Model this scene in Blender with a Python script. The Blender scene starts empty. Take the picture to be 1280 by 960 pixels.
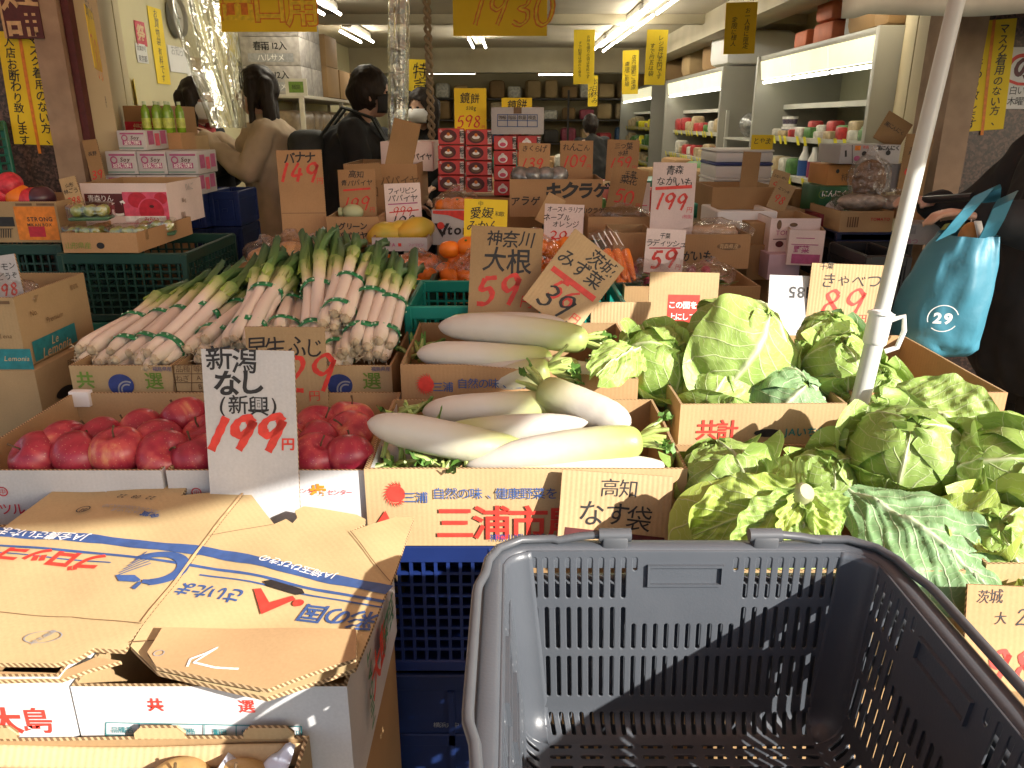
import bpy, bmesh, math, random
from mathutils import Vector as V, Matrix, Euler, noise
R = random.Random(7)
S = bpy.context.scene
COL = S.collection
rad = math.radians
# ------------------------------------------------------------------ camera, sky, sun, exposure
PITCH, FPX, CAMZ = 18.8, 967.0, 1.40
cd = bpy.data.cameras.new('camera'); cam = bpy.data.objects.new('camera', cd); COL.objects.link(cam)
cam.location = (0, 0, CAMZ); cam.rotation_euler = (rad(90 - PITCH), 0, 0)
cd.sensor_width = 36; cd.lens = 36 * FPX / 1280; cd.clip_start = 0.03; cd.clip_end = 500
S.camera = cam
SUN_AZ, SUN_EL = 50.0, 27.0          # degrees from straight behind the camera towards the right, above the horizon
w = bpy.data.worlds.new('World'); S.world = w; w.use_nodes = True
nt = w.node_tree; bg = nt.nodes['Background']
sky = nt.nodes.new('ShaderNodeTexSky'); sky.sky_type = 'NISHITA'; sky.sun_disc = False
sky.sun_elevation = rad(SUN_EL); sky.sun_rotation = rad(180 - SUN_AZ)
sky.air_density = 1.0; sky.dust_density = 1.5
nt.links.new(sky.outputs['Color'], bg.inputs['Color']); bg.inputs['Strength'].default_value = 0.105
sl = bpy.data.lights.new('sun', 'SUN'); sl.energy = 5.0; sl.angle = rad(0.53); sl.color = (1.0, 0.945, 0.87)
sun = bpy.data.objects.new('sun', sl); COL.objects.link(sun)
LDIR = V((math.cos(rad(SUN_EL)) * math.sin(rad(SUN_AZ)), -math.cos(rad(SUN_EL)) * math.cos(rad(SUN_AZ)), math.sin(rad(SUN_EL))))
sun.rotation_euler = LDIR.to_track_quat('Z', 'Y').to_euler(); sun.location = (6, -4, 8)
S.view_settings.view_transform = 'Standard'; S.view_settings.look = 'None'
S.view_settings.exposure = 1.18; S.view_settings.gamma = 1.0; S.view_settings.use_curve_mapping = False
S.cycles.max_bounces = 8; S.cycles.diffuse_bounces = 4; S.cycles.transparent_max_bounces = 16
S.cycles.sample_clamp_indirect = 6.0; S.cycles.caustics_reflective = False; S.cycles.caustics_refractive = False
# ------------------------------------------------------------------ pixel -> world (1280 x 960 photo)
_s, _c = math.sin(rad(PITCH)), math.cos(rad(PITCH))
def ray(px, py):
    dx, dy = (px - 640) / FPX, (480 - py) / FPX
    return V((dx, _c + dy * _s, -_s + dy * _c))
def atY(px, py, Y):
    d = ray(px, py); return V((0, 0, CAMZ)) + d * (Y / d.y)
def atZ(px, py, z):
    d = ray(px, py); return V((0, 0, CAMZ)) + d * ((z - CAMZ) / d.z)
# ------------------------------------------------------------------ materials
MATS = {}
def _nodes(name):
    m = bpy.data.materials.new(name); m.use_nodes = True
    return m, m.node_tree, m.node_tree.nodes['Principled BSDF']
def mat(name, c, rough=0.6, var=0.12, scale=6.0, bump=0.0, bscale=40.0, metal=0.0, spec=0.5, objvar=0.0, c2=None, emit=0, sss=0, trans=0.0, detail=4.0, stretch=None, coat=0.0):
    if name in MATS: return MATS[name]
    m, t, b = _nodes(name); N, L = t.nodes, t.links
    tc = N.new('ShaderNodeTexCoord'); vec = tc.outputs['Object']
    if stretch:
        mp = N.new('ShaderNodeMapping'); mp.inputs['Scale'].default_value = stretch; L.new(vec, mp.inputs['Vector']); vec = mp.outputs['Vector']
    if var > 0 or c2:
        nz = N.new('ShaderNodeTexNoise'); nz.inputs['Scale'].default_value = scale; nz.inputs['Detail'].default_value = detail; L.new(vec, nz.inputs['Vector'])
        mr = N.new('ShaderNodeMapRange'); mr.inputs['From Min'].default_value = 0.3; mr.inputs['From Max'].default_value = 0.7; L.new(nz.outputs['Fac'], mr.inputs['Value'])
        mx = N.new('ShaderNodeMix'); mx.data_type = 'RGBA'; L.new(mr.outputs['Result'], mx.inputs['Factor'])
        d = c2 or tuple(x * (1 - var) for x in c); e = c if c2 else tuple(min(1, x * (1 + var)) for x in c)
        mx.inputs['A'].default_value = (*d, 1); mx.inputs['B'].default_value = (*e, 1); col = mx.outputs['Result']
    else:
        rgb = N.new('ShaderNodeRGB'); rgb.outputs[0].default_value = (*c, 1); col = rgb.outputs[0]
    if objvar:
        oi = N.new('ShaderNodeObjectInfo'); mr2 = N.new('ShaderNodeMapRange'); mr2.inputs['To Min'].default_value = 1 - objvar; mr2.inputs['To Max'].default_value = 1 + objvar
        L.new(oi.outputs['Random'], mr2.inputs['Value']); h = N.new('ShaderNodeHueSaturation'); L.new(mr2.outputs['Result'], h.inputs['Value']); L.new(col, h.inputs['Color']); col = h.outputs['Color']
    L.new(col, b.inputs['Base Color'])
    b.inputs['Roughness'].default_value = rough; b.inputs['Metallic'].default_value = metal; b.inputs['Specular IOR Level'].default_value = spec
    if coat: b.inputs['Coat Weight'].default_value = coat; b.inputs['Coat Roughness'].default_value = 0.15
    if sss: b.inputs['Subsurface Weight'].default_value = sss; b.inputs['Subsurface Radius'].default_value = (0.02, 0.012, 0.006); b.inputs['Subsurface Scale'].default_value = 0.4
    if emit: L.new(col, b.inputs['Emission Color']); b.inputs['Emission Strength'].default_value = emit
    if trans: b.inputs['Transmission Weight'].default_value = trans
    if bump:
        n2 = N.new('ShaderNodeTexNoise'); n2.inputs['Scale'].default_value = bscale; n2.inputs['Detail'].default_value = 5; L.new(vec, n2.inputs['Vector'])
        bp = N.new('ShaderNodeBump'); bp.inputs['Strength'].default_value = bump; bp.inputs['Distance'].default_value = 0.004; L.new(n2.outputs['Fac'], bp.inputs['Height']); L.new(bp.outputs['Normal'], b.inputs['Normal'])
    MATS[name] = m; return m
def cardboard(name, c, flute=(1, 0, 0), strength=0.10):
    """paper over fluted board: fibre flecks, soft stains and faint flute lines"""
    if name in MATS: return MATS[name]
    m, t, b = _nodes(name); N, L = t.nodes, t.links
    tc = N.new('ShaderNodeTexCoord'); vec = tc.outputs['Object']
    n1 = N.new('ShaderNodeTexNoise'); n1.inputs['Scale'].default_value = 5; n1.inputs['Detail'].default_value = 6; L.new(vec, n1.inputs['Vector'])
    n2 = N.new('ShaderNodeTexNoise'); n2.inputs['Scale'].default_value = 260; n2.inputs['Detail'].default_value = 3; L.new(vec, n2.inputs['Vector'])
    add = N.new('ShaderNodeMath'); add.operation = 'MULTIPLY_ADD'; add.inputs[1].default_value = 0.35; L.new(n2.outputs['Fac'], add.inputs[0]); L.new(n1.outputs['Fac'], add.inputs[2])
    mr = N.new('ShaderNodeMapRange'); mr.inputs['From Min'].default_value = 0.4; mr.inputs['From Max'].default_value = 0.95; L.new(add.outputs[0], mr.inputs['Value'])
    mx = N.new('ShaderNodeMix'); mx.data_type = 'RGBA'; L.new(mr.outputs['Result'], mx.inputs['Factor'])
    mx.inputs['A'].default_value = (*[x * .80 for x in c], 1); mx.inputs['B'].default_value = (*[min(1, x * 1.12) for x in c], 1)
    oi = N.new('ShaderNodeObjectInfo'); mr2 = N.new('ShaderNodeMapRange'); mr2.inputs['To Min'].default_value = .84; mr2.inputs['To Max'].default_value = 1.1
    L.new(oi.outputs['Random'], mr2.inputs['Value']); h = N.new('ShaderNodeHueSaturation'); L.new(mr2.outputs['Result'], h.inputs['Value']); L.new(mx.outputs['Result'], h.inputs['Color'])
    L.new(h.outputs['Color'], b.inputs['Base Color']); b.inputs['Roughness'].default_value = 0.78; b.inputs['Specular IOR Level'].default_value = 0.25
    dp = N.new('ShaderNodeVectorMath'); dp.operation = 'DOT_PRODUCT'; dp.inputs[1].default_value = flute; L.new(vec, dp.inputs[0])
    mu = N.new('ShaderNodeMath'); mu.operation = 'MULTIPLY'; mu.inputs[1].default_value = 2 * math.pi / 0.0085; L.new(dp.outputs['Value'], mu.inputs[0])
    sn = N.new('ShaderNodeMath'); sn.operation = 'SINE'; L.new(mu.outputs[0], sn.inputs[0])
    mm = N.new('ShaderNodeMath'); mm.operation = 'MULTIPLY_ADD'; mm.inputs[1].default_value = 1.6; L.new(n1.outputs['Fac'], mm.inputs[0]); 
    m3 = N.new('ShaderNodeMath'); m3.operation = 'MULTIPLY'; m3.inputs[1].default_value = 0.30; L.new(sn.outputs[0], m3.inputs[0]); L.new(m3.outputs[0], mm.inputs[2])
    bp = N.new('ShaderNodeBump'); bp.inputs['Strength'].default_value = strength; bp.inputs['Distance'].default_value = 0.0022; L.new(mm.outputs[0], bp.inputs['Height']); L.new(bp.outputs['Normal'], b.inputs['Normal'])
    MATS[name] = m; return m
KR = (0.46, 0.325, 0.168)
kraft = cardboard('kraft_board', KR); kraft_v = cardboard('kraft_board_fine', (0.44, 0.29, 0.145), (0.7, 0.7, 0), .06)
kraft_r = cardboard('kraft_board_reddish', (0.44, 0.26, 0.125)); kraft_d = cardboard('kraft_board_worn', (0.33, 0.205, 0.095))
kraft_in = cardboard('kraft_board_inside', (0.40, 0.26, 0.125), (0.7, 0.7, 0), .1); kraft_h = cardboard('kraft_board_ribbed', (0.52, 0.36, 0.19), (1, 0, 0), .28)
white_b = cardboard('white_board', (0.50, 0.495, 0.49), (1, 0, 0), .05); white_in = cardboard('white_board_inside', (0.42, 0.28, 0.14), (0.7, 0.7, 0), .1)
tinted_white_b = cardboard('warm_tinted_white_board', (0.74, 0.62, 0.58), (1, 0, 0), .04); orange_b = cardboard('orange_board', (0.55, 0.26, 0.09), (1, 0, 0), .06)  # first one: white board with the canopy's pinkish light put into its colour
def _edge():
    m, t, b = _nodes('fluted_edge'); N, L = t.nodes, t.links
    tc = N.new('ShaderNodeTexCoord'); dp = N.new('ShaderNodeVectorMath'); dp.operation = 'DOT_PRODUCT'; dp.inputs[1].default_value = (1, 1, 0.9); L.new(tc.outputs['Object'], dp.inputs[0])
    mu = N.new('ShaderNodeMath'); mu.operation = 'MULTIPLY'; mu.inputs[1].default_value = 2 * math.pi / 0.0075; L.new(dp.outputs['Value'], mu.inputs[0])
    sn = N.new('ShaderNodeMath'); sn.operation = 'SINE'; L.new(mu.outputs[0], sn.inputs[0])
    mr = N.new('ShaderNodeMapRange'); mr.inputs['From Min'].default_value = -0.2; mr.inputs['From Max'].default_value = .6; L.new(sn.outputs[0], mr.inputs['Value'])
    mx = N.new('ShaderNodeMix'); mx.data_type = 'RGBA'; mx.inputs['A'].default_value = (.16, .095, .04, 1); mx.inputs['B'].default_value = (.52, .36, .19, 1)
    L.new(mr.outputs['Result'], mx.inputs['Factor']); L.new(mx.outputs['Result'], b.inputs['Base Color']); b.inputs['Roughness'].default_value = .9
    return m
edge_m = _edge()
ink = {k: mat('ink_' + k, c, .55, var=.18, scale=60) for k, c in dict(black=(.018, .016, .016), red=(.62, .045, .03), crimson=(.50, .02, .04), blue=(.04, .09, .25), navy=(.03, .05, .2), green=(.03, .20, .10),
       leaf=(.14, .24, .03), teal=(.02, .20, .22), orange=(.72, .22, .02), white=(.8, .79, .76), brown=(.16, .09, .04), pink=(.65, .09, .16), grey=(.3, .3, .3), yellow=(.8, .6, .03), maroon=(.09, .015, .015), palegold=(.6, .4, .2), plum=(.42, .09, .22)).items()}
yellow_p = mat('yellow_paper', (.82, .60, .025), .75, .06); white_p = mat('white_paper', (.76, .75, .72), .8, .05)
green_cr = mat('green_crate_plastic', (.014, .15, .10), .42, .15, bump=.05); dgreen_cr = mat('dark_green_crate_plastic', (.008, .045, .03), .45, .15, bump=.05)
turq_cr = mat('turquoise_crate_plastic', (.01, .26, .2), .4, .12, bump=.04); blue_cr = mat('blue_crate_plastic', (.008, .022, .11), .4, .2, bump=.06)
navy_cr = mat('navy_crate_plastic', (.007, .018, .075), .45, .25, bump=.08); black_pl = mat('black_plastic', (.015, .015, .017), .45, .2)
steel = mat('painted_steel', (.62, .61, .58), .4, .06); foam_m = mat('white_foam', (.78, .78, .76), .85, .03, bump=.15, bscale=220)
def clear(name, c=(1, 1, 1), gloss=.35, rough=.06, bump=1.0, bs=22):
    """thin clear film: mostly see-through with crumpled highlights"""
    if name in MATS: return MATS[name]
    m = bpy.data.materials.new(name); m.use_nodes = True; t = m.node_tree; N, L = t.nodes, t.links
    N.remove(N['Principled BSDF']); out = N['Material Output']
    tr = N.new('ShaderNodeBsdfTransparent'); tr.inputs['Color'].default_value = (*c, 1); gl = N.new('ShaderNodeBsdfGlossy'); gl.inputs['Roughness'].default_value = rough; gl.inputs['Color'].default_value = (.95, .95, .95, 1)
    tc = N.new('ShaderNodeTexCoord'); nz = N.new('ShaderNodeTexNoise'); nz.inputs['Scale'].default_value = bs; nz.inputs['Detail'].default_value = 3; nz.inputs['Distortion'].default_value = .6; L.new(tc.outputs['Object'], nz.inputs['Vector'])
    bp = N.new('ShaderNodeBump'); bp.inputs['Strength'].default_value = bump; bp.inputs['Distance'].default_value = .03; L.new(nz.outputs['Fac'], bp.inputs['Height']); L.new(bp.outputs['Normal'], gl.inputs['Normal'])
    lw = N.new('ShaderNodeLayerWeight'); lw.inputs['Blend'].default_value = .35; L.new(bp.outputs['Normal'], lw.inputs['Normal'])
    mr = N.new('ShaderNodeMapRange'); mr.inputs['To Min'].default_value = gloss * .35; mr.inputs['To Max'].default_value = min(1, gloss * 2); L.new(lw.outputs['Fresnel'], mr.inputs['Value'])
    mx = N.new('ShaderNodeMixShader'); L.new(mr.outputs['Result'], mx.inputs['Fac']); L.new(tr.outputs[0], mx.inputs[1]); L.new(gl.outputs[0], mx.inputs[2]); L.new(mx.outputs[0], out.inputs['Surface'])
    MATS[name] = m; return m
film = clear('clear_film', (.97, .97, .97), .28); film_p = clear('clear_pack', (.95, .96, .95), .22, .05, .4, 12)
# ------------------------------------------------------------------ mesh builder
class MB:
    def __init__(s): s.v = []; s.f = []; s.m = []; s.M = None; s.vc = []
    def add(s, vs, fs, m=0):
        n = len(s.v)
        if s.M is not None: vs = [s.M @ V(p) for p in vs]
        s.v += [tuple(p) for p in vs]; s.f += [tuple(i + n for i in f) for f in fs]; s.m += [m] * len(fs)
    def box(s, x0, x1, y0, y1, z0, z1, m=0):
        s.add([(x0, y0, z0), (x1, y0, z0), (x1, y1, z0), (x0, y1, z0), (x0, y0, z1), (x1, y0, z1), (x1, y1, z1), (x0, y1, z1)],
              [(0, 3, 2, 1), (4, 5, 6, 7), (0, 1, 5, 4), (1, 2, 6, 5), (2, 3, 7, 6), (3, 0, 4, 7)], m)
    def bbox(s, x0, x1, y0, y1, z0, z1, b=.004, seg=2, m=0):
        bm = bmesh.new(); bmesh.ops.create_cube(bm, size=1)
        for q in bm.verts: q.co = V((x0 + (q.co.x + .5) * (x1 - x0), y0 + (q.co.y + .5) * (y1 - y0), z0 + (q.co.z + .5) * (z1 - z0)))
        bmesh.ops.bevel(bm, geom=bm.edges[:], offset=b, segments=seg, profile=.5, affect='EDGES')
        bm.verts.index_update(); s.add([q.co.copy() for q in bm.verts], [[q.index for q in f.verts] for f in bm.faces], m); bm.free()
    def grid(s, fn, nu, nv, m=0, wrap=False, cf=None):
        if cf:
            s.vc += [(0, 0, 0, 1)] * (len(s.v) - len(s.vc)); s.vc += [(*cf(i / nu, j / nv), 1) for j in range(nv + 1) for i in range(nu + (0 if wrap else 1))]
        vs = [fn(i / nu, j / nv) for j in range(nv + 1) for i in range(nu + (0 if wrap else 1))]
        W = nu if wrap else nu + 1
        fs = [(j * W + i, j * W + (i + 1) % W, (j + 1) * W + (i + 1) % W, (j + 1) * W + i) for j in range(nv) for i in range(nu)]
        s.add(vs, fs, m)
    def tube(s, pts, r, n=10, m=0, cap=True, flat=1.0):
        pts = [V(p) for p in pts]; k = len(pts); rs = r if isinstance(r, (list, tuple)) else [r] * k
        vs = []; up = None
        for i, p in enumerate(pts):
            t = (pts[min(i + 1, k - 1)] - pts[max(i - 1, 0)]).normalized()
            if up is None:
                up = V((0, 0, 1)) if abs(t.z) < .9 else V((1, 0, 0))
            a = t.cross(up); a = a.normalized() if a.length > 1e-6 else V((1, 0, 0)); up = a.cross(t).normalized()
            vs += [p + (a * math.cos(2 * math.pi * q / n) + up * (flat * math.sin(2 * math.pi * q / n))) * rs[i] for q in range(n)]
        fs = [(i * n + q, i * n + (q + 1) % n, (i + 1) * n + (q + 1) % n, (i + 1) * n + q) for i in range(k - 1) for q in range(n)]
        if cap: fs += [tuple(range(n - 1, -1, -1)), tuple((k - 1) * n + q for q in range(n))]
        s.add(vs, fs, m)
    def lathe(s, prof, n=20, m=0, c=(0, 0, 0)):
        vs = [(c[0] + r * math.cos(2 * math.pi * q / n), c[1] + r * math.sin(2 * math.pi * q / n), c[2] + z) for r, z in prof for q in range(n)]
        fs = [(i * n + q, i * n + (q + 1) % n, (i + 1) * n + (q + 1) % n, (i + 1) * n + q) for i in range(len(prof) - 1) for q in range(n)]
        if prof[0][0] > 1e-5: fs.append(tuple(range(n - 1, -1, -1)))
        if prof[-1][0] > 1e-5: fs.append(tuple((len(prof) - 1) * n + q for q in range(n)))
        s.add(vs, fs, m)
    def ball(s, c, r, nu=16, nv=10, m=0, sc=(1, 1, 1)):
        s.grid(lambda u, v: (c[0] + r * sc[0] * math.sin(math.pi * v) * math.cos(2 * math.pi * u), c[1] + r * sc[1] * math.sin(math.pi * v) * math.sin(2 * math.pi * u), c[2] - r * sc[2] * math.cos(math.pi * v)), nu, nv, m, True)
    def prism(s, poly, fn, t, m=0, side=None):
        """polygon (2d list) lifted by fn(x,y,off) on both sides of a sheet of thickness t"""
        bm = bmesh.new(); vs = [bm.verts.new((x, y, 0)) for x, y in poly]; f = bm.faces.new(vs)
        if f.normal.z < 0: f.normal_flip()
        bmesh.ops.triangulate(bm, faces=bm.faces[:]); bm.verts.index_update()
        P = [tuple(q.co) for q in bm.verts]; T = [[q.index for q in fc.verts] for fc in bm.faces]
        n = len(P); s.add([fn(p[0], p[1], t / 2) for p in P], T, m); s.add([fn(p[0], p[1], -t / 2) for p in P], [t_[::-1] for t_ in T], m)
        q = len(poly); vs = [fn(x, y, t / 2) for x, y in poly] + [fn(x, y, -t / 2) for x, y in poly]
        s.add(vs, [(i, (i + 1) % q, q + (i + 1) % q, q + i) for i in range(q)], m if side is None else side); bm.free()
    def mesh(s, name, mats, smooth=True, angle=40, merge=True, off=None):
        me = bpy.data.meshes.new(name)
        vs = s.v if off is None else [(p[0] - off[0], p[1] - off[1], p[2] - off[2]) for p in s.v]
        me.from_pydata(vs, [], s.f)
        for x in mats: me.materials.append(x)
        me.polygons.foreach_set('material_index', s.m)
        if s.vc:
            s.vc += [(0, 0, 0, 1)] * (len(s.v) - len(s.vc)); at = me.attributes.new('grad', 'FLOAT_COLOR', 'POINT'); at.data.foreach_set('color', [x for c in s.vc for x in c])
        if merge:
            bm = bmesh.new(); bm.from_mesh(me); bmesh.ops.remove_doubles(bm, verts=bm.verts, dist=1e-5); bmesh.ops.recalc_face_normals(bm, faces=bm.faces); bm.to_mesh(me); bm.free()
        if smooth:
            me.polygons.foreach_set('use_smooth', [True] * len(me.polygons))
            if angle < 179:
                try: me.set_sharp_from_angle(angle=rad(angle))
                except Exception: pass
        me.update(); return me
def link(name, data, parent=None, loc=None):
    o = bpy.data.objects.new(name, data); COL.objects.link(o)
    if parent: o.parent = parent
    if loc is not None: o.location = loc
    return o
def obj(name, mb, mats, parent=None, loc=None, smooth=True, angle=40, merge=True, off=None):
    if not isinstance(mats, (list, tuple)): mats = [mats]
    return link(name, mb.mesh(name, mats, smooth, angle, merge, off), parent, loc)
def tag(o, label, cat, group=None, kind=None):
    if label: o['label'] = label
    if cat: o['category'] = cat
    if group: o['group'] = group
    if kind: o['kind'] = kind
    return o
def thing(name, label, cat, loc=(0, 0, 0), rz=0, group=None):
    o = bpy.data.objects.new(name, None); COL.objects.link(o); o.location = loc; o.rotation_euler = (0, 0, rz); o.empty_display_size = .05
    return tag(o, label, cat, group)
def structure(name, mb, mats, kind='structure', **k):
    o = obj(name, mb, mats, **k); o['kind'] = kind; return o
def dup(root, loc=None, rot=None, label=None, group=None, scale=None):
    r = root.copy(); COL.objects.link(r)
    for ch in root.children:
        c = ch.copy(); COL.objects.link(c); c.parent = r
        for g in ch.children:
            d = g.copy(); COL.objects.link(d); d.parent = c
    if loc is not None: r.location = loc
    if rot is not None: r.rotation_euler = rot
    if scale is not None: r.scale = scale
    if label: r['label'] = label
    if group: r['group'] = group
    return r
def nth(i, n, a='left', b='right'):
    W = ['', 'second', 'third', 'fourth', 'fifth', 'sixth', 'seventh', 'eighth', 'ninth', 'tenth', 'eleventh', 'twelfth']
    if n == 1: return 'only one'
    if i == 0: return a + 'most' if a in ('left', 'right') else a + ' one'
    if i == n - 1: return b + 'most' if b in ('left', 'right') else b + ' one'
    if n == 3: return 'middle one'
    return W[i] + ' from the ' + a
# ------------------------------------------------------------------ lettering
_GL = {}
def glyph(ch, wt=0.0):
    k = (ch, wt)
    if k in _GL: return _GL[k]
    c = bpy.data.curves.new('g', 'FONT'); c.body = ch; c.size = 1; c.offset = wt; c.resolution_u = 3; c.fill_mode = 'FRONT'
    o = bpy.data.objects.new('g', c); COL.objects.link(o)
    me = bpy.data.meshes.new_from_object(o.evaluated_get(bpy.context.evaluated_depsgraph_get()))
    P = [(p.co.x, p.co.y) for p in me.vertices]; F = [tuple(p.vertices) for p in me.polygons]
    bpy.data.objects.remove(o); bpy.data.curves.remove(c); bpy.data.meshes.remove(me)
    if P:
        x0 = min(p[0] for p in P); x1 = max(p[0] for p in P)
    else: x0 = x1 = 0
    full = ord(ch) > 0x2000
    if full:
        cy = .36; adv = 1.0; P = [(x - (x0 + x1) / 2 if ord(ch) > 0x3000 else x - .5, y - cy) for x, y in P]
        s = 1.08
        P = [(x * s, y * s) for x, y in P]
    else:
        adv = (x1 - x0) * 1.05 + .09 if P else .35; P = [(x - (x0 + x1) / 2, y - .34) for x, y in P]
    _GL[k] = (P, F, adv); return _GL[k]
def layout(text, size, wt=0.0, hand=0.0, vertical=False, width=None, shear=0.0, rng=R, aspect=1.0):
    """-> list of (verts2d, faces), centred on the origin"""
    gl = [glyph(ch, wt) for ch in text]; tot = sum(g[2] for g in gl) if not vertical else len(gl)
    if width and not vertical: size = width / tot
    out = []; pos = 0
    for g in gl:
        a = g[2] if not vertical else 1.0
        cx, cy = (pos + a / 2 - tot / 2, 0) if not vertical else (0, -(pos + .5 - tot / 2)); pos += a
        th = rng.uniform(-1, 1) * .12 * hand; sc = 1 + rng.uniform(-1, 1) * .13 * hand; jx, jy = rng.uniform(-1, 1) * .05 * hand, rng.uniform(-1, 1) * .07 * hand; ssy = 1 + rng.uniform(-1, 1) * .1 * hand
        ct, st = math.cos(th), math.sin(th); vs = []
        for x, y in g[0]:
            x, y = x * sc, y * sc * ssy; x += y * (shear + .12 * hand)
            if hand:
                x += .016 * hand * math.sin(9 * y + pos * 3); y += .02 * hand * math.sin(8 * x + pos)
            vs.append(((x * ct - y * st + cx + jx) * size * aspect, (x * st + y * ct + cy + jy) * size))
        out.append((vs, g[1]))
    return out
DIG = {'0': [[(.34, .98), (.12, .85), (.02, .5), (.1, .12), (.3, .0), (.5, .14), (.58, .5), (.5, .86), (.3, .99), (.2, .93)]],
 '1': [[(.42, 1.0), (.3, .5), (.2, 0)]], '2': [[(.05, .75), (.2, .95), (.45, .95), (.52, .72), (.35, .42), (.05, .04), (.3, .06), (.58, .05)]],
 '3': [[(.08, .86), (.3, .99), (.52, .86), (.45, .62), (.22, .52), (.5, .42), (.52, .16), (.3, .0), (.04, .1)]],
 '4': [[(.34, 1.0), (.04, .36), (.6, .4)], [(.44, .72), (.34, 0)]], '5': [[(.2, .95), (.1, .56), (.38, .6), (.52, .36), (.38, .06), (.05, .04)], [(.2, .95), (.58, .99)]],
 '6': [[(.46, 1), (.18, .66), (.06, .26), (.26, 0), (.5, .16), (.46, .42), (.22, .46), (.09, .28)]], '7': [[(.04, .72), (.1, .95), (.56, .95), (.4, .5), (.28, 0)]],
 '8': [[(.5, .84), (.3, .98), (.1, .82), (.24, .58), (.5, .3), (.36, .02), (.08, .12), (.14, .42), (.42, .62), (.52, .82)]],
 '9': [[(.52, .82), (.34, .98), (.1, .84), (.06, .6), (.26, .48), (.48, .66), (.54, .88), (.46, .5), (.3, 0)]]}
def spline(p, k=6):
    if len(p) < 3: return [V((*p[0], 0)).lerp(V((*p[1], 0)), i / k) for i in range(k + 1)]
    q = [V((*a, 0)) for a in p]; q = [q[0] * 2 - q[1]] + q + [q[-1] * 2 - q[-2]]; out = []
    for i in range(1, len(q) - 2):
        for j in range(k):
            t = j / k; a, b, c, d = q[i - 1], q[i], q[i + 1], q[i + 2]
            out.append(.5 * ((2 * b) + (c - a) * t + (2 * a - 5 * b + 4 * c - d) * t * t + (3 * b - a - 3 * c + d) * t ** 3))
    return out + [V((*p[-1], 0))]
def brush(pts, wd, nib=.5, ang=35):
    """flat marker stroke -> (verts2d, faces)"""
    n = len(pts); vs = []; na = V((math.cos(rad(ang)), math.sin(rad(ang)), 0))
    for i, p in enumerate(pts):
        t = (pts[min(i + 1, n - 1)] - pts[max(i - 1, 0)]); t = t.normalized() if t.length > 0 else V((1, 0, 0)); nn = V((-t.y, t.x, 0))
        k = abs(nn.dot(na)); h = wd * .5 * (nib + (1 - nib) * k) * (1 + .10 * math.sin(i * 1.7))
        vs += [(p.x + nn.x * h, p.y + nn.y * h), (p.x - nn.x * h, p.y - nn.y * h)]
    return vs, [(2 * i, 2 * i + 1, 2 * i + 3, 2 * i + 2) for i in range(n - 1)]
def digits(text, h, wd=.16, slant=.12, gap=.16, rng=R):
    out = []; x = 0; W = []
    for ch in text:
        W.append((x, ch)); x += (.5 if ch == '1' else .62) + gap
    tot = x - gap
    for x0, ch in W:
        jy = rng.uniform(-.04, .04); sc = rng.uniform(.93, 1.06)
        for st in DIG.get(ch, []):
            pts = [V(((p.x * sc + x0 + (p.y - .5) * slant - tot / 2) * h, (p.y * sc - .5 + jy) * h, 0)) for p in spline([(a + rng.uniform(-.015, .015), b + rng.uniform(-.015, .015)) for a, b in st])]
            out.append(brush(pts, wd * h))
    return out
_zc = [0]
class Ink:
    """lettering of one colour on one plane: place(u,v)->world, collects glyph polygons"""
    def __init__(s): s.mb = MB()
    def put(s, parts, fn, z0):
        for i, (vs, fs) in enumerate(parts):
            _zc[0] = (_zc[0] + 1) % 5; z = z0 + .00001 * _zc[0]
            s.mb.add([fn(x, y, z) for x, y in vs], fs)
def rect2(x0, x1, y0, y1): return ([(x0, y0), (x1, y0), (x1, y1), (x0, y1)], [(0, 1, 2, 3)])
def ring2(cx, cy, r0, r1, n=28, a0=0, a1=360, sx=1, sy=1):
    vs = []
    for i in range(n + 1):
        a = rad(a0 + (a1 - a0) * i / n); vs += [(cx + r0 * sx * math.cos(a), cy + r0 * sy * math.sin(a)), (cx + r1 * sx * math.cos(a), cy + r1 * sy * math.sin(a))]
    return vs, [(2 * i, 2 * i + 1, 2 * i + 3, 2 * i + 2) for i in range(n)]
def disc2(cx, cy, r, n=28, sx=1, sy=1): return [(cx + r * sx * math.cos(2 * math.pi * i / n), cy + r * sy * math.sin(2 * math.pi * i / n)) for i in range(n)], [tuple(range(n))]
def poly2(p): return list(p), [tuple(range(len(p)))]
def write(parent, fn, specs, off=None, name='lettering'):
    """specs: list of (kind, colour, args...) drawn through fn(u,v,z); one child mesh per colour"""
    inks = {}
    for k_, sp in enumerate(specs):
        kind, colr = sp[0], sp[1]; I = inks.setdefault(colr, Ink()); a = sp[2:]
        if kind == 't':      # text cx cy size [opts]
            o = a[4] if len(a) > 4 else {}
            o = dict(o); dx, dy, txt, size = a[0], a[1], a[2], a[3]; rot = rad(o.pop('rot', 0)); ct, st = math.cos(rot), math.sin(rot)
            P = layout(txt, size, **o)
        elif kind == 'd':    # marker digits
            o = dict(a[4]) if len(a) > 4 else {}
            dx, dy, txt, size = a[0], a[1], a[2], a[3]; rot = rad(o.pop('rot', 0)); ct, st = math.cos(rot), math.sin(rot); P = digits(txt, size, **o)
        elif kind == 'p':    # raw part
            dx = dy = 0; ct, st = 1, 0; P = [a[0]]
        elif kind == 'l':    # line through points with width
            dx = dy = 0; ct, st = 1, 0; P = [brush([V((*q, 0)) for q in a[0]], a[1], 1.0)]
        I.put([([(x * ct - y * st + dx, x * st + y * ct + dy) for x, y in vs], fs) for vs, fs in P], fn, .0006 + .00009 * min(k_, 24))
    for c, I in inks.items():
        obj(name, I.mb, ink[c], parent, smooth=False, merge=False, off=off)
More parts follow.
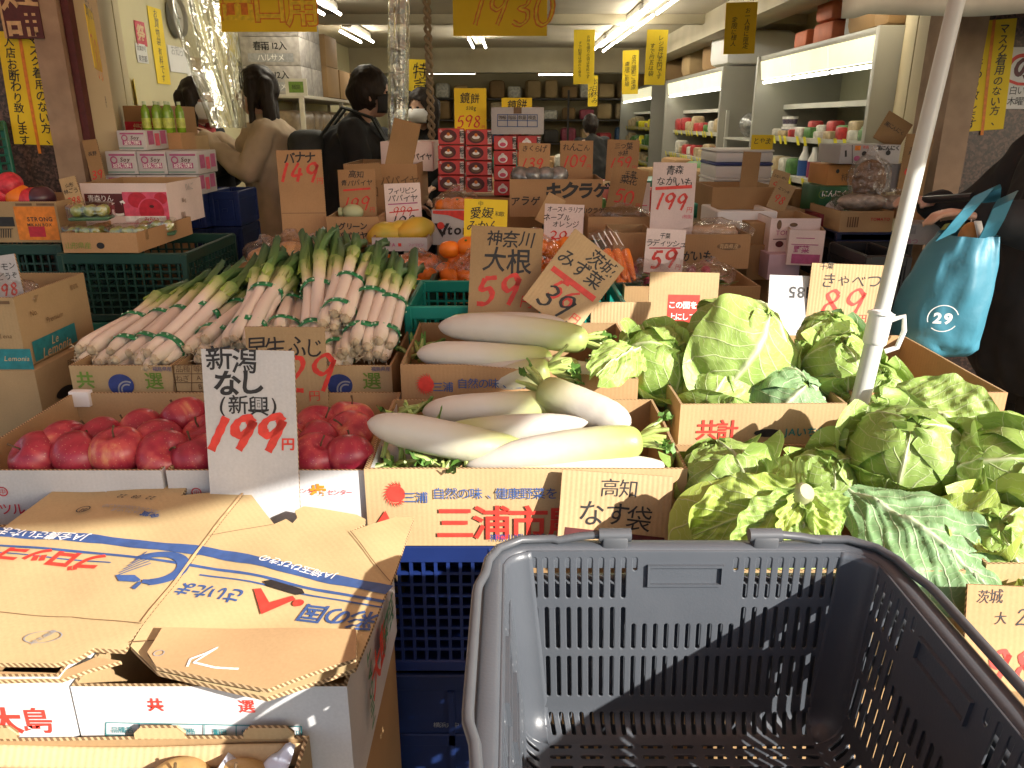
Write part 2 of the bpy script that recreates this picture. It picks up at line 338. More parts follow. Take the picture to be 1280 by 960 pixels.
# ------------------------------------------------------------------ cards and boxes
def card(name, label, quad, Y, specs, base, lean=10, yaw=0, roll=0, t=.0045, cat='price sign', group='price cards', bend=0.0, fold=None, tear=0.0):
    """stiff card; quad = (px left, px right, py top, py bottom) of its face in the photo at distance Y. specs use units of card width; origin at the centre"""
    px0, px1, py0, py1 = quad; cx, cy = (px0 + px1) / 2, (py0 + py1) / 2
    c = atY(cx, cy, Y); s = Y / ray(cx, cy).y
    W = (px1 - px0) / FPX * s; el = math.degrees(math.atan2(-ray(cx, cy).z, ray(cx, cy).y)); H = (py1 - py0) / FPX * s / max(.3, math.cos(rad(el - lean)))
    base_c = c
    mb = MB(); nx, nz = 6, 8
    def f(x, z, o): return V((x, -o - bend * W * math.sin(2.5 * x / W + .6) * 0 , z))
    edge = [(-W / 2 + W * i / nx, -H / 2) for i in range(nx)] + [(W / 2, -H / 2 + H * i / nz) for i in range(nz)] + [(W / 2 - W * i / nx, H / 2) for i in range(nx)] + [(-W / 2, H / 2 - H * i / nz) for i in range(nz)]
    if tear: edge = [(x + R.uniform(-tear, tear) * W, z + R.uniform(-tear, tear) * W) for x, z in edge]
    nxg, nzg = 8, 10
    mb.prism(edge, lambda x, z, o: f(x, z, o), t, 0, 1)
    ro = obj(name, mb, [base, edge_m if t > .003 else base], None, smooth=True, angle=30)
    ro.location = base_c; ro.rotation_euler = (rad(-lean), rad(roll), rad(yaw))
    tag(ro, label, cat, group)
    if specs: write(ro, lambda u, v, z: f(u * W, v * W, t / 2 + z), specs)
    return ro, W, H
WOB = {}
def open_box(name, label, x0, x1, y0, y1, z0, z1, mo, mi, cat='box', group=None, t=.005, rz=0, lid=False, warp=.003, em=None, notch=None, zl=None, bot=True):
    """corrugated box, open at the top unless lid; root mesh at its base centre"""
    c = V(((x0 + x1) / 2, (y0 + y1) / 2, z0)); mb = MB(); sd = R.uniform(0, 50); W, D, H = x1 - x0, y1 - y0, z1 - z0
    WOB[name + label] = (sd, 0, x0, x1 - x0, z0, z1 - z0)
    def wob(p, n, k):
        q = noise.noise(V((p[0] * 5 + sd, p[1] * 5, p[2] * 5))) * warp; return (p[0] + n[0] * q * k, p[1] + n[1] * q * k, p[2])
    def wall(a, b, n, zt=z1, kw=1.0):
        # outer and inner skin of one wall between corners a,b (outside line), inward direction n
        nu = 18; a, b = V((*a, 0)), V((*b, 0)); d = (b - a).normalized()
        for o, ms, sh in ((0, 0, 0), (t, 1, t)):
            A = a + V((*n, 0)) * o + d * sh; B = b + V((*n, 0)) * o - d * sh
            def fn(u, v):
                p = A.lerp(B, u); k = math.sin(math.pi * u) * v * kw
                return V(wob((p.x, p.y, z0 + (zt - z0) * v), n, 1.5 * k))
            g = MB(); g.grid(fn, nu, 6, ms); mb.v += []; 
            nn = len(mb.v); mb.v += g.v; mb.f += [tuple(i + nn for i in f) for f in g.f]; mb.m += g.m
            if o == 0: top0 = [fn(i / nu, 1) for i in range(nu + 1)]
            else: top1 = [fn(i / nu, 1) for i in range(nu + 1)]
        mb.add(top0 + top1, [(i, i + 1, nu + 2 + i, nu + 1 + i) for i in range(nu)], 2)
    if not lid:
        wall((x0, y0), (x1, y0), (0, 1), z1, 0.0); wall((x1, y0), (x1, y1), (-1, 0)); wall((x1, y1), (x0, y1), (0, -1)); wall((x0, y1), (x0, y0), (1, 0))
        if bot: mb.box(x0 + .002, x1 - .002, y0 + .002, y1 - .002, z0, z0 + t, 1)
        o = obj(name, mb, [mo, mi, em or edge_m], None, smooth=True, angle=30, merge=True, off=c)
    else:
        mb.bbox(x0, x1, y0, y1, z0, z1, .003, 2, 0); o = obj(name, mb, [mo], None, off=c)
    o.location = c; o.rotation_euler = (0, 0, rz); tag(o, label, cat, group); return o
def pbox(name, label, px0, px1, pyt, pyb, Y, D, mo, mi=None, lid=False, **k):
    a = atY((px0 + px1) / 2, pyt, Y); b = atY((px0 + px1) / 2, pyb, Y); m = (pyt + pyb) / 2
    x0, x1 = atY(px0, m, Y).x, atY(px1, m, Y).x
    return open_box(name, label, x0, x1, Y, Y + D, b.z, a.z, mo, mi or kraft_in, lid=lid, **k)
def front(o, Y, specs_px, dz=0):
    """print on the plane y=Y of object o: specs with photo pixels for centres and pixel sizes"""
    L = o.location.copy(); Rz = Matrix.Rotation(-o.rotation_euler.z, 3, 'Z')
    out = []
    for sp in specs_px:
        kind, c = sp[0], sp[1]
        if kind in 'td':
            px, py, txt, spx = sp[2:6]; p = atY(px, py, Y); s = Y / ray(px, py).y / FPX; op = dict(sp[6]) if len(sp) > 6 else {}
            if 'width' in op: op['width'] *= s
            out.append((kind, c, p.x, p.z, txt, spx * s, op))
        elif kind == 'r':   # filled rectangle px0 px1 py0 py1
            a = atY(sp[2], sp[5], Y); b = atY(sp[3], sp[4], Y); out.append(('p', c, rect2(a.x, b.x, a.z, b.z)))
        elif kind == 'l':
            s = Y / ray(*sp[2][0]).y / FPX; out.append(('l', c, [(atY(*q, Y).x, atY(*q, Y).z) for q in sp[2]], sp[3] * s))
        elif kind == 'o':   # ring px py r0 r1 px a0 a1
            p = atY(sp[2], sp[3], Y); s = Y / ray(sp[2], sp[3]).y / FPX; a = sp[6:8] if len(sp) > 6 else (0, 360)
            out.append(('p', c, ring2(p.x, p.z, sp[4] * s, sp[5] * s, 28, *a)))
        elif kind == 'c':
            p = atY(sp[2], sp[3], Y); s = Y / ray(sp[2], sp[3]).y / FPX; out.append(('p', c, disc2(p.x, p.z, sp[4] * s, 24, 1, sp[5] if len(sp) > 5 else 1)))
        elif kind == 'g':
            out.append(('p', c, poly2([(atY(*q, Y).x, atY(*q, Y).z) for q in sp[2]])))
    wb_ = WOB.get(o.name.split('.')[0] + (o.get('label') or ''), (0, 0, 0, 1, 0, 1))
    def fn(u, v, z):
        q = noise.noise(V((u * 5 + wb_[0], Y * 5, v * 5))) * wb_[1] * 1.5 * math.sin(math.pi * min(1, max(0, (u - wb_[2]) / wb_[3]))) * min(1, max(0, (v - wb_[4]) / wb_[5]))
        return V((u, Y + q - z - dz - .0010, v))
    write(o, fn, out, off=L)
# ================================================================== the place
asphalt = mat('asphalt', (.055, .054, .052), .9, .25, 30, bump=.5, bscale=250)
floor_m = mat('shop_floor_concrete', (.10, .092, .08), .5, .25, 3, bump=.1)
paint = mat('cream_wall_paint', (.50, .42, .25), .7, .07, 1.5, bump=.08, bscale=60); paint2 = mat('pale_wall_paint', (.60, .54, .32), .7, .06, 1.5)
ceil_m = mat('ceiling_board', (.46, .41, .31), .8, .08, 2); grey_p = mat('beige_beam_paint', (.40, .35, .24), .7, .1, 3)
jamb_m = mat('chipped_pink_beige_jamb', (.42, .30, .20), .7, c2=(.30, .21, .14), scale=14, bump=.2)
def _granite():
    m, t, b = _nodes('brown_granite'); N, L = t.nodes, t.links
    tc = N.new('ShaderNodeTexCoord'); vo = N.new('ShaderNodeTexVoronoi'); vo.inputs['Scale'].default_value = 130; L.new(tc.outputs['Object'], vo.inputs['Vector'])
    nz = N.new('ShaderNodeTexNoise'); nz.inputs['Scale'].default_value = 60; nz.inputs['Detail'].default_value = 6; L.new(tc.outputs['Object'], nz.inputs['Vector'])
    sp = N.new('ShaderNodeSeparateColor'); L.new(vo.outputs['Color'], sp.inputs[0])
    ad = N.new('ShaderNodeMath'); ad.operation = 'MULTIPLY_ADD'; ad.inputs[1].default_value = .55; L.new(sp.outputs[0], ad.inputs[0]); L.new(nz.outputs['Fac'], ad.inputs[2])
    cr = N.new('ShaderNodeValToRGB'); e = cr.color_ramp.elements; e[0].position = .45; e[0].color = (.022, .013, .010, 1); e[1].position = 1.0; e[1].color = (.13, .07, .05, 1)
    x = e.new(.75); x.color = (.05, .026, .018, 1); L.new(ad.outputs[0], cr.inputs[0]); L.new(cr.outputs[0], b.inputs['Base Color']); b.inputs['Roughness'].default_value = .35
    return m
granite = _granite()
g = MB(); g.box(-120, 120, -120, 120, -.3, 0); structure('ground', g, asphalt, smooth=False)
g = MB(); g.box(-3.2, 3.6, 3.05, 17.2, -.1, .02); structure('floor', g, floor_m, smooth=False)
# --- the shop: walls, ceiling, beam, granite piers
shop = thing('shop_building', 'brown granite fronted greengrocer shop with cream inner walls', 'shop', (0, 3.05, 0))
SO = V((0, 3.05, 0))
def sp(name, boxes, m, smooth=False, lab=None):
    b = MB()
    for x in boxes: b.box(*x)
    o = obj(name, b, m, shop, off=SO, smooth=smooth)
    if lab: o['label'] = lab
    return o
FY = 3.05
sp('granite_pier', [(-6, -1.72, FY, FY + .35, 0, 2.279)], granite, lab='brown granite pier beside the tills')
sp('granite_pier', [(1.70, 7, FY, FY + .35, 0, 2.279)], granite, lab='brown granite pier behind the shopper in black')
sp('facade_lintel', [(-6, 7, FY - .06, FY + .37, 2.28, 6.5)], grey_p)
for x in (-1.715, 1.60): sp('jamb', [(x, x + .10, FY - .025, FY + .2, 0, 2.278)], jamb_m)
sp('jamb_seam', [(-1.612, -1.585, FY, FY + .2, 0, 2.277)], ink['maroon'])
def panel(a, b, name, m, z1=2.42):
    mb = MB(); a, b = V(a), V(b); d = (b - a).normalized(); n = V((-d.y, d.x)) * .05
    P = [a - n, b - n, b + n, a + n]; mb.add([(p.x, p.y, 0) for p in P] + [(p.x, p.y, z1) for p in P], [(0, 3, 2, 1), (4, 5, 6, 7), (0, 1, 5, 4), (1, 2, 6, 5), (2, 3, 7, 6), (3, 0, 4, 7)])
    return obj(name, mb, m, shop, off=SO, smooth=False)
panel((-1.56, 3.10), (-1.93, 4.0), 'entrance_panel', paint); panel((-1.935, 4.02), (-2.36, 5.0), 'entrance_panel', paint)
panel((1.68, 3.2), (2.02, 4.1), 'entrance_panel', paint); panel((2.025, 4.12), (2.45, 5.2), 'entrance_panel', paint)
sp('wall', [(-2.55, -2.42, 5.0, 17, 0, 2.42)], paint2); sp('wall', [(3.0, 3.13, 5.2, 17, 0, 2.42)], paint); sp('wall', [(-2.55, 3.13, 17, 17.15, 0, 2.42)], paint)
sp('ceiling', [(-2.6, 3.2, 3.4, 17.15, 2.421, 2.54)], ceil_m); sp('beam', [(-2.415, 2.99, 12.4, 12.8, 2.08, 2.42)], grey_p)
sp('beam', [(-2.415, 2.99, 8.6, 8.72, 2.33, 2.42)], grey_p); sp('duct', [(1.95, 2.25, 5.4, 12.3, 2.2, 2.419)], grey_p)
# wall-side shelf behind the till area
# --- street canopy above the goods (unseen, outline shaped to cast the warm shade)
m = bpy.data.materials.new('shade_canopy_cloth'); m.use_nodes = True; t_ = m.node_tree; t_.nodes.remove(t_.nodes['Principled BSDF'])
df = t_.nodes.new('ShaderNodeBsdfDiffuse'); tl = t_.nodes.new('ShaderNodeBsdfTranslucent'); mx = t_.nodes.new('ShaderNodeMixShader')
df.inputs['Color'].default_value = (.74, .55, .46, 1); tl.inputs['Color'].default_value = (.82, .63, .54, 1); mx.inputs['Fac'].default_value = .55
t_.links.new(df.outputs[0], mx.inputs[1]); t_.links.new(tl.outputs[0], mx.inputs[2]); t_.links.new(mx.outputs[0], t_.nodes['Material Output'].inputs['Surface']); canopy_m = m
cp = [(-4.5, 3.02), (-4.5, -.85), (.9, -.80), (1.3, -.74), (1.55, -.70), (1.81, -.56), (2.08, -.45), (2.13, .09), (2.4, .55), (2.9, .45), (3.4, .40), (6.5, .30), (6.5, 3.02)]
g = MB(); g.prism(cp, lambda x, y, o: V((x, y, 2.27 + .05 * (y) + .015 * math.sin(x * 3) + o)), .004)
tag(obj('shade_canopy', g, canopy_m, smooth=False), 'red cloth canopy stretched over the pavement stall', 'canopy')
tentm = mat('white_tent_vinyl', (.55, .56, .47), .45, .12, 8, bump=.5, bscale=9)
g = MB()
h0 = atY(1150, 19, 2.55).z
def hem(u, v): x = .98 + u * 2.6; return V((x, 2.55 - .012 * math.sin(x * 21) * (1 - v) - .008 * math.sin(x * 9), h0 + v * .17 + .004 * math.sin(x * 13) - (.012 if u < .02 else 0)))
g.grid(hem, 60, 5); g.grid(lambda u, v: V((.98 + u * 2.6, 2.56 + v * .45, h0 + .17 + v * .3)), 30, 4)
gh = obj('tent_roof', g, tentm); md = gh.modifiers.new('s', 'SOLIDIFY'); md.thickness = .004
tag(gh, 'white vinyl tent hem hanging above the right entrance', 'tent')
# tent pole
pt, pb = atY(1196, 0, 1.62), atY(1061, 560, 1.47); d = (pt - pb).normalized(); pole_m = mat('white_painted_pole', (.5, .52, .48), .35, .06, 12)
foot = pb - d * (pb.z / d.z); top = pb + d * ((2.3 - pb.z) / d.z)
pole = thing('tent_pole', 'white tube tent pole standing between the cabbage boxes', 'pole', foot)
k = pb + d * ((atY(1098, 400, 1.5).z - pb.z) / d.z)
g = MB(); g.tube([foot, k - d * .03], .0185, 20); obj('lower_tube', g, pole_m, pole, off=foot)
g = MB(); g.tube([k - d * .03, top], .0155, 20); obj('upper_tube', g, pole_m, pole, off=foot)
g = MB(); g.tube([k - d * .055, k - d * .05, k + d * .012, k + d * .016], [.0195, .023, .023, .0165], 20); g.tube([k + d * .005, k + d * .012], .026, 20); obj('collar', g, mat('white_plastic', (.7, .7, .68), .4, .04), pole, off=foot)
g = MB(); g.tube([k + V((.02, 0, -.005)), k + V((.045, -.005, .005)), k + V((.05, -.005, -.025)), k + V((.042, -.004, -.06)), k + V((.02, 0, -.07))], .0055, 8); obj('latch', g, MATS['white_plastic'], pole, off=foot)
# ------------------------------------------------------------------ fluorescent lights
tube_m = mat('fluorescent_tube', (1, .93, .78), .5, 0, emit=17); fix_m = mat('lamp_fixture', (.3, .28, .24), .4, .05)
NL = [0]
def batten(x0, y0, z, L, along='y', n=2, lab='', dx=.15):
    o = thing('fluorescent_light', lab, 'ceiling light', (x0, y0, z), 0, 'fluorescent ceiling lights')
    g = MB(); w_ = .07 * n
    if along == 'y': g.bbox(-w_ / 2 + .02, w_ / 2 - .02, 0, L, .04, .10, .006)
    else: g.bbox(0, L, -w_ / 2, w_ / 2, .03, .09, .006)
    obj('housing', g, fix_m, o)
    for i in range(n):
        q = (i - (n - 1) / 2) * dx; g = MB(); e = .03
        g.tube([(q, e, 0), (q, L - e, 0)] if along == 'y' else [(e, q, 0), (L - e, q, 0)], .0135, 10); obj('tube', g, tube_m, o)
    return o
for i in range(4): batten(1.21 - i * .012, 6.35 + i * 1.32, 2.30, 1.22, lab='twin fluorescent light in the long right ceiling row, ' + nth(i, 4, 'front', 'back'))
for i, (px, py) in enumerate([(395, 6), (447, 46)]):
    p = atZ(px, py, 2.30); batten(p.x, p.y - .6, 2.30, 1.22, lab=['twin fluorescent light on the left ceiling behind the yellow exit banner', 'twin fluorescent light on the left ceiling above the carton shelf'][i])
p = atZ(597, 54, 2.30); batten(p.x, p.y - .6, 2.3, 1.22, lab='short twin fluorescent light below the closing time banner', dx=.16)
batten(-1.63, 13.9, 2.15, 1.05, 'x', 1, 'single fluorescent tube at the back left beyond the beam'); batten(.42, 13.9, 2.13, .62, 'x', 1, 'single short fluorescent tube at the back behind a yellow notice'); 
p = atZ(663, 88, 2.2); batten(p.x, p.y, 2.2, .5, lab='small twin light beyond the beam at the shop centre')
batten(1.9, 4.3, 2.30, 1.22, lab='twin fluorescent light above the near chilled case'); batten(-1.1, 4.6, 2.33, 1.22, lab='twin fluorescent light above the till, above the picture edge')
# ------------------------------------------------------------------ wall papers, posters, banners
def wallsheet(name, label, c, n, W, H, m, specs, cat='notice', group=None, t=.002, roll=0, wave=.0015):
    """thin sheet whose face looks along n (horizontal), centred at c"""
    n = V(n).normalized(); x = V((-n.y, n.x, 0)); rz = math.atan2(x.y, x.x)
    mb = MB()
    def f(u, v, o): return V((u, -o - wave * math.sin(u / W * 5 + v / H * 2) , v))
    g = MB()
    for o_, fl in ((t / 2, 1), (-t / 2, -1)): g.grid(lambda u, v: f((u - .5) * W, (v - .5) * H, o_), 6, 6)
    b = [(0, i) for i in range(7)]
    k = 49
    ring = [i for i in range(6)] + [6 + 7 * j for j in range(6)] + [48 - i for i in range(6)] + [42 - 7 * j for j in range(6)]
    g.f += [(ring[i], ring[(i + 1) % 24], k + ring[(i + 1) % 24], k + ring[i]) for i in range(24)]; g.m += [0] * 24
    o = obj(name, g, m, None); o.location = c; o.rotation_euler = (0, rad(roll), rz); tag(o, label, cat, group)
    if specs: write(o, lambda u, v, z: f(u * W, v * W, t / 2 + z * 1.5), specs)
    return o
def psheet(name, label, q, Y, m, specs, n=(0, -1, 0), **k):
    px0, px1, py0, py1 = q; c = atY((px0 + px1) / 2, (py0 + py1) / 2, Y); s = Y / ray((px0 + px1) / 2, (py0 + py1) / 2).y / FPX
    return wallsheet(name, label, c, n, (px1 - px0) * s, (py1 - py0) * s, m, specs, **k)
H_ = dict(hand=.6, wt=.012)
mask = [('t', 'black', .24, 0, 'マスク着用のない方、', .222, dict(vertical=True, **H_)), ('t', 'black', -.27, -.06, '入店お断わり致します', .218, dict(vertical=True, **H_)), ('l', 'orange', [(-.02, 1.2), (-.01, 0), (.02, -1.3)], .07)]
psheet('notice', 'tall yellow mask notice on the left granite pier', (7, 66, 46, 178), FY - .006, yellow_p, mask, roll=2)
psheet('notice', 'tall yellow mask notice with torn corner on the right granite pier', (1208, 1262, 31, 160), FY - .006, yellow_p, mask, roll=-4)
ps = psheet('shop_sign', 'dark maroon sign with one big white character above left notice', (3, 50, -30, 45), FY - .02, ink['maroon'], [('t', 'palegold', 0, -.28, '舗', .95, dict(wt=.018)), ('l', 'palegold', [(-.52, .8), (-.51, -.8)], .06)], cat='sign', t=.02, wave=0)
psheet('sticker', 'small white sticker beside the left mask notice', (56, 74, 98, 116), FY - .005, white_p, [('t', 'black', 0, .2, 'につき', .3, {}), ('t', 'black', 0, -.2, '張り', .42, dict(wt=.02))], cat='sticker', wave=0)
psheet('poster', 'white poster with red writing on the right granite pier', (1254, 1318, 62, 134), FY - .006, white_p, [('o_', 'red')] and [('p', 'red', ring2(-.2, .18, .2, .27, 20, -30, 200)), ('t', 'maroon', .12, .2, 'の店', .45, dict(wt=.04)), ('l', 'red', [(-.45, -.02), (-.2, -.1), (.3, -.12)], .05), ('t', 'black', -.1, -.22, '白い店', .16, {}), ('t', 'black', -.1, -.42, '木曜休', .16, {})], cat='poster')
g = MB(); b = psheet('patch', 'bare cement patch on the right granite pier', (1180, 1205, 180, 232), FY - .004, mat('cement', (.25, .19, .15), .9), None, cat='patch', wave=0)
pn = V((-1.0, -.41, 0))  # look of the left entrance panels
def onpanel(a, b, px, py):
    r_ = ray(px, py); a, b = V((*a, 0)), V((*b, 0)); d = b - a
    # solve (r.x*t, r.y*t) = a + d*k
    det = r_.x * (-d.y) + d.x * r_.y; tt = (a.x * (-d.y) + d.x * a.y) / det
    return V((0, 0, CAMZ)) + r_ * tt, tt / FPX
nl = V((.90, -.38, 0)).normalized(); nl = V((.925, .38, 0)); nl = V((.38 + .54, .37, 0))
ln = V((.9, .37, 0)).normalized() * 1.0
def leftpanel(name, lab, q, specs, **k):
    c, s = onpanel((-1.515, 3.10), (-1.885, 4.0), (q[0] + q[1]) / 2, (q[2] + q[3]) / 2)
    d = V((-.37, .9, 0)).normalized(); n = V((d.y, -d.x, 0)); f = abs(n.dot((c - V((0, 0, CAMZ))).normalized()))
    return wallsheet(name, lab, c + n * .006, n, (q[1] - q[0]) * s / max(f, .3), (q[3] - q[2]) * s, yellow_p, specs, **k)
leftpanel('price_sheet', 'yellow sheet priced 780 on the left entrance panel', (99, 130, 15, 85), [('t', 'black', 0, .62, '徳用', .18, dict(hand=1)), ('t', 'black', 0, .32, '鉄パック', .22, dict(hand=1)), ('d', 'orange', 0, -.2, '780', .45, dict(wd=.1)), ('t', 'black', .3, -.7, '税', .14, {})], cat='price sheet')
leftpanel('price_sheet', 'small yellow sheet priced 69 beside the tea bottles', (160, 179, 101, 130), [('t', 'black', 0, .38, 'お茶', .3, dict(hand=1)), ('d', 'red', 0, -.12, '69', .55)], cat='price sheet')
# left side wall: clock, papers (wall plane x = -2.42, seen slantwise)
def leftwall(px, py, off=.0):
    r_ = ray(px, py); k = (-2.42 + off) / r_.x; return V((0, 0, CAMZ)) + r_ * k, k / FPX
def lw(name, lab, q, m, specs, cat='notice', **k):
    a, s = leftwall((q[0] + q[1]) / 2, (q[2] + q[3]) / 2, .006); p, _ = leftwall(q[0], (q[2] + q[3]) / 2); r2, _ = leftwall(q[1], (q[2] + q[3]) / 2)
    return wallsheet(name, lab, a, (1, 0, 0), abs(r2.y - p.y), (q[3] - q[2]) * s, m, specs, cat=cat, **k)
lw('poster', 'tall narrow yellow poster on the wall behind the cashier', (191, 207, 14, 102), yellow_p, [('t', 'black', 0, 0, 'お買物袋有料です', .28, dict(vertical=True, hand=1))], 'poster')
lw('poster', 'small red crest poster on the wall near the left panel', (170, 182, 28, 56), ink['crimson'], [('t', 'palegold', 0, 0, '祭', .7, dict(wt=.03))], 'poster')
lw('notice', 'small white printed notice under the red poster', (171, 184, 56, 78), white_p, [('t', 'black', 0, .2, '営業許可', .2, {}), ('t', 'black', 0, -.2, '東京都', .25, {})])
lw('notice', 'white paper notice behind the clear curtain', (212, 238, 60, 90), white_p, [('t', 'grey', 0, .15, 'お知らせ', .18, {})]); lw('notice', 'large white paper notice behind the cashier', (238, 268, 92, 132), white_p, [('t', 'grey', 0, .1, 'ご案内', .2, {})])
lw('notice', 'brown wooden notice plate behind the curtain', (232, 252, 72, 90), kraft, None)
a, s_ = leftwall(218, 22, .01); ck = thing('wall_clock', 'round grey rimmed wall clock above the cashier', 'clock', a, rad(90))
g = MB(); g.M = Matrix.Rotation(rad(90), 4, 'X'); rr = 24 * s_
g.lathe([(rr * .86, 0), (rr, 0), (rr, .03), (rr * .93, .045), (rr * .86, .03), (rr * .86, .01)], 32); obj('rim', g, mat('clock_rim', (.2, .2, .2), .3), ck)
g = MB(); g.M = Matrix.Rotation(rad(90), 4, 'X'); g.lathe([(0, .015), (rr * .87, .015), (rr * .87, .012), (0, .012)], 32); obj('dial', g, white_p, ck)
g = MB(); g.box(-.004, .004, -.022, -.019, -.01, rr * .65); g.box(-.01, rr * .45, -.022, -.0195, -.004, .004); obj('hand', g, ink['black'], ck)
sb = mat('grey_switch', (.55, .53, .45), .5, .05)
# hanging banners and notices
psheet('banner', 'big yellow banner with orange outlined characters at top left', (274, 394, -24, 37), 3.6, yellow_p, [('t', 'orange', -.31, .01, '出', .36, dict(wt=.045)), ('t', 'yellow', -.31, .01, '出', .36, dict(wt=.012)), ('t', 'orange', .02, .01, '口', .36, dict(wt=.045)), ('t', 'yellow', .02, .01, '口', .36, dict(wt=.012)), ('t', 'orange', .35, -.03, '用', .34, dict(wt=.045)), ('t', 'yellow', .35, -.03, '用', .34, dict(wt=.012))], cat='banner', t=.003)
def outl(txt, x, y, h): return [('d', 'orange', x, y, txt, h, dict(wd=.19, slant=.1)), ('d', 'yellow', x, y, txt, h, dict(wd=.075, slant=.1))]
class _F:  # same jitter for outline and fill
    def __init__(s): s.k = 0
    def uniform(s, a, b): return (a + b) / 2
b = [('d', 'orange', .13, -.01, '1930', .31, dict(wd=.20, rng=_F())), ('d', 'yellow', .13, -.01, '1930', .31, dict(wd=.085, rng=_F())), ('t', 'black', -.42, .14, '本日', .1, dict(hand=.5))]
psheet('banner', 'big yellow banner with orange closing time 1930', (566, 684, -22, 42), 3.9, yellow_p, b, cat='banner', t=.003)
hang = [((906, 945, 6, 65), 4.2, 'widest yellow hanging notice, before the near chilled case', 'お一人様に限定'), ((717, 743, 40, 103), 7.0, 'tall yellow hanging notice with dense writing left of the light row', 'お持ち帰りの袋は有料です'), ((735, 747, 96, 132), 8.6, 'small narrow yellow hanging notice near the far lamp', '本日休み'),
        ((778, 798, 65, 116), 8.0, 'yellow hanging notice between two others, beside the far chilled case', '店内撮影ご遠慮'), ((807, 833, 40, 104), 6.6, 'tall yellow hanging notice right of the ceiling light row', 'レジ袋は五円です'), ((510, 532, 76, 120), 9.5, 'yellow notice hanging behind the rolled clear curtain', '特売')]
for q, Y, lab, tx in hang:
    a_ = (q[3] - q[2]) / (q[1] - q[0]); n_ = len(tx)
    o = psheet('hanging_notice', lab, q, Y, yellow_p, [('t', 'black', .2, 0, tx, a_ * .8 / n_, dict(vertical=True, hand=.8)), ('t', 'black', -.2, -.1, tx[::-1][:n_ - 2], a_ * .8 / n_, dict(vertical=True, hand=.8))], group='yellow hanging notices', roll=R.uniform(-1.5, 1.5))
# clear vinyl: sneeze-guard curtain left, rolled curtain at the middle
g = MB(); A = atY(203, -20, 3.9); B_ = atY(300, -20, 3.7)
def cur(u, v):
    a = atY(200 + 100 * u + (70 * v if u < .5 else 70 * v * (2 - 2 * u) + 8 * v * (2 * u - 1)), -20 + 178 * v, 3.9 - .25 * u)
    return V((a.x, a.y + .03 * math.sin(u * 22 + v * 3), a.z))
def cur(u, v):
    xl = 203 + 62 * v ** 1.3; xr = 292 + 14 * v; a = atY(xl + (xr - xl) * u, -20 + 180 * v, 3.8)
    return V((a.x, a.y + .05 * math.sin(u * 26 + v * 2) * (1 - .3 * v) + .02 * math.sin(u * 61), a.z))
g.grid(cur, 70, 24); vin = clear('clear_vinyl', (.93, .94, .9), .30, .08, .35, 7)
tag(obj('vinyl_curtain', g, vin), 'gathered clear vinyl curtain hanging before the cashier', 'curtain')
g = MB(); a = atY(498, -30, 3.5); b2 = atY(498, 200, 3.5)
g.grid(lambda u, v: V((a.x + (b2.x - a.x) * v + (.040 + .006 * math.sin(u * 44 + v * 5)) * math.cos(u * 2 * math.pi), a.y + (.04 + .006 * math.sin(u * 44)) * math.sin(u * 2 * math.pi), a.z + (b2.z - a.z) * v)), 48, 20, 0, True)
tag(obj('rolled_curtain', g, clear('clear_vinyl_roll', (.82, .83, .78), .38, .1, .5, 14)), 'clear vinyl curtain rolled into a hanging column at the centre', 'curtain')
g = MB(); a = atY(533, -10, 3.7); b2 = atY(540, 180, 3.7)
for k in range(2): g.tube([a.lerp(b2, i / 60) + V((.012 * math.cos(i * .9 + k * math.pi), .012 * math.sin(i * .9 + k * math.pi), 0)) for i in range(61)], .008, 6)
tag(obj('twisted_rope', g, mat('old_rope', (.3, .24, .15), .9)), 'twisted cord hanging beside the rolled clear curtain', 'rope')
# ================================================================== people
skin = mat('skin', (.52, .31, .22), .5, .08, 20, sss=.15); hair_m = mat('dark_hair', (.022, .015, .012), .5, .3, 90, spec=.25, bump=.35, bscale=140, stretch=(1, 1, .12))
def capsule(mb, a, b, ra, rb, n=12, sx=1.0):
    a, b = V(a), V(b); d = (b - a); L = max(d.length, 1e-4); d /= L
    up = V((0, 0, 1)) if abs(d.z) < .9 else V((0, 1, 0)); x = d.cross(up).normalized(); y = x.cross(d)
    rows = []
    for i in range(5): t = -math.pi / 2 + math.pi / 2 * i / 4; rows.append((a + d * (math.sin(t) * ra), max(math.cos(t) * ra, 1e-4)))
    for i in range(5): t = math.pi / 2 * i / 4; rows.append((b + d * (math.sin(t) * rb), max(math.cos(t) * rb, 1e-4)))
    vs = [c + (x * math.cos(2 * math.pi * q / n) * sx + y * math.sin(2 * math.pi * q / n)) * r for c, r in rows for q in range(n)]
    fs = [(i * n + q, i * n + (q + 1) % n, (i + 1) * n + (q + 1) % n, (i + 1) * n + q) for i in range(len(rows) - 1) for q in range(n)]
    fs += [tuple(range(n - 1, -1, -1)), tuple((len(rows) - 1) * n + q for q in range(n))]
    mb.add(vs, fs)
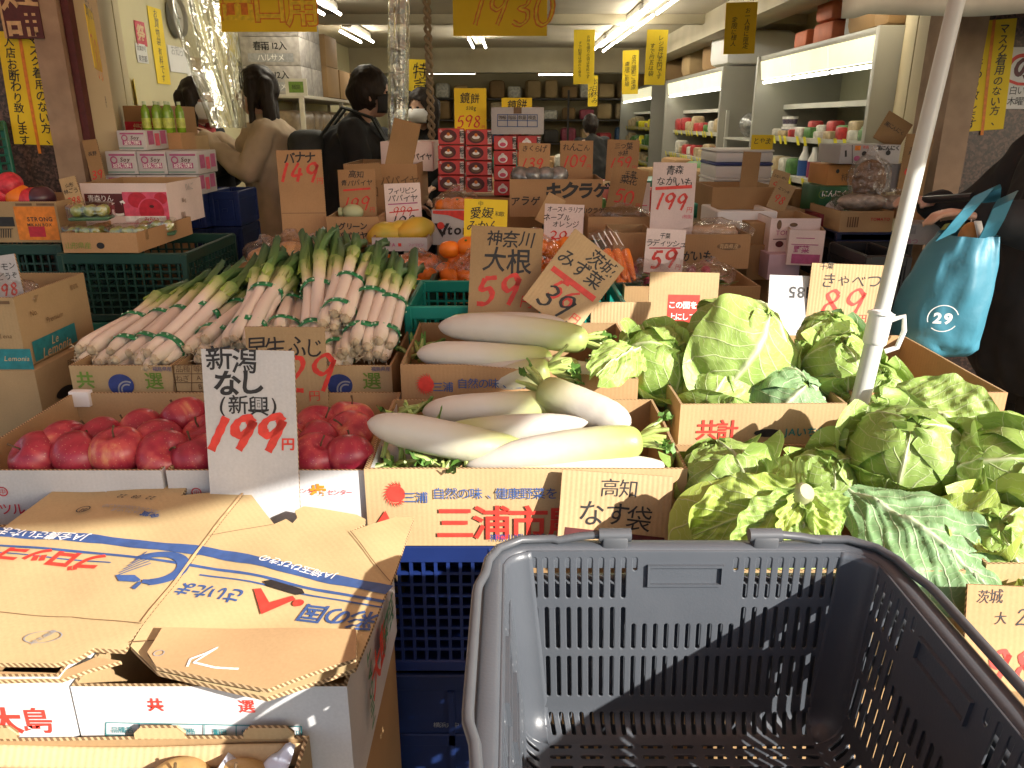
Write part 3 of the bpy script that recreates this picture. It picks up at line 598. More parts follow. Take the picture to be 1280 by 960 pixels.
def fuse(name, mb, m, parent, voxel=.01, smooth=3, fold=0.0, seed=0, fs=9):
    me = bpy.data.meshes.new('tmp'); me.from_pydata(mb.v, [], mb.f); me.update()
    o = bpy.data.objects.new('tmp', me); COL.objects.link(o)
    r = o.modifiers.new('r', 'REMESH'); r.mode = 'VOXEL'; r.voxel_size = voxel
    s = o.modifiers.new('s', 'SMOOTH'); s.iterations = smooth; s.factor = .5
    m2 = bpy.data.meshes.new_from_object(o.evaluated_get(bpy.context.evaluated_depsgraph_get())); bpy.data.objects.remove(o); bpy.data.meshes.remove(me)
    if fold:
        m2.calc_loop_triangles() if False else None
        ns = [v.normal.copy() for v in m2.vertices]
        for v, n in zip(m2.vertices, ns):
            p = v.co; v.co = p + n * fold * (noise.noise(V((p.x * fs + seed, p.y * fs, p.z * fs * .6))) + .5 * noise.noise(V((p.x * fs * 2.3, p.y * fs * 2.3 + seed, p.z * fs * 1.6))))
    m2.materials.clear(); m2.materials.append(m); m2.polygons.foreach_set('use_smooth', [True] * len(m2.polygons)); m2.update()
    m2.name = name; return link(name, m2, parent)
def hand(mb, w, d, side, k=1.0):
    """palm + five bent fingers from wrist w along direction d"""
    d = V(d).normalized(); up = V((0, 0, 1)); x = d.cross(up)
    x = x.normalized() if x.length > .1 else V((1, 0, 0)); up = x.cross(d)
    c = w + d * .045 * k
    for i in range(4):
        q = x * ((i - 1.5) * .019 * k); capsule(mb, w + q * .6, c + q + d * .02 * k, .012 * k, .0115 * k, 8)
        L = [.032, .038, .035, .026][i] * k; a = c + q + d * .025 * k; b = a + d * L - up * .012 * k; e = b + d * L * .5 - up * L * .8
        capsule(mb, a, b, .0088 * k, .0082 * k, 8); capsule(mb, b, e, .0082 * k, .007 * k, 8)
    t = w + d * .015 * k - x * side * .022 * k; b = t + d * .03 * k - x * side * .022 * k - up * .012 * k; capsule(mb, t, b, .012 * k, .0095 * k, 8); capsule(mb, b, b + d * .028 * k - up * .012 * k, .0095 * k, .008 * k, 8)
def person(label, loc, rz, H=1.62, lean=.06, nod=.03, eR=None, hR=None, eL=None, hL=None, jacket=None, jlen=.45, trousers=None, hair='long', mask=None, scarf=None, bulk=1.0, pack=None, apron=None, group=None, cat='person'):
    """faces local +Y. joints in local metres for H = 1.65; e* elbows, h* wrists"""
    k = H / 1.65; ro = thing('person', label, cat, loc, rz, group)
    hip = V((0, 0, .90)); ch = V((0, lean, 1.24)); nk = V((0, lean + .01, 1.40)); hd = V((0, lean + .035 + nod, 1.535))
    sR, sL = V((.17, lean, 1.345)), V((-.17, lean, 1.345))
    eR = V(eR or (.22, lean, 1.07)); eL = V(eL or (-.22, lean, 1.07)); hR = V(hR or (.2, lean + .22, 1.02)); hL = V(hL or (-.2, lean + .22, 1.02))
    sc = Matrix.Scale(k, 4); b = MB(); b.M = sc
    # torso, neck
    capsule(b, hip + V((0, 0, -.02)), hip + V((0, 0, .1)), .135, .125, 14, 1.15); capsule(b, hip + V((0, 0, .1)), ch, .12, .135, 14, 1.2); capsule(b, ch, ch + V((0, 0, .07)), .13, .10, 14, 1.3)
    capsule(b, nk - V((0, .01, .04)), hd - V((0, .025, .05)), .052, .05)
    # head with jaw, nose, ears
    b.ball(hd + V((0, -.012, .02)), .098, 20, 14, 0, (.80, .98, 1.12)); b.ball(hd + V((0, .022, -.055)), .062, 14, 10, 0, (.88, .95, .95))
    capsule(b, hd + V((0, .083, .01)), hd + V((0, .10, -.022)), .008, .013, 8)
    for sx in (-1, 1): b.ball(hd + V((sx * .078, -.015, -.012)), .022, 8, 6, 0, (.4, .8, 1.3)); b.ball(hd + V((sx * .032, .072, -.048)), .02, 8, 6)
    capsule(b, hd + V((-.02, .083, -.058)), hd + V((.02, .083, -.058)), .009, .009, 8)
    for sh, e, h, sd in ((sR, eR, hR, 1), (sL, eL, hL, -1)):
        capsule(b, sh * .0 + sh, e, .052, .041); capsule(b, e, h, .041, .028); d = (h - e).normalized(); hand(b, h + d * .01, d, sd)
        capsule(b, ch + V((sd * .06, 0, .09)), sh, .07, .055)
    for sd in (-1, 1):
        hp, kn, an = V((sd * .085, 0, .86)), V((sd * .095, .015, .47)), V((sd * .10, -.01, .085)); capsule(b, hp, kn, .088, .058); capsule(b, kn, an, .058, .04); capsule(b, an + V((0, -.03, -.04)), an + V((0, .14, -.05)), .04, .034)
    fuse('body', b, skin, ro, .0085, 3)
    if jacket:
        j = MB(); j.M = sc; B = bulk
        capsule(j, hip + V((0, 0, .45 - jlen - .0)), hip + V((0, 0, .12)), .178 * B, .16 * B, 16, 1.16); capsule(j, hip + V((0, 0, .1)), ch, .158 * B, .165 * B, 16, 1.2); capsule(j, ch, ch + V((0, -.005, .085)), .155 * B, .115, 14, 1.3)
        capsule(j, nk - V((0, .0, .045)), nk + V((0, -.005, -.005)), .075, .07)
        for sh, e, h, sd in ((sR, eR, hR, 1), (sL, eL, hL, -1)):
            capsule(j, ch + V((sd * .07, 0, .07)), sh, .088, .072 * B); capsule(j, sh, e, .070 * B, .058 * B); capsule(j, e, e.lerp(h, .97), .058 * B, .047 * B)
        fuse('jacket', j, jacket, ro, .012, 2, .022, sum(map(ord, label)) % 50)
    if trousers:
        j = MB(); j.M = sc
        capsule(j, hip + V((0, 0, -.03)), hip + V((0, 0, .08)), .15, .14, 14, 1.15)
        for sd in (-1, 1):
            hp, kn, an = V((sd * .085, 0, .86)), V((sd * .095, .015, .47)), V((sd * .10, -.01, .12)); capsule(j, hp, kn, .10, .075); capsule(j, kn, an, .075, .06)
        fuse('trousers', j, trousers, ro, .014, 2, .012)
        j = MB(); j.M = sc
    for sd in (-1, 1):
        s = MB(); s.M = sc; an = V((sd * .10, -.01, .085)); capsule(s, an + V((0, -.035, -.035)), an + V((0, .15, -.045)), .05, .042); fuse('shoe', s, black_pl, ro, .012, 1)
    hh = MB(); hh.M = sc; c = hd + V((0, -.02, .03))
    hh.ball(c, .112, 20, 14, 0, (.86, .98, 1.1))
    if hair == 'long':
        for x in (-.085, -.05, 0, .05, .085): capsule(hh, c + V((x * .85, -.045, .02)), hd + V((x * .95, -.085 - .02 * (abs(x) < .03), -.32)), .042, .024)
        for sd in (-1, 1): capsule(hh, c + V((sd * .07, .03, .03)), hd + V((sd * .082, .02, -.22)), .026, .014)
    elif hair == 'bob':
        for sd in (-1, 1):
            capsule(hh, c + V((sd * .08, .02, .02)), hd + V((sd * .092, .02, -.12)), .034, .026); capsule(hh, c + V((sd * .075, -.04, .0)), hd + V((sd * .075, -.05, -.14)), .045, .035)
        capsule(hh, c + V((0, -.06, 0)), hd + V((0, -.07, -.13)), .06, .04)
    else:
        capsule(hh, c + V((0, -.06, -.02)), hd + V((0, -.06, -.08)), .065, .045)
    # cut the face opening: drop geometry in front of the face
    ho = fuse('hair', hh, hair_m, ro, .0085, 2, .006, 3, 30)
    bm = bmesh.new(); bm.from_mesh(ho.data); hk = hd * k
    fr = .03 if hair == 'short' else .035
    kill = [v for v in bm.verts if v.co.y > hk.y + (fr - .012) * k and (v.co.x / (.074 * k)) ** 2 + ((v.co.z - hk.z + .045 * k) / (.105 * k)) ** 2 < 1 + .25 * noise.noise(v.co * 60)]
    bmesh.ops.delete(bm, geom=kill, context='VERTS'); bm.to_mesh(ho.data); bm.free()
    e = MB(); e.M = sc
    for sd in (-1, 1):
        ee = MB(); ee.M = sc; ee.ball(hd + V((sd * .03, .0755, .012)), .0105, 10, 8, 0, (1.3, .7, .75)); obj('eye', ee, ink['black'], ro)
    if mask:
        e = MB(); e.M = sc
        def mk(u, v):
            a = (u - .5) * 2.5; zz = .004 - v * .095; rr = .083 + .02 * math.sin(math.pi * v); return hd + V((math.sin(a) * rr * .93, -.012 + math.cos(a) * rr * 1.26, zz))
        e.grid(mk, 18, 8); o = obj('face_mask', e, mask, ro); md = o.modifiers.new('s', 'SOLIDIFY'); md.thickness = .003
    if scarf:
        e = MB(); e.M = sc; e.tube([nk + V((.078 * math.cos(t), .075 * math.sin(t) + .005, -.015 + .015 * math.sin(3 * t) - .01 * math.sin(t))) for t in [i * 2 * math.pi / 24 for i in range(25)]], .032, 10); obj('scarf', e, scarf, ro)
    if pack:
        e = MB(); e.M = sc @ Matrix.Translation((0, lean - .25, 1.12)); e.bbox(-.16, .16, -.10, .10, -.24, .24, .07, 4); obj('backpack', e, pack, ro)
        p2 = MB(); p2.M = sc @ Matrix.Translation((0, lean - .36, 1.04)); p2.bbox(-.12, .12, -.03, .04, -.12, .1, .03, 3); obj('pack_pocket', p2, pack, ro)
        for sd in (-1, 1): s2 = MB(); s2.M = sc; s2.tube([(sd * .11, lean - .17, 1.33), (sd * .12, lean - .05, 1.47), (sd * .125, lean + .1, 1.42), (sd * .12, lean + .19, 1.25), (sd * .13, lean + .1, 1.05), (sd * .13, lean - .15, .95)], .022, 8, flat=.4); obj('pack_strap', s2, pack, ro)
    if apron:
        e = MB(); e.M = sc; e.grid(lambda u, v: V(((u - .5) * .36 * (1 if v < .6 else 1 - (v - .6)), lean * v + .235 - .5 * ((u - .5) ** 2), .55 + v * .72)), 12, 12); o = obj('apron', e, apron, ro); md = o.modifiers.new('s', 'SOLIDIFY'); md.thickness = .004
    return ro
black_c = mat('black_cloth', (.014, .014, .015), .85, .25, 12); beige_c = mat('beige_coat_cloth', (.56, .44, .31), .85, .1, 10, bump=.2, bscale=300); dark_c = mat('charcoal_cloth', (.022, .023, .03), .85, .2, 10); navy_c = mat('dark_denim', (.02, .024, .04), .85, .2, 10)
red_c = mat('red_wool', (.30, .03, .035), .9, .2, 30); mask_w = mat('white_mask', (.7, .7, .7), .8, .03); mask_k = mat('black_mask', (.02, .02, .022), .8, .1); pack_m = mat('dark_backpack', (.03, .034, .032), .7, .2, 20)
def headpos(px, py, Y): return atY(px, py, Y)
p = atY(229, 118, 4.7)
person('cashier with dark bob, red scarf and dark top behind the clear curtain', (p.x, p.y, .02), rad(-108), 1.585, .05, .02, eR=(.22, .10, 1.10), hR=(.10, .36, 1.20), eL=(-.22, .10, 1.10), hL=(-.08, .38, 1.22), jacket=dark_c, jlen=.35, trousers=navy_c, hair='bob', mask=mask_w, scarf=red_c, apron=dark_c)
p = atY(338, 118, 4.45)
person('woman with long dark hair in a beige coat paying at the till', (p.x, p.y + .02, .02), rad(98), 1.63, .03, .02, eR=(.22, .10, 1.10), hR=(.10, .34, 1.30), eL=(-.23, .12, 1.13), hL=(-.09, .36, 1.30), jacket=beige_c, jlen=.66, trousers=navy_c, hair='long', bulk=1.06)
p = atY(468, 122, 4.3)
person('man in a black puffer jacket and black mask wearing a backpack', (p.x - .21, p.y, .02), rad(-84), 1.62, .10, .07, eR=(.24, .14, 1.05), hR=(.15, .38, .98), eL=(-.24, .14, 1.05), hL=(-.15, .38, 1.0), jacket=black_c, jlen=.45, trousers=navy_c, hair='short', mask=mask_k, bulk=1.12, pack=pack_m)
p = atY(541, 140, 5.6)
person('dark haired shopper in black with a white mask, far behind the rice cake boxes', (p.x, p.y, .02), rad(150), 1.56, .06, .05, jacket=black_c, trousers=navy_c, hair='bob', mask=mask_w)
p = atY(518, 140, 5.9)
person('dark haired person partly hidden behind the rolled clear curtain', (p.x - .1, p.y, .02), rad(200), 1.56, .06, .05, jacket=dark_c, trousers=navy_c, hair='long', mask=mask_w)
p = atY(746, 172, 8.4)
person('far shopper in black near the back of the shop', (p.x, p.y, .02), rad(20), 1.42, .12, .05, jacket=black_c, trousers=black_c, hair='short')
# the shopper at the right edge, facing left, bag on the forearm
SX, SY = 1.64, 2.30
rm = person('shopper in black reaching left, with a teal bag on the forearm', (SX, SY, 0), rad(88), 1.72, -.06, .0, eR=(.26, .14, 1.06), hR=(.22, .28, 1.10), eL=(-.27, .12, 1.07), hL=(-.23, .37, 1.11), jacket=black_c, jlen=.62, trousers=black_c, hair='short', bulk=1.12, mask=mask_k)
# teal carrier bag hanging from that forearm
teal = mat('teal_nylon', (.04, .18, .25), .5, .10, 6, bump=1.0, bscale=16)
Yb = 1.98
def bp(px, py): return atY(px, py, Yb)
bag = thing('carrier_bag', 'teal nylon shopping bag with white emblem hanging from a forearm', 'bag', bp(1180, 448))
BO = bag.location.copy()
g = MB()
Lp = [(1178, 292), (1158, 318), (1138, 355), (1120, 400), (1117, 420), (1126, 437), (1150, 448)]; Rp = [(1240, 292), (1240, 325), (1236, 355), (1228, 395), (1222, 422), (1220, 434), (1205, 445)]
def bagp(u, v, r):
    i = min(int(v * 6), 5); f = v * 6 - i; a = V((*Lp[i], 0)).lerp(V((*Lp[i + 1], 0)), f); b = V((*Rp[i], 0)).lerp(V((*Rp[i + 1], 0)), f)
    A, B = bp(a.x, a.y), bp(b.x, b.y); c = (A + B) / 2; h = (B - A) / 2; t = u * 2 * math.pi; dp = .095 * math.sin(math.pi * min(1, .25 + v * .75)) ** .6 * (1 if v < .97 else .4)
    n = noise.noise(V((u * 7, v * 3, 1))) * .018 + .008 * noise.noise(V((u * 22, v * 7, 4))) + .006 * math.sin(u * 40 + v * 4) * (1 - v)
    return c + h * (math.cos(t) * (r + n * 4)) + V((0, math.sin(t) * dp * r + n, 0))
g.grid(lambda u, v: bagp(u, v, 1.0), 60, 30, 0, True); g.grid(lambda u, v: bagp(u, .985, 1 - v), 60, 3, 0, True)
obj('pouch', g, teal, bag, off=BO, angle=180)
def strap(P, wd, nm='strap'):
    g = MB(); P = [V(q) for q in P]
    for o in (0, .003):
        g.grid(lambda u, v: P[min(int(v * (len(P) - 1)), len(P) - 2)].lerp(P[min(int(v * (len(P) - 1)), len(P) - 2) + 1], v * (len(P) - 1) - min(int(v * (len(P) - 1)), len(P) - 2)) + V(((u - .5) * wd, o, (u - .5) * wd * .5)), 4, 24)
    obj(nm, g, teal, bag, off=BO)
q = lambda px, py, dy=0: atY(px, py, Yb + dy)
strap([q(1182, 296, -.08), q(1196, 280, -.10), q(1215, 258, -.11), q(1230, 240, -.1), q(1238, 236, 0), q(1240, 240, .1), q(1238, 262, .12)], .045)
strap([q(1232, 300, -.05), q(1243, 280, -.08), q(1254, 255, -.09), q(1260, 244, -.04), q(1262, 244, .1)], .045)
Le = BO
g = []
write(bag, lambda u, v, z: V((q(1150, 385).x + u, bagp(.69, .5, 1).y - .028 - z * 3 - u * .30, q(1150, 385).z + v)), [('t', 'white', 0, 0, '29', .036, dict(wt=.04)), ('p', 'white', ring2(0, 0, .032, .034, 24, 20, 200)), ('p', 'white', ring2(0, 0, .032, .034, 24, 230, 330))], off=BO, name='emblem')
g = MB(); bread = thing('bread_roll', 'bread in a white wrapper sticking out of the teal bag', 'bread', q(1212, 300))
g.ball(q(1211, 300, -.01), .035, 14, 10, 0, (.8, .7, 1.3)); obj('loaf', g, mat('bread_crust', (.46, .22, .06), .6, .3, 20), bread, off=bread.location)
g = MB(); W0 = [(1198, 306), (1204, 285), (1213, 272), (1222, 283), (1233, 308)]
g.grid(lambda u, v: q(1213 + (1198 + 37 * u - 1213) * (1 - v * .75) , 310 - 36 * v * (1 - abs(u - .5) * .8), .04 - .035 * math.sin(u * math.pi) * 0 + .012 * math.sin(u * 20)), 16, 6)
g.grid(lambda u, v: q(1226 + 9 * u - 8 * v, 312 - 36 * v, -.05 + .05 * u), 6, 6)
o = obj('wrapper', g, white_p, bread, off=bread.location); md = o.modifiers.new('s', 'SOLIDIFY'); md.thickness = .0015
# ================================================================== produce builders
def attr_mat(name, stops, rough=.45, sss=.1, bump=.0, noise_amt=.12, nscale=30, trans=0.0, ch='R', coat=0.0, bands=0, vor=0):
    """colour from the 'grad' attribute's channel through a ramp, with a little mottling"""
    m, t, b = _nodes(name); N, L = t.nodes, t.links
    at = N.new('ShaderNodeAttribute'); at.attribute_name = 'grad'; sp_ = N.new('ShaderNodeSeparateColor'); L.new(at.outputs['Color'], sp_.inputs[0])
    tc = N.new('ShaderNodeTexCoord'); nz = N.new('ShaderNodeTexNoise'); nz.inputs['Scale'].default_value = nscale; nz.inputs['Detail'].default_value = 5; L.new(tc.outputs['Object'], nz.inputs['Vector'])
    ma = N.new('ShaderNodeMath'); ma.operation = 'MULTIPLY_ADD'; ma.inputs[1].default_value = noise_amt * 2; L.new(nz.outputs['Fac'], ma.inputs[0])
    mb = N.new('ShaderNodeMath'); mb.operation = 'SUBTRACT'; mb.inputs[1].default_value = noise_amt; L.new(sp_.outputs[{'R': 0, 'G': 1, 'B': 2}[ch]], mb.inputs[0]); L.new(mb.outputs[0], ma.inputs[2])
    cr = N.new('ShaderNodeValToRGB'); el = cr.color_ramp.elements
    while len(el) < len(stops): el.new(.5)
    for e, (p, c) in zip(el, stops): e.position = p; e.color = (*c, 1)
    L.new(ma.outputs[0], cr.inputs[0]); col = cr.outputs[0]
    if vor:
        vn = N.new('ShaderNodeTexVoronoi'); vn.feature = 'DISTANCE_TO_EDGE'; vn.inputs['Scale'].default_value = vor
        wp = N.new('ShaderNodeMix'); wp.data_type = 'RGBA'; wp.inputs['Factor'].default_value = .04; L.new(tc.outputs['Object'], wp.inputs['A']); L.new(nz.outputs['Color'], wp.inputs['B']); L.new(wp.outputs['Result'], vn.inputs['Vector'])
        v1 = N.new('ShaderNodeMapRange'); v1.inputs['From Max'].default_value = .16; v1.inputs['To Min'].default_value = 1; v1.inputs['To Max'].default_value = 0; L.new(vn.outputs['Distance'], v1.inputs['Value'])
        v2 = N.new('ShaderNodeMath'); v2.operation = 'MULTIPLY_ADD'; v2.inputs[1].default_value = .20; L.new(v1.outputs[0], v2.inputs[0]); L.new(ma.outputs[0], v2.inputs[2]); L.new(v2.outputs[0], cr.inputs[0])
        b2 = N.new('ShaderNodeBump'); b2.inputs['Strength'].default_value = .55; b2.inputs['Distance'].default_value = .003; L.new(v1.outputs[0], b2.inputs['Height']); L.new(b2.outputs['Normal'], b.inputs['Normal'])
    oi = N.new('ShaderNodeObjectInfo'); mr2 = N.new('ShaderNodeMapRange'); mr2.inputs['To Min'].default_value = .88; mr2.inputs['To Max'].default_value = 1.08
    L.new(oi.outputs['Random'], mr2.inputs['Value']); h = N.new('ShaderNodeHueSaturation'); L.new(mr2.outputs['Result'], h.inputs['Value']); L.new(col, h.inputs['Color']); col = h.outputs['Color']
    L.new(col, b.inputs['Base Color']); b.inputs['Roughness'].default_value = rough
    if sss: b.inputs['Subsurface Weight'].default_value = sss; b.inputs['Subsurface Radius'].default_value = (.02, .015, .008); b.inputs['Subsurface Scale'].default_value = .3
    if coat: b.inputs['Coat Weight'].default_value = coat; b.inputs['Coat Roughness'].default_value = .2
    if bump:
        bp = N.new('ShaderNodeBump'); bp.inputs['Strength'].default_value = bump; bp.inputs['Distance'].default_value = .003
        n2 = N.new('ShaderNodeTexNoise'); n2.inputs['Scale'].default_value = nscale * 3; n2.inputs['Detail'].default_value = 4; L.new(tc.outputs['Object'], n2.inputs['Vector']); L.new(n2.outputs['Fac'], bp.inputs['Height']); L.new(bp.outputs['Normal'], b.inputs['Normal'])
    if trans:
        tl = N.new('ShaderNodeBsdfTranslucent'); L.new(col, tl.inputs['Color']); mx = N.new('ShaderNodeMixShader'); mx.inputs['Fac'].default_value = trans
        L.new(b.outputs[0], mx.inputs[1]); L.new(tl.outputs[0], mx.inputs[2]); L.new(mx.outputs[0], N['Material Output'].inputs['Surface'])
    MATS[name] = m; return m
# ---- daikon
dk_m = attr_mat('daikon_skin', [(0, (.30, .38, .09)), (.12, (.42, .47, .17)), (.34, (.51, .50, .33)), (.55, (.55, .52, .45)), (1, (.56, .52, .45))], .42, .15, .22, .07, 22)
st_m = mat('leaf_stalk_green', (.34, .42, .12), .5, .3, 40); st2_m = mat('daikon_leaf_green', (.10, .22, .035), .55, .3, 50)
def daikon(label, crown, tip, r, bend=(0, 0, 0), leaf=True, Lk=.05, prof=0, seed=0, group='daikon radishes in the two kraft boxes'):
    c, t = V(crown), V(tip); rg = random.Random(seed); ro = thing('daikon_radish', label, 'daikon', c, 0, group); d = t - c; bend = V(bend)
    P = [(0, .30), (.012, .58), (.035, .80), (.08, .93), (.2, 1), (.42, .99), (.6, .93), (.74, .82), (.85, .64), (.92, .46), (.965, .28), (.988, .14), (1, .02)] if prof == 0 else [(0, .30), (.015, .6), (.05, .86), (.12, .97), (.4, 1.0), (.66, .98), (.80, .90), (.90, .72), (.955, .50), (.985, .28), (1, .05)]
    def pr(x):
        for i in range(len(P) - 1):
            if x <= P[i + 1][0]: f = (x - P[i][0]) / (P[i + 1][0] - P[i][0]); return P[i][1] + (P[i + 1][1] - P[i][1]) * f
        return .05
    ax = d.normalized(); a = ax.cross(V((0, 0, 1))).normalized(); b = a.cross(ax)
    g = MB(); nv = 46
    def sk(u, v):
        v = v ** 1.0; x = .5 - .5 * math.cos(math.pi * v) if False else v
        p = d * x + bend * math.sin(math.pi * x); rr = r * pr(x) * (1 + .02 * noise.noise(V((x * 6 + seed, u * 2, 0)))) * (1 + .006 * math.sin(x * 90 + seed) * math.sin(u * 9 + x * 13))
        w_ = u * 2 * math.pi; return p + (a * math.cos(w_) + b * math.sin(w_)) * rr
    tt = [(.5 - .5 * math.cos(math.pi * i / nv)) for i in range(nv + 1)]
    g.grid(lambda u, v: sk(u, tt[int(round(v * nv))]), 28, nv, 0, True, cf=lambda u, v: (tt[int(round(v * nv))], 0, 0))
    obj('root', g, dk_m, ro, angle=180)
    if leaf:
        g = MB(); g2 = MB()
        for i in range(11):
            ang = rg.uniform(0, 6.28); sp_ = rg.uniform(.1, .75); q = (-ax + (a * math.cos(ang) + b * math.sin(ang)) * sp_).normalized(); L_ = Lk * rg.uniform(.6, 1.1); o0 = (a * math.cos(ang) + b * math.sin(ang)) * r * .25 - ax * -.004
            pts = [o0, o0 + q * L_ * .5, o0 + q * L_ + V((0, 0, -.25 * L_ * rg.random()))]
            g.tube(pts, [.0055, .0048, .0032], 7)
            if i % 3 == 0:
                for s_ in range(2):
                    e = pts[-1] - q * L_ * .25 * s_; w_ = q.cross(V((rg.uniform(-1, 1), rg.uniform(-1, 1), rg.uniform(-1, 1)))).normalized()
                    g2.grid(lambda u, v: e + q * (u * .02) + w_ * ((v - .5) * .02 * (1 + .4 * math.sin(u * 9))) + V((0, 0, .004 * math.sin(v * 8 + u * 5))), 4, 4)
        obj('leaf_stub', g, st_m, ro); obj('leaf_scrap', g2, st2_m, ro)
    return ro
def A(px, py, Y): return atY(px, py, Y)
# ---- apples
def _apple_m():
    m, t, b = _nodes('red_apple_skin'); N, L = t.nodes, t.links
    tc = N.new('ShaderNodeTexCoord'); oi = N.new('ShaderNodeObjectInfo')
    mp = N.new('ShaderNodeMapping'); mp.inputs['Scale'].default_value = (60, 60, 7); L.new(tc.outputs['Object'], mp.inputs['Vector'])
    n1 = N.new('ShaderNodeTexNoise'); n1.inputs['Scale'].default_value = 1.2; n1.inputs['Detail'].default_value = 6; n1.noise_dimensions = '4D'; L.new(mp.outputs[0], n1.inputs['Vector'])
    mw = N.new('ShaderNodeMath'); mw.operation = 'MULTIPLY'; mw.inputs[1].default_value = 50; L.new(oi.outputs['Random'], mw.inputs[0]); L.new(mw.outputs[0], n1.inputs['W'])
    n2 = N.new('ShaderNodeTexNoise'); n2.inputs['Scale'].default_value = 11; n2.noise_dimensions = '4D'; n2.inputs['Detail'].default_value = 2; L.new(tc.outputs['Object'], n2.inputs['Vector']); L.new(mw.outputs[0], n2.inputs['W'])
    ad = N.new('ShaderNodeMath'); ad.operation = 'MULTIPLY_ADD'; ad.inputs[1].default_value = 1.5; L.new(n2.outputs['Fac'], ad.inputs[0]); L.new(n1.outputs['Fac'], ad.inputs[2])
    mr = N.new('ShaderNodeMapRange'); mr.inputs['From Min'].default_value = .85; mr.inputs['From Max'].default_value = 1.72; L.new(ad.outputs[0], mr.inputs['Value'])
    cr = N.new('ShaderNodeValToRGB'); e = cr.color_ramp.elements; e[0].position = 0; e[0].color = (.20, .010, .025, 1); e[1].position = 1; e[1].color = (.68, .48, .20, 1)
    for p, c in ((.40, (.34, .022, .045, 1)), (.64, (.48, .07, .07, 1)), (.83, (.60, .24, .12, 1))): x = e.new(p); x.color = c
    L.new(mr.outputs[0], cr.inputs[0])
    vo = N.new('ShaderNodeTexVoronoi'); vo.inputs['Scale'].default_value = 190; L.new(tc.outputs['Object'], vo.inputs['Vector'])
    lt = N.new('ShaderNodeMath'); lt.operation = 'LESS_THAN'; lt.inputs[1].default_value = .16; L.new(vo.outputs['Distance'], lt.inputs[0]); l2 = N.new('ShaderNodeMath'); l2.operation = 'MULTIPLY'; l2.inputs[1].default_value = .45; L.new(lt.outputs[0], l2.inputs[0])
    mx = N.new('ShaderNodeMix'); mx.data_type = 'RGBA'; L.new(l2.outputs[0], mx.inputs['Factor']); L.new(cr.outputs[0], mx.inputs['A']); mx.inputs['B'].default_value = (.62, .40, .25, 1)
    L.new(mx.outputs['Result'], b.inputs['Base Color']); b.inputs['Roughness'].default_value = .33; b.inputs['Subsurface Weight'].default_value = .05; b.inputs['Subsurface Scale'].default_value = .2
    return m
apple_m = _apple_m(); stem_m = mat('fruit_stem', (.10, .06, .025), .7, .2)
def fruit_mesh(R_, dimple=.30, flat=.92, lob=.02, n=30):
    g = MB()
    def f(u, v):
        th = math.pi * v; a = 2 * math.pi * u; r = R_ * math.sin(th); z = -R_ * flat * math.cos(th)
        k = math.exp(-(r / (R_ * .34)) ** 2); z += -dimple * R_ * k if v > .5 else dimple * .5 * R_ * k
        r *= 1 + lob * math.cos(5 * a) * (1 - v) ; r *= 1 + .06 * (v - .5)
        return (r * math.cos(a), r * math.sin(a), z)
    g.grid(f, n, 22, 0, True); return g
apx = thing('apple', 'tmp', 'apple')
obj('skin', fruit_mesh(.043), apple_m, apx, angle=180)
g = MB(); g.tube([(0, 0, .026), (.001, .001, .038), (.005, .002, .047)], [.0016, .0014, .002], 6); obj('stem', g, stem_m, apx)
ap_first = [True]
def apple(label, p, group, sc=1.0, rot=None):
    rot = rot or (R.uniform(-.9, .9), R.uniform(-.9, .9), R.uniform(0, 6))
    if ap_first[0]:
        ap_first[0] = False; apx.location = p; apx.rotation_euler = rot; apx['label'] = label; apx['group'] = group; apx.scale = (sc,) * 3; return apx
    return dup(apx, p, rot, label, group, (sc, sc, sc * R.uniform(.92, 1.0)))
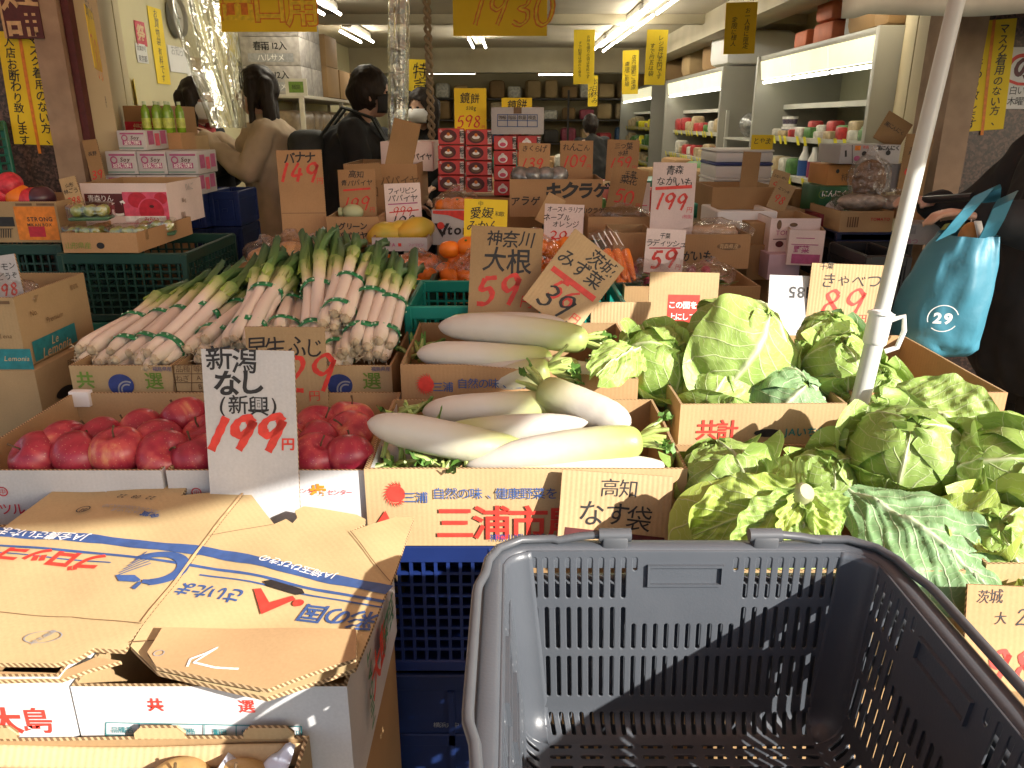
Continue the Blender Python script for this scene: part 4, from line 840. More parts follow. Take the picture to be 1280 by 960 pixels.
# ---- leeks
lk_m = attr_mat('leek_shaft', [(0, (.62, .55, .42)), (.06, (.72, .64, .54)), (.50, (.74, .64, .55)), (.62, (.60, .60, .30)), (.74, (.17, .29, .06)), (1, (.045, .12, .05))], .4, .12, .0, .05, 40)
lf_m = attr_mat('leek_leaf', [(0, (.30, .42, .08)), (.35, (.10, .21, .05)), (1, (.045, .115, .055))], .45, 0, .1, .15, 30)
root_m = mat('leek_root', (.50, .41, .27), .9, .3, 60); tape_m = mat('green_binding_tape', (.012, .20, .07), .4, .2, 30)
def leek_bundle(label, r0, r1, n=6, seed=0, spread=1.0, two=True, lf=1.0):
    """r0 root end, r1 tip end (world)"""
    rg = random.Random(seed); r0, r1 = V(r0), V(r1); d = r1 - r0; L_ = d.length; ax = d.normalized(); a = ax.cross(V((0, 0, 1))).normalized(); b = a.cross(ax)
    ro = thing('leek_bundle', label, 'leeks', r0, 0, 'bundles of leeks in the kraft boxes'); offs = []
    for i in range(n):
        an = 2 * math.pi * i / max(n - 1, 1) + seed; rr = 0 if i == n - 1 else .0255 * (1 if n < 7 else 1.15); offs.append((math.cos(an) * rr, math.sin(an) * rr * .75))
    rt = MB()
    for i, (ox, oy) in enumerate(offs):
        k = rg.uniform(.92, 1.03); st0 = rg.uniform(-.015, .02); rad_ = rg.uniform(.0132, .0165); g = MB(); bow = rg.uniform(-.003, .003)
        def ctr(t):
            f = 1 + .12 * math.cos(t * 7) * 0 + spread * max(0, t - .62) * 1.5; return ax * (st0 + t * L_ * .70 * k) + (a * ox + b * oy) * f + a * bow * math.sin(3 * t) + b * .004 * math.sin(t * 5 + i)
        nv = 14
        g.grid(lambda u, v: ctr(v) + (a * math.cos(u * 6.2832) + b * math.sin(u * 6.2832)) * rad_ * (1.12 - .12 * v if v > .06 else .75 + v * 6.2) * (1 if v < .9 else 1 + (v - .9) * 3), 10, nv, 0, True, cf=lambda u, v: (v * .74, 0, 0))
        obj('stalk', g, lk_m, ro, angle=180)
        e = ctr(1); lm = MB()
        for q in range(4):
            an = q * 1.57 + rg.uniform(-.6, .6); o_ = (a * math.cos(an) + b * math.sin(an)); hl = L_ * .33 * rg.uniform(.65, 1.05) * lf; wd = .0165 * rg.uniform(.8, 1.15); side = ax.cross(o_).normalized(); cv = rg.uniform(.01, .055) * spread
            lm.grid(lambda u, v: e - ax * .045 + o_ * (.006 + cv * v * v * .8) + ax * (hl * v + .045 * v) + side * ((u - .5) * 2 * wd * (1 - v ** 2 * .35)) + o_ * (-.011 * abs(2 * u - 1) ** 2) + V((0, 0, -.03 * v ** 3 * rg.uniform(.5, 1))), 6, 10, 0, False, cf=lambda u, v: (v, 0, 0))
        lo = obj('green_leaf', lm, lf_m, ro, angle=180)
        st = ctr(0)
        for q in range(9):
            an = rg.uniform(0, 6.28); o_ = (a * math.cos(an) + b * math.sin(an)); l1 = rg.uniform(.004, .011)
            rt.tube([st + ax * .004 + o_ * rad_ * .5, st - ax * l1 * .6 + o_ * rad_ * rg.uniform(.5, 1.1), st - ax * l1 + o_ * rad_ * rg.uniform(.3, 1.6) + V((0, 0, -.004))], [.0014, .0011, .0007], 4)
        rt.ball(st + ax * .002, rad_ * .78, 8, 6)
    obj('roots', rt, root_m, ro)
    for t in ((.20, .66) if two else (.62,)):
        g = MB(); c0 = ax * (t * L_ * .70); wv = .004
        for o_ in (0,):
            g.grid(lambda u, v: c0 + ax * ((v - .5) * .018 + .003 * math.sin(u * 6.28 * 2 + seed)) + a * math.cos(u * 6.2832) * (.0435 + .0012 * math.sin(u * 30)) + b * math.sin(u * 6.2832) * (.037 + .0012 * math.sin(u * 25)), 36, 3, 0, True)
        o = obj('binding_tape', g, tape_m, ro); md = o.modifiers.new('s', 'SOLIDIFY'); md.thickness = .0012
        g = MB()
        for q in range(14):
            u = q / 14 * 6.2832; g.M = None; c = c0 + a * math.cos(u) * .0447 + b * math.sin(u) * .0382 + ax * (.004 * math.sin(u * 2 + seed)); g.ball(c, .0028, 6, 4, 0, (1, 1, 1))
        obj('tape_print', g, mat('tape_dots', (.5, .6, .45), .6), ro)
    return ro
# ---- cabbages
def leaf_mat(name, deep, green, pale, rough=.45, trans=.2, N_=7.0):
    """leaf with a midrib, side veins and a fine net drawn from the leaf's own u,v (attribute 'grad': R thickness, G across, B along)"""
    m, t, b = _nodes(name); N, L = t.nodes, t.links
    def M(op, a, b_=None, c=None, cl=False):
        n = N.new('ShaderNodeMath'); n.operation = op; n.use_clamp = cl
        for k, x in enumerate((a, b_, c)):
            if x is None: continue
            if isinstance(x, (int, float)): n.inputs[k].default_value = x
            else: L.new(x, n.inputs[k])
        return n.outputs[0]
    at = N.new('ShaderNodeAttribute'); at.attribute_name = 'grad'; sp_ = N.new('ShaderNodeSeparateColor'); L.new(at.outputs['Color'], sp_.inputs[0])
    tc = N.new('ShaderNodeTexCoord'); nz = N.new('ShaderNodeTexNoise'); nz.inputs['Scale'].default_value = 16; nz.inputs['Detail'].default_value = 4; L.new(tc.outputs['Object'], nz.inputs['Vector'])
    n3 = N.new('ShaderNodeTexNoise'); n3.inputs['Scale'].default_value = 70; n3.inputs['Detail'].default_value = 5; L.new(tc.outputs['Object'], n3.inputs['Vector'])
    U, Vv = sp_.outputs[1], sp_.outputs[2]; su = M('SUBTRACT', U, .5); au = M('MULTIPLY', M('ABSOLUTE', su), 2.0); sd = M('MULTIPLY', M('GREATER_THAN', su, 0.0), .5)
    q = M('ADD', M('MULTIPLY', M('ADD', M('SUBTRACT', Vv, M('MULTIPLY', M('POWER', au, .8), .40)), M('MULTIPLY', nz.outputs['Fac'], .10)), N_), sd)
    f = M('ABSOLUTE', M('SUBTRACT', M('FRACT', q), .5)); wd = M('MULTIPLY_ADD', au, -.055, .085)
    side = M('SUBTRACT', 1.0, M('DIVIDE', f, wd), cl=True)
    q2 = M('ADD', M('MULTIPLY', M('ADD', M('ADD', Vv, M('MULTIPLY', au, .16)), M('MULTIPLY', nz.outputs['Fac'], .28)), N_ * 3.1), M('MULTIPLY', n3.outputs['Fac'], .8))
    f2 = M('ABSOLUTE', M('SUBTRACT', M('FRACT', q2), .5)); net = M('SUBTRACT', 1.0, M('DIVIDE', f2, .10), cl=True)
    mid = M('SUBTRACT', 1.0, M('DIVIDE', au, M('MULTIPLY_ADD', Vv, -.085, .115)), cl=True)
    tot = M('MAXIMUM', M('MAXIMUM', M('MULTIPLY', mid, 1.0), M('MULTIPLY', side, .72)), M('MULTIPLY', net, .22))
    fac = M('ADD', M('MULTIPLY_ADD', nz.outputs['Fac'], .5, -.10), M('MULTIPLY', M('SUBTRACT', 1.0, Vv), .16), cl=True)
    m1 = N.new('ShaderNodeMix'); m1.data_type = 'RGBA'; L.new(fac, m1.inputs['Factor']); m1.inputs['A'].default_value = (*deep, 1); m1.inputs['B'].default_value = (*green, 1)
    m2 = N.new('ShaderNodeMix'); m2.data_type = 'RGBA'; L.new(tot, m2.inputs['Factor']); L.new(m1.outputs['Result'], m2.inputs['A']); m2.inputs['B'].default_value = (*pale, 1)
    oi = N.new('ShaderNodeObjectInfo'); mr2 = N.new('ShaderNodeMapRange'); mr2.inputs['To Min'].default_value = .86; mr2.inputs['To Max'].default_value = 1.08
    L.new(oi.outputs['Random'], mr2.inputs['Value']); h = N.new('ShaderNodeHueSaturation'); L.new(mr2.outputs['Result'], h.inputs['Value']); L.new(m2.outputs['Result'], h.inputs['Color'])
    L.new(h.outputs['Color'], b.inputs['Base Color']); b.inputs['Roughness'].default_value = rough; b.inputs['Specular IOR Level'].default_value = .35
    hh = M('ADD', M('MULTIPLY', tot, .8), M('ADD', M('MULTIPLY', n3.outputs['Fac'], .5), M('MULTIPLY', nz.outputs['Fac'], 1.2)))
    bp = N.new('ShaderNodeBump'); bp.inputs['Strength'].default_value = .5; bp.inputs['Distance'].default_value = .004; L.new(hh, bp.inputs['Height']); L.new(bp.outputs['Normal'], b.inputs['Normal'])
    tl = N.new('ShaderNodeBsdfTranslucent'); L.new(h.outputs['Color'], tl.inputs['Color']); mx = N.new('ShaderNodeMixShader'); mx.inputs['Fac'].default_value = trans
    L.new(b.outputs[0], mx.inputs[1]); L.new(tl.outputs[0], mx.inputs[2]); L.new(mx.outputs[0], N['Material Output'].inputs['Surface'])
    return m
cb_m = leaf_mat('cabbage_leaf', (.27, .41, .085), (.44, .56, .19), (.68, .73, .45)); cbd_m = leaf_mat('dark_cabbage_leaf', (.15, .28, .115), (.28, .42, .21), (.56, .63, .42), .5, .1)
cbi_m = leaf_mat('pale_cabbage_leaf', (.36, .48, .08), (.52, .60, .20), (.70, .73, .46))
def vein(u, v, N_=5.5, seed=0):
    au = abs(u); mid = math.exp(-(u / (.075 * (1.25 - v))) ** 2) * (1.05 - .55 * v)
    q = (v - .42 * au ** .85 + .02 * math.sin(au * 9 + seed)) * N_ + (.5 if u > 0 else 0); f = q - math.floor(q); s_ = math.exp(-((f - .5) / (.085 + .02 * au)) ** 2) * (1 - .45 * au) * (1 if v > .06 else 0)
    q2 = (v + .25 * au) * N_ * 2.6 + 1.3 * math.sin(au * 14 + v * 9 + seed); f2 = q2 - math.floor(q2); t_ = math.exp(-((f2 - .5) / .11) ** 2) * .22
    return min(1, mid + .62 * s_ + t_), mid, s_
def leafw(v): return max(.03, (1 - max(0, (v - .42) / .585) ** 2.3)) ** .5 * (.34 + .66 * min(1, v / .42) ** .8)
def leaf_patch(g, R_, a0, a1, w, open_=.0, ruf=.0, seed=0, M=None, nu=44, nv=44, rel=.0035, twist=0.0):
    """leaf wrapped round a ball: v from stalk pole (angle a0) to tip (a1)"""
    rg = random.Random(seed); ph = rg.uniform(0, 9)
    def f(u, v):
        U = 2 * u - 1; fi = a0 + (a1 - a0) * v; th = U * w * leafw(v) / max(.35, math.sin(max(.2, fi)))
        th = max(-2.2, min(2.2, th)) + twist * v
        vn, mid, sd = vein(U, v, 5.5, seed); edge = abs(U) ** 4 * (v ** .5) + max(0, (v - .82) / .18) ** 2
        r = R_ * (1 + open_ * (.25 * v + v * v) * (.5 + .5 * math.cos(fi * .0)) + open_ * .35 * U * U * v) + rel * (1.6 * mid + .9 * sd) + .006 * noise.noise(V((U * 2.4 + ph, v * 4, ph))) * (1 + edge)
        r += rel * .9 * noise.noise(V((U * 6 + ph, v * 9, 2)))
        r += ruf * edge * (math.sin(U * 4 + v * 9 + ph) + .35 * math.sin(U * 11 + v * 21 + ph * 2)) + ruf * edge * .5
        p = V((math.sin(fi) * math.cos(th), math.sin(fi) * math.sin(th), -math.cos(fi))) * r
        return M @ p if M is not None else p
    def c(u, v):
        U = 2 * u - 1; vn, mid, sd = vein(U, v, 5.5, seed); return (.2, u, v)
    g.grid(f, nu, nv, 0, False, cf=c)
def cabbage(label, c, R_, axis, spin=0, leaves=((0, .12), (2.1, .16), (4.2, .12)), seed=0, outer=cb_m, head=cb_m, core=False, squash=.9, group='cabbages heaped in the kraft boxes'):
    """axis: direction of the stalk end"""
    ro = thing('cabbage', label, 'cabbage', c, 0, group); q = (-V(axis)).normalized().to_track_quat('Z', 'Y').to_matrix().to_4x4() @ Matrix.Rotation(spin, 4, 'Z') @ Matrix.Diagonal((1, 1, squash, 1))
    h = MB(); rg = random.Random(seed * 13 + 5)
    h.grid(lambda u, v: q @ (V((math.sin(math.pi * v) * math.cos(6.2832 * u), math.sin(math.pi * v) * math.sin(6.2832 * u), -math.cos(math.pi * v))) * R_ * .93), 24, 16, 0, True, cf=lambda u, v: (.35, .86, .45))
    for i in range(3): leaf_patch(h, R_ * (.955 + .012 * i), .15, 3.0, 1.3, .0, .004, seed * 7 + i, q @ Matrix.Rotation(i * 2.09 + .5, 4, 'Z'), 34, 34)
    obj('head', h, head, ro, angle=180, merge=False)
    for i, (an, op) in enumerate(leaves):
        l = MB(); op *= .62; leaf_patch(l, R_ * (1.0 + .022 * i), .12, 2.05 + rg.uniform(-.15, .25), 1.2 + rg.uniform(-.1, .15), op, .005 + op * .022, seed * 11 + i, q @ Matrix.Rotation(an, 4, 'Z'))
        obj('outer_leaf', l, outer, ro, angle=180)
    if core:
        s_ = MB(); s_.M = q; s_.lathe([(0, -R_ * 1.10), (.020, -R_ * 1.10), (.024, -R_ * 1.06), (.027, -R_ * .9)], 16); obj('cut_stalk', s_, mat('cut_stalk', (.36, .37, .19), .6, .15, 40), ro)
    return ro
def big_leaf(label, base, tip, up, W, cup=.25, droop=.15, seed=0, m=cb_m, ruf=.012, group=None, parent=None, rel=.004):
    """open leaf lying loose; base and tip world points, up = face normal"""
    base, tip = V(base), V(tip); d = tip - base; L_ = d.length; y = d.normalized(); z = (V(up) - y * V(up).dot(y)).normalized(); x = y.cross(z); g = MB(); ph = seed * 1.7
    def f(u, v):
        U = 2 * u - 1; vn, mid, sd = vein(U, v, 6.5, seed); wv = W * leafw(v * .97 + .01); edge = abs(U) ** 3 * v ** .4 + max(0, (v - .85) / .15) ** 2
        zz = cup * W * U * U - droop * L_ * (v ** 2) + droop * L_ * .5 * math.sin(math.pi * v) - rel * (1.5 * mid + 1.0 * sd) * -1 + .010 * noise.noise(V((U * 2.5 + ph, v * 5, 3))) + .005 * noise.noise(V((U * 6, v * 12, ph)))
        zz += ruf * edge * (math.sin(U * 4 + v * 8 + ph) + .35 * math.sin(v * 19 + U * 5 + ph))
        return x * (U * wv + .003 * math.sin(v * 26 + ph) * abs(U)) + y * (v * L_) + z * zz
    g.grid(f, 56, 60, 0, False, cf=lambda u, v: (.2, u, v))
    if parent is not None: return obj('outer_leaf', g, m, parent, loc=base - parent.location, angle=180)
    o = obj('cabbage_leaf', g, m, None, loc=base, angle=180); return tag(o, label, 'cabbage leaf', group)
# ================================================================== left: apple boxes
AY = 1.20
z_ap = atY(300, 588, AY).z
for i, (x0, x1) in enumerate(((-.962, -.598), (-.590, -.243))):
    b = open_box('apple_box', ['white apple box holding the apples left of the white 199 card', 'white apple box holding the apples behind the white 199 card'][i], x0, x1, AY, 1.60, .715, z_ap, white_b, white_in, group='white apple boxes', warp=.004)
    t = MB(); t.box(x0 + .006, x1 - .006, AY + .006, 1.594, z_ap - .085, z_ap - .08); obj('inner_tray', t, kraft_in, b, off=b.location)
    if i == 0: front(b, AY, [('t', 'crimson', 8, 636, 'ーツル', 16, dict(wt=.01)), ('o', 'crimson', 4, 614, 5, 6.5), ('t', 'crimson', 4, 614, '中', 8, {})])
    else: front(b, AY, [('o', 'crimson', 246, 615, 5, 6.3), ('t', 'crimson', 246, 615, '中', 7, {}), ('t', 'crimson', 384, 613, 'センター', 7, {}), ('t', 'orange', 398, 614, '歩', 19, dict(wt=.05)), ('t', 'crimson', 425, 615, 'センター', 8, dict(shear=.2))])
    tw = MB(); tw.bbox(x0 - .004, x0 + .04, 1.585, 1.606, z_ap - .03, z_ap + .006, .003); obj('corner_tape', tw, white_p, b, off=b.location)
    open_box('carton', ['flat kraft carton under the left apple box', 'flat kraft carton under the right apple box'][i], x0 + .01, x1 + .012, AY + .012, 1.6, .40, .713, kraft_d, kraft_in, lid=True, group='cartons under the goods')
    open_box('carton', ['lower kraft carton below the left apple box', 'lower kraft carton below the right apple box'][i], x0, x1, AY + .02, 1.6, 0, .398, kraft_d, kraft_in, lid=True, group='cartons under the goods')
za = z_ap - .008
rows = [('left', [('front', [(42, 577), (92, 581), (148, 566), (206, 575)]), ('second', [(84, 556), (124, 547), (200, 553)]), ('third', [(176, 538)]), ('back', [(231, 523)])]),
        ('right', [('front', [(247, 574), (300, 575), (345, 574), (394, 578), (437, 573)]), ('second', [(258, 545), (310, 548), (360, 548), (393, 553), (436, 541)]), ('back', [(280, 527), (400, 534), (438, 524)])])]
for side, rr in rows:
    for rn, L_ in rr:
        for i, (px, py) in enumerate(L_):
            zz = za + (.012 if rn != 'front' else 0) + (.012 if (px, py) in ((148, 566), (231, 523)) else 0)
            rt = (.15, -.1, .3) if (px, py) == (148, 566) else None
            apple('red apple in the %s row of the %s apple box, %s' % (rn, side, nth(i, len(L_))), V((atZ(px, py + 2, zz).x, max(AY + .06, min(1.545, atZ(px, py + 2, zz).y)), zz + (.006 if rn == 'front' else 0))), 'red apples in the ' + side + ' box', R.uniform(1.04, 1.17), rt)
card('price_card', 'large white card priced 199 standing before the apples', (259, 372, 440, 654), 1.188, [('t', 'black', -.17, .88, '新潟', .27, dict(wt=.012, hand=.8)), ('t', 'black', -.1, .62, 'なし', .29, dict(wt=.03, hand=.8)), ('t', 'black', -.02, .37, '(新興)', .23, dict(wt=.01, hand=.6)), ('d', 'red', -.07, .04, '199', .40, dict(wd=.30, slant=.25, gap=.16)), ('t', 'red', .40, -.06, '円', .14, dict(wt=.03, hand=.5))], white_b, lean=6, roll=1.5, bend=.01)
card('price_card', 'kraft card for early Fuji apples behind the white 199 card', (314, 411, 411, 600), 1.585, [('t', 'black', .0, .76, '早生ふじ', .25, dict(hand=.9, wt=.005)), ('d', 'red', .28, .42, '29', .48, dict(wd=.15)), ('t', 'red', .33, .12, '円', .15, dict(hand=.5))], kraft, lean=4, roll=.5)
# ================================================================== leek boxes
LZ = atY(290, 457, 1.64).z
bx = [(-.985, -.757), (-.752, -.516), (-.511, -.268)]; ln_ = ['leftmost', 'middle', 'rightmost']
for i, (x0, x1) in enumerate(bx):
    b = open_box('leek_box', 'kraft leek box with printed front, %s of the three' % ln_[i], x0, x1, 1.64, 2.24, LZ - .2, LZ, kraft, kraft_in, group='kraft leek boxes', warp=.003)
    for v in b.data.vertices:
        if v.co.y > 0 and v.co.z > .1: v.co.z += .06 * min(1, (v.co.y + .3) / .6)
    if i != 1:
        o = 0 if i == 0 else 273
        front(b, 1.64, [('t', 'leaf', 107 + o, 475, '共', 21, dict(wt=.025)), ('t', 'leaf', 193 + o + (0 if i == 0 else -1), 476, '選', 22, dict(wt=.012)), ('c', 'navy', 152 + o, 481, 16, .9), ('p', 'navy', ([], []))] + [('o', 'grey', 160 + o, 487, 12 - 4 * k, 10 - 4 * k, 60, 200) for k in range(2)] + [('t', 'navy', 203 + o, 461, '福島県産', 6, {})])
    else:
        front(b, 1.64, [('l', 'brown', [(218, 456 + 11 * k), (262, 456 + 11 * k)], 1) for k in range(4)] + [('l', 'brown', [(218 + 22 * k, 456), (218 + 22 * k, 489)], 1) for k in range(3)] + [('t', 'brown', 229, 461, '品種', 9, {}), ('t', 'brown', 251, 461, '等級', 9, {}), ('t', 'brown', 229, 473, 'ねぎ', 9, {}), ('t', 'brown', 251, 472, 'A3', 9, {}), ('t', 'brown', 251, 483, 'B', 9, {})])
    open_box('carton', 'worn carton under the %s leek box' % ln_[i], x0, x1, 1.645, 2.2, 0, LZ - .202, kraft_d, kraft_in, lid=True, group='cartons under the goods')
def lb(label, r0, r1, Y0=1.70, Y1=2.20, **k): leek_bundle(label, A(*r0, Y0), A(*r1, Y1), **k)
lb('leek bundle with a bushy white root tuft at the far left', (105, 448), (238, 362), 1.72, 2.2, seed=1, n=6, two=False)
lb('leek bundle second from the left, flat on the box edge', (140, 452), (262, 356), 1.70, 2.2, seed=2)
lb('leek bundle third from the left, half under its neighbour', (165, 450), (285, 350), 1.71, 2.22, seed=3)
lb('thick leek bundle lying on top at the right of the left box', (188, 455), (318, 338), 1.66, 2.14, seed=4, n=7)
lb('leek bundle leaning right in the middle box', (252, 438), (345, 346), 1.72, 2.2, seed=6, n=5)
lb('pink shafted leek bundle on top of the middle box', (300, 432), (362, 310), 1.70, 2.16, seed=7, n=7)
lb('leek bundle behind the early Fuji card', (350, 425), (375, 345), 1.74, 2.2, seed=8, n=5)
lb('tall leek bundle with the highest dark green tops', (394, 440), (402, 292), 1.70, 2.2, seed=9, n=6)
lb('leek bundle behind the cluster of cut root ends', (415, 420), (420, 298), 1.86, 2.26, seed=10, n=5)
lb('leek bundle whose root ends face out at the box centre', (418, 408), (452, 308), 1.74, 2.18, seed=11, n=7)
lb('low leek bundle under the cluster of root ends', (420, 455), (432, 370), 1.67, 2.05, seed=12, n=5, lf=.5)
lb('leek bundle second from the right edge of the right box', (446, 440), (480, 312), 1.68, 2.14, seed=13, n=6)
lb('rightmost leek bundle, against the box wall', (472, 438), (500, 330), 1.69, 2.12, seed=14, n=6)
# ================================================================== daikon boxes
def miura(b, Y, x, y, k=1.0):
    sunp = []
    for i in range(16):
        a = rad(60 + i * 16.5); c, s_ = math.cos(a), math.sin(a); r0, r1 = 11 * k, 17 * k; p = a + .35
        sunp.append(('g', 'red', [(x + r0 * math.cos(a - .12), y - r0 * math.sin(a - .12)), (x + r0 * math.cos(a + .14), y - r0 * math.sin(a + .14)), (x + r1 * math.cos(a + .3), y - r1 * math.sin(a + .3))]))
    return [('c', 'red', x, y, 11.5 * k)] + sunp + [('t', 'blue', x + 25 * k, y + 4 * k, '三浦', 15 * k, dict(wt=.01)), ('t', 'blue', x + 124 * k, y - 1, '自然の味、健康野菜を', 15.6 * k, dict(wt=.004))]
DY = 1.19
b1 = pbox('daikon_box', 'front kraft daikon box with red printed words', 458, 856, 586, 682, DY, .345, kraft, group='kraft daikon boxes', warp=.003)
front(b1, DY, miura(b1, DY, 495, 617, 1.0) + [('t', 'red', 638, 653, '三浦市農', 42, dict(wt=.018, width=184)), ('g', 'red', [(472, 652), (482, 637), (490, 652)]), ('t', 'navy', 652, 671, '神奈川県 三浦市', 11, dict(wt=.002))])
b2 = pbox('daikon_box', 'rear kraft daikon box, half hidden by the front one', 502, 797, 456, 530, 1.56, .36, kraft_r, group='kraft daikon boxes', warp=.003)
for v in b2.data.vertices:
    if v.co.y < -.1 and v.co.z > .06: v.co.z -= .035 * max(0, min(1, (v.co.x + .12) / .4))
front(b2, 1.56, miura(b2, 1.56, 533, 480, .84))
zt = b1.location.z
def dk(label, c, t, Yc, Yt, r, **k): daikon(label, A(*c, Yc), A(*t, Yt), r, **k)
dk('big daikon lying across the front box, green stubs at right', (803, 551), (582, 582), 1.245, 1.235, .0325, bend=(0, 0, .006), seed=1, Lk=.055)
dk('pale daikon with its tip to the right under the biggest one', (600, 603), (836, 582), 1.23, 1.225, .031, seed=2, leaf=False, bend=(0, 0, .004), Lk=.04)
dk('white daikon whose tip sticks out at the box left end', (655, 570), (459, 528), 1.265, 1.25, .033, seed=3, prof=1, leaf=False)
dk('daikon lying behind the big one, pointed at right', (560, 545), (735, 528), 1.335, 1.325, .029, seed=4, leaf=False)
dk('yellowish daikon along the back of the front box', (700, 508), (528, 515), 1.42, 1.42, .0335, seed=5, prof=1, leaf=False)
dk('fat green shouldered daikon slanting down to the right, leafy at top', (676, 488), (788, 533), 1.43, 1.31, .036, seed=6, prof=1, Lk=.06)
dk('daikon low in the front box under the left white one', (560, 590), (470, 560), 1.30, 1.34, .028, seed=21, leaf=False)
dk('top daikon of the rear box with a trimmed leafy crown', (735, 426), (548, 408), 1.66, 1.68, .0345, bend=(0, 0, .008), seed=7, prof=1, Lk=.05)
dk('blunt white daikon at the left of the rear box', (690, 452), (521, 442), 1.63, 1.62, .034, seed=8, prof=1, leaf=False)
dk('slim daikon in front within the rear box', (725, 462), (572, 466), 1.605, 1.60, .030, seed=9, leaf=False)
dk('greenish daikon of the rear box with leafy crown at its middle', (688, 462), (575, 486), 1.575, 1.60, .032, seed=10, leaf=True, Lk=.06)
dk('daikon with a rounded tip at the right end of the rear box', (650, 468), (756, 470), 1.63, 1.60, .034, seed=11, prof=1, leaf=False)
dk('daikon half hidden behind the top one of the rear box', (560, 408), (706, 402), 1.80, 1.79, .030, seed=12, leaf=False)
def greens(label, c, n, rx, ry, rz, seed, L=.05):
    rg = random.Random(seed); g = MB(); g2 = MB(); c = V(c)
    for i in range(n):
        p = V((rg.uniform(-rx, rx), rg.uniform(-ry, ry), rg.uniform(-rz, rz))); d = V((rg.uniform(-.3, 1), rg.uniform(-.5, .3), rg.uniform(-.1, .5))).normalized() * L * rg.uniform(.6, 1.4)
        g.tube([p, p + d * .6 + V((0, 0, .004)), p + d], [.005, .0045, .003], 6)
        w_ = d.cross(V((0, 0, 1))).normalized()
        if i % 2: g2.grid(lambda u, v: p + d * (.6 + .7 * u) + w_ * (.022 * (v - .5) * (1 - u * .6)) + V((0, 0, .006 * math.sin(u * 9 + v * 6))), 5, 4)
    o = obj('leaf_stub', g, st_m); o.location = c; tag(o, label, 'daikon leaves'); obj('leaf_scrap', g2, st2_m, o); return o
greens('trimmed daikon stubs filling the left of the front box', A(510, 572, 1.31), 46, .05, .05, .018, 4); greens('trimmed stubs behind the left end of the front box', A(510, 520, 1.45), 16, .03, .03, .01, 5); greens('pale stubs below the big daikon tip', A(570, 590, 1.25), 14, .03, .02, .01, 8); greens('leaf stubs at the left of the rear box', A(520, 450, 1.72), 14, .02, .04, .012, 6); greens('stubs behind the rounded daikon tip', A(752, 450, 1.72), 14, .02, .03, .012, 7)
# crates and cartons below
def crate(name, label, x0, x1, y0, y1, z0, z1, m, nx=10, nz=8, group=None, solid=False, cat='crate', t=.012, depthy=None):
    c = V(((x0 + x1) / 2, (y0 + y1) / 2, z0)); g = MB(); b = .005; ny = depthy or max(3, int(nx * (y1 - y0) / (x1 - x0)))
    for X0, X1, Y0, Y1 in ((x0, x1, y0, y0 + t), (x0, x1, y1 - t, y1), (x0, x0 + t, y0 + t, y1 - t), (x1 - t, x1, y0 + t, y1 - t)):
        g.bbox(X0, X1, Y0, Y1, z1 - .035, z1, .003, 1); g.bbox(X0, X1, Y0, Y1, z0, z0 + .025, .003, 1)
        if solid: g.box(X0 + .002, X1 - .002, Y0 + .002, Y1 - .002, z0 + .024, z1 - .034)
    for X in (x0 - .002, x1 + .002 - .02):
        for Y in (y0 - .002, y1 + .002 - .02): g.bbox(X, X + .02, Y, Y + .02, z0 + .004, z1 - .004, .003, 1)
    zz0, zz1 = z0 + .025, z1 - .035
    if not solid:
        for Y in (y0 + .002, y1 - t + .002):
            for i in range(1, nx): x = x0 + (x1 - x0) * i / nx; g.box(x - .0028, x + .0028, Y, Y + t * .7, zz0 - .001, zz1 + .001)
            for j in range(1, nz): z = zz0 + (zz1 - zz0) * j / nz; g.box(x0 + .002, x1 - .002, Y + .0015, Y + t * .7 - .0015, z - .0028, z + .0028)
        for X in (x0 + .002, x1 - t + .002):
            for i in range(1, ny): y = y0 + (y1 - y0) * i / ny; g.box(X, X + t * .7, y - .0028, y + .0028, zz0 - .001, zz1 + .001)
            for j in range(1, nz): z = zz0 + (zz1 - zz0) * j / nz; g.box(X + .0015, X + t * .7 - .0015, y0 + .002, y1 - .002, z - .0028, z + .0028)
    else:
        for Y in (y0 - .003,): 
            g.bbox(x0 + .05, x1 - .05, Y, Y + .006, z0 + (z1 - z0) * .42, z0 + (z1 - z0) * .52, .002, 1)
            for i in range(2): x = x0 + (x1 - x0) * (.25 + .5 * i); g.box(x - .006, x + .006, Y, Y + .006, zz0, zz1)
    g.box(x0 + t, x1 - t, y0 + t, y1 - t, z0 + .006, z0 + .012)
    o = obj(name, g, m, None, off=c, smooth=False, merge=False); o.location = c; return tag(o, label, cat, group)
crate('plastic_crate', 'blue lattice crate directly under the front daikon box', -.40, -.026, DY + .005, 1.55, .425, b1.location.z - .004, blue_cr, 17, 9, 'blue crates under the daikon')
lc = crate('plastic_crate', 'dark blue panelled crate below the lattice crate', -.40, -.02, DY + .0, 1.55, .14, .42, navy_cr, solid=True, group='blue crates under the daikon')
front(lc, DY, [('t', 'grey', 558, 905, '横浜丸中', 8, {})], dz=.001)
crate('plastic_crate', 'bottom blue crate standing on the pavement', -.40, -.02, DY, 1.55, 0, .138, navy_cr, solid=True, group='blue crates under the daikon')
open_box('carton', 'carton stack behind the shopping basket under the daikon', -.01, .30, DY + .02, 1.54, 0, b1.location.z - .003, kraft_d, kraft_in, lid=True, group='cartons under the goods')
crate('plastic_crate', 'turquoise lattice crate behind the rear daikon box', -.275, .30, 1.935, 2.28, .70, atY(540, 383, 1.935).z, turq_cr, 22, 7, 'crates under the citrus')
open_box('carton', 'tall carton under the rear daikon box', -.25, .27, 1.57, 1.92, 0, b2.location.z - .003, kraft_d, kraft_in, lid=True, group='cartons under the goods')
open_box('carton', 'carton under the turquoise crate', -.27, .29, 1.94, 2.27, 0, .698, kraft_d, kraft_in, lid=True, group='cartons under the goods')
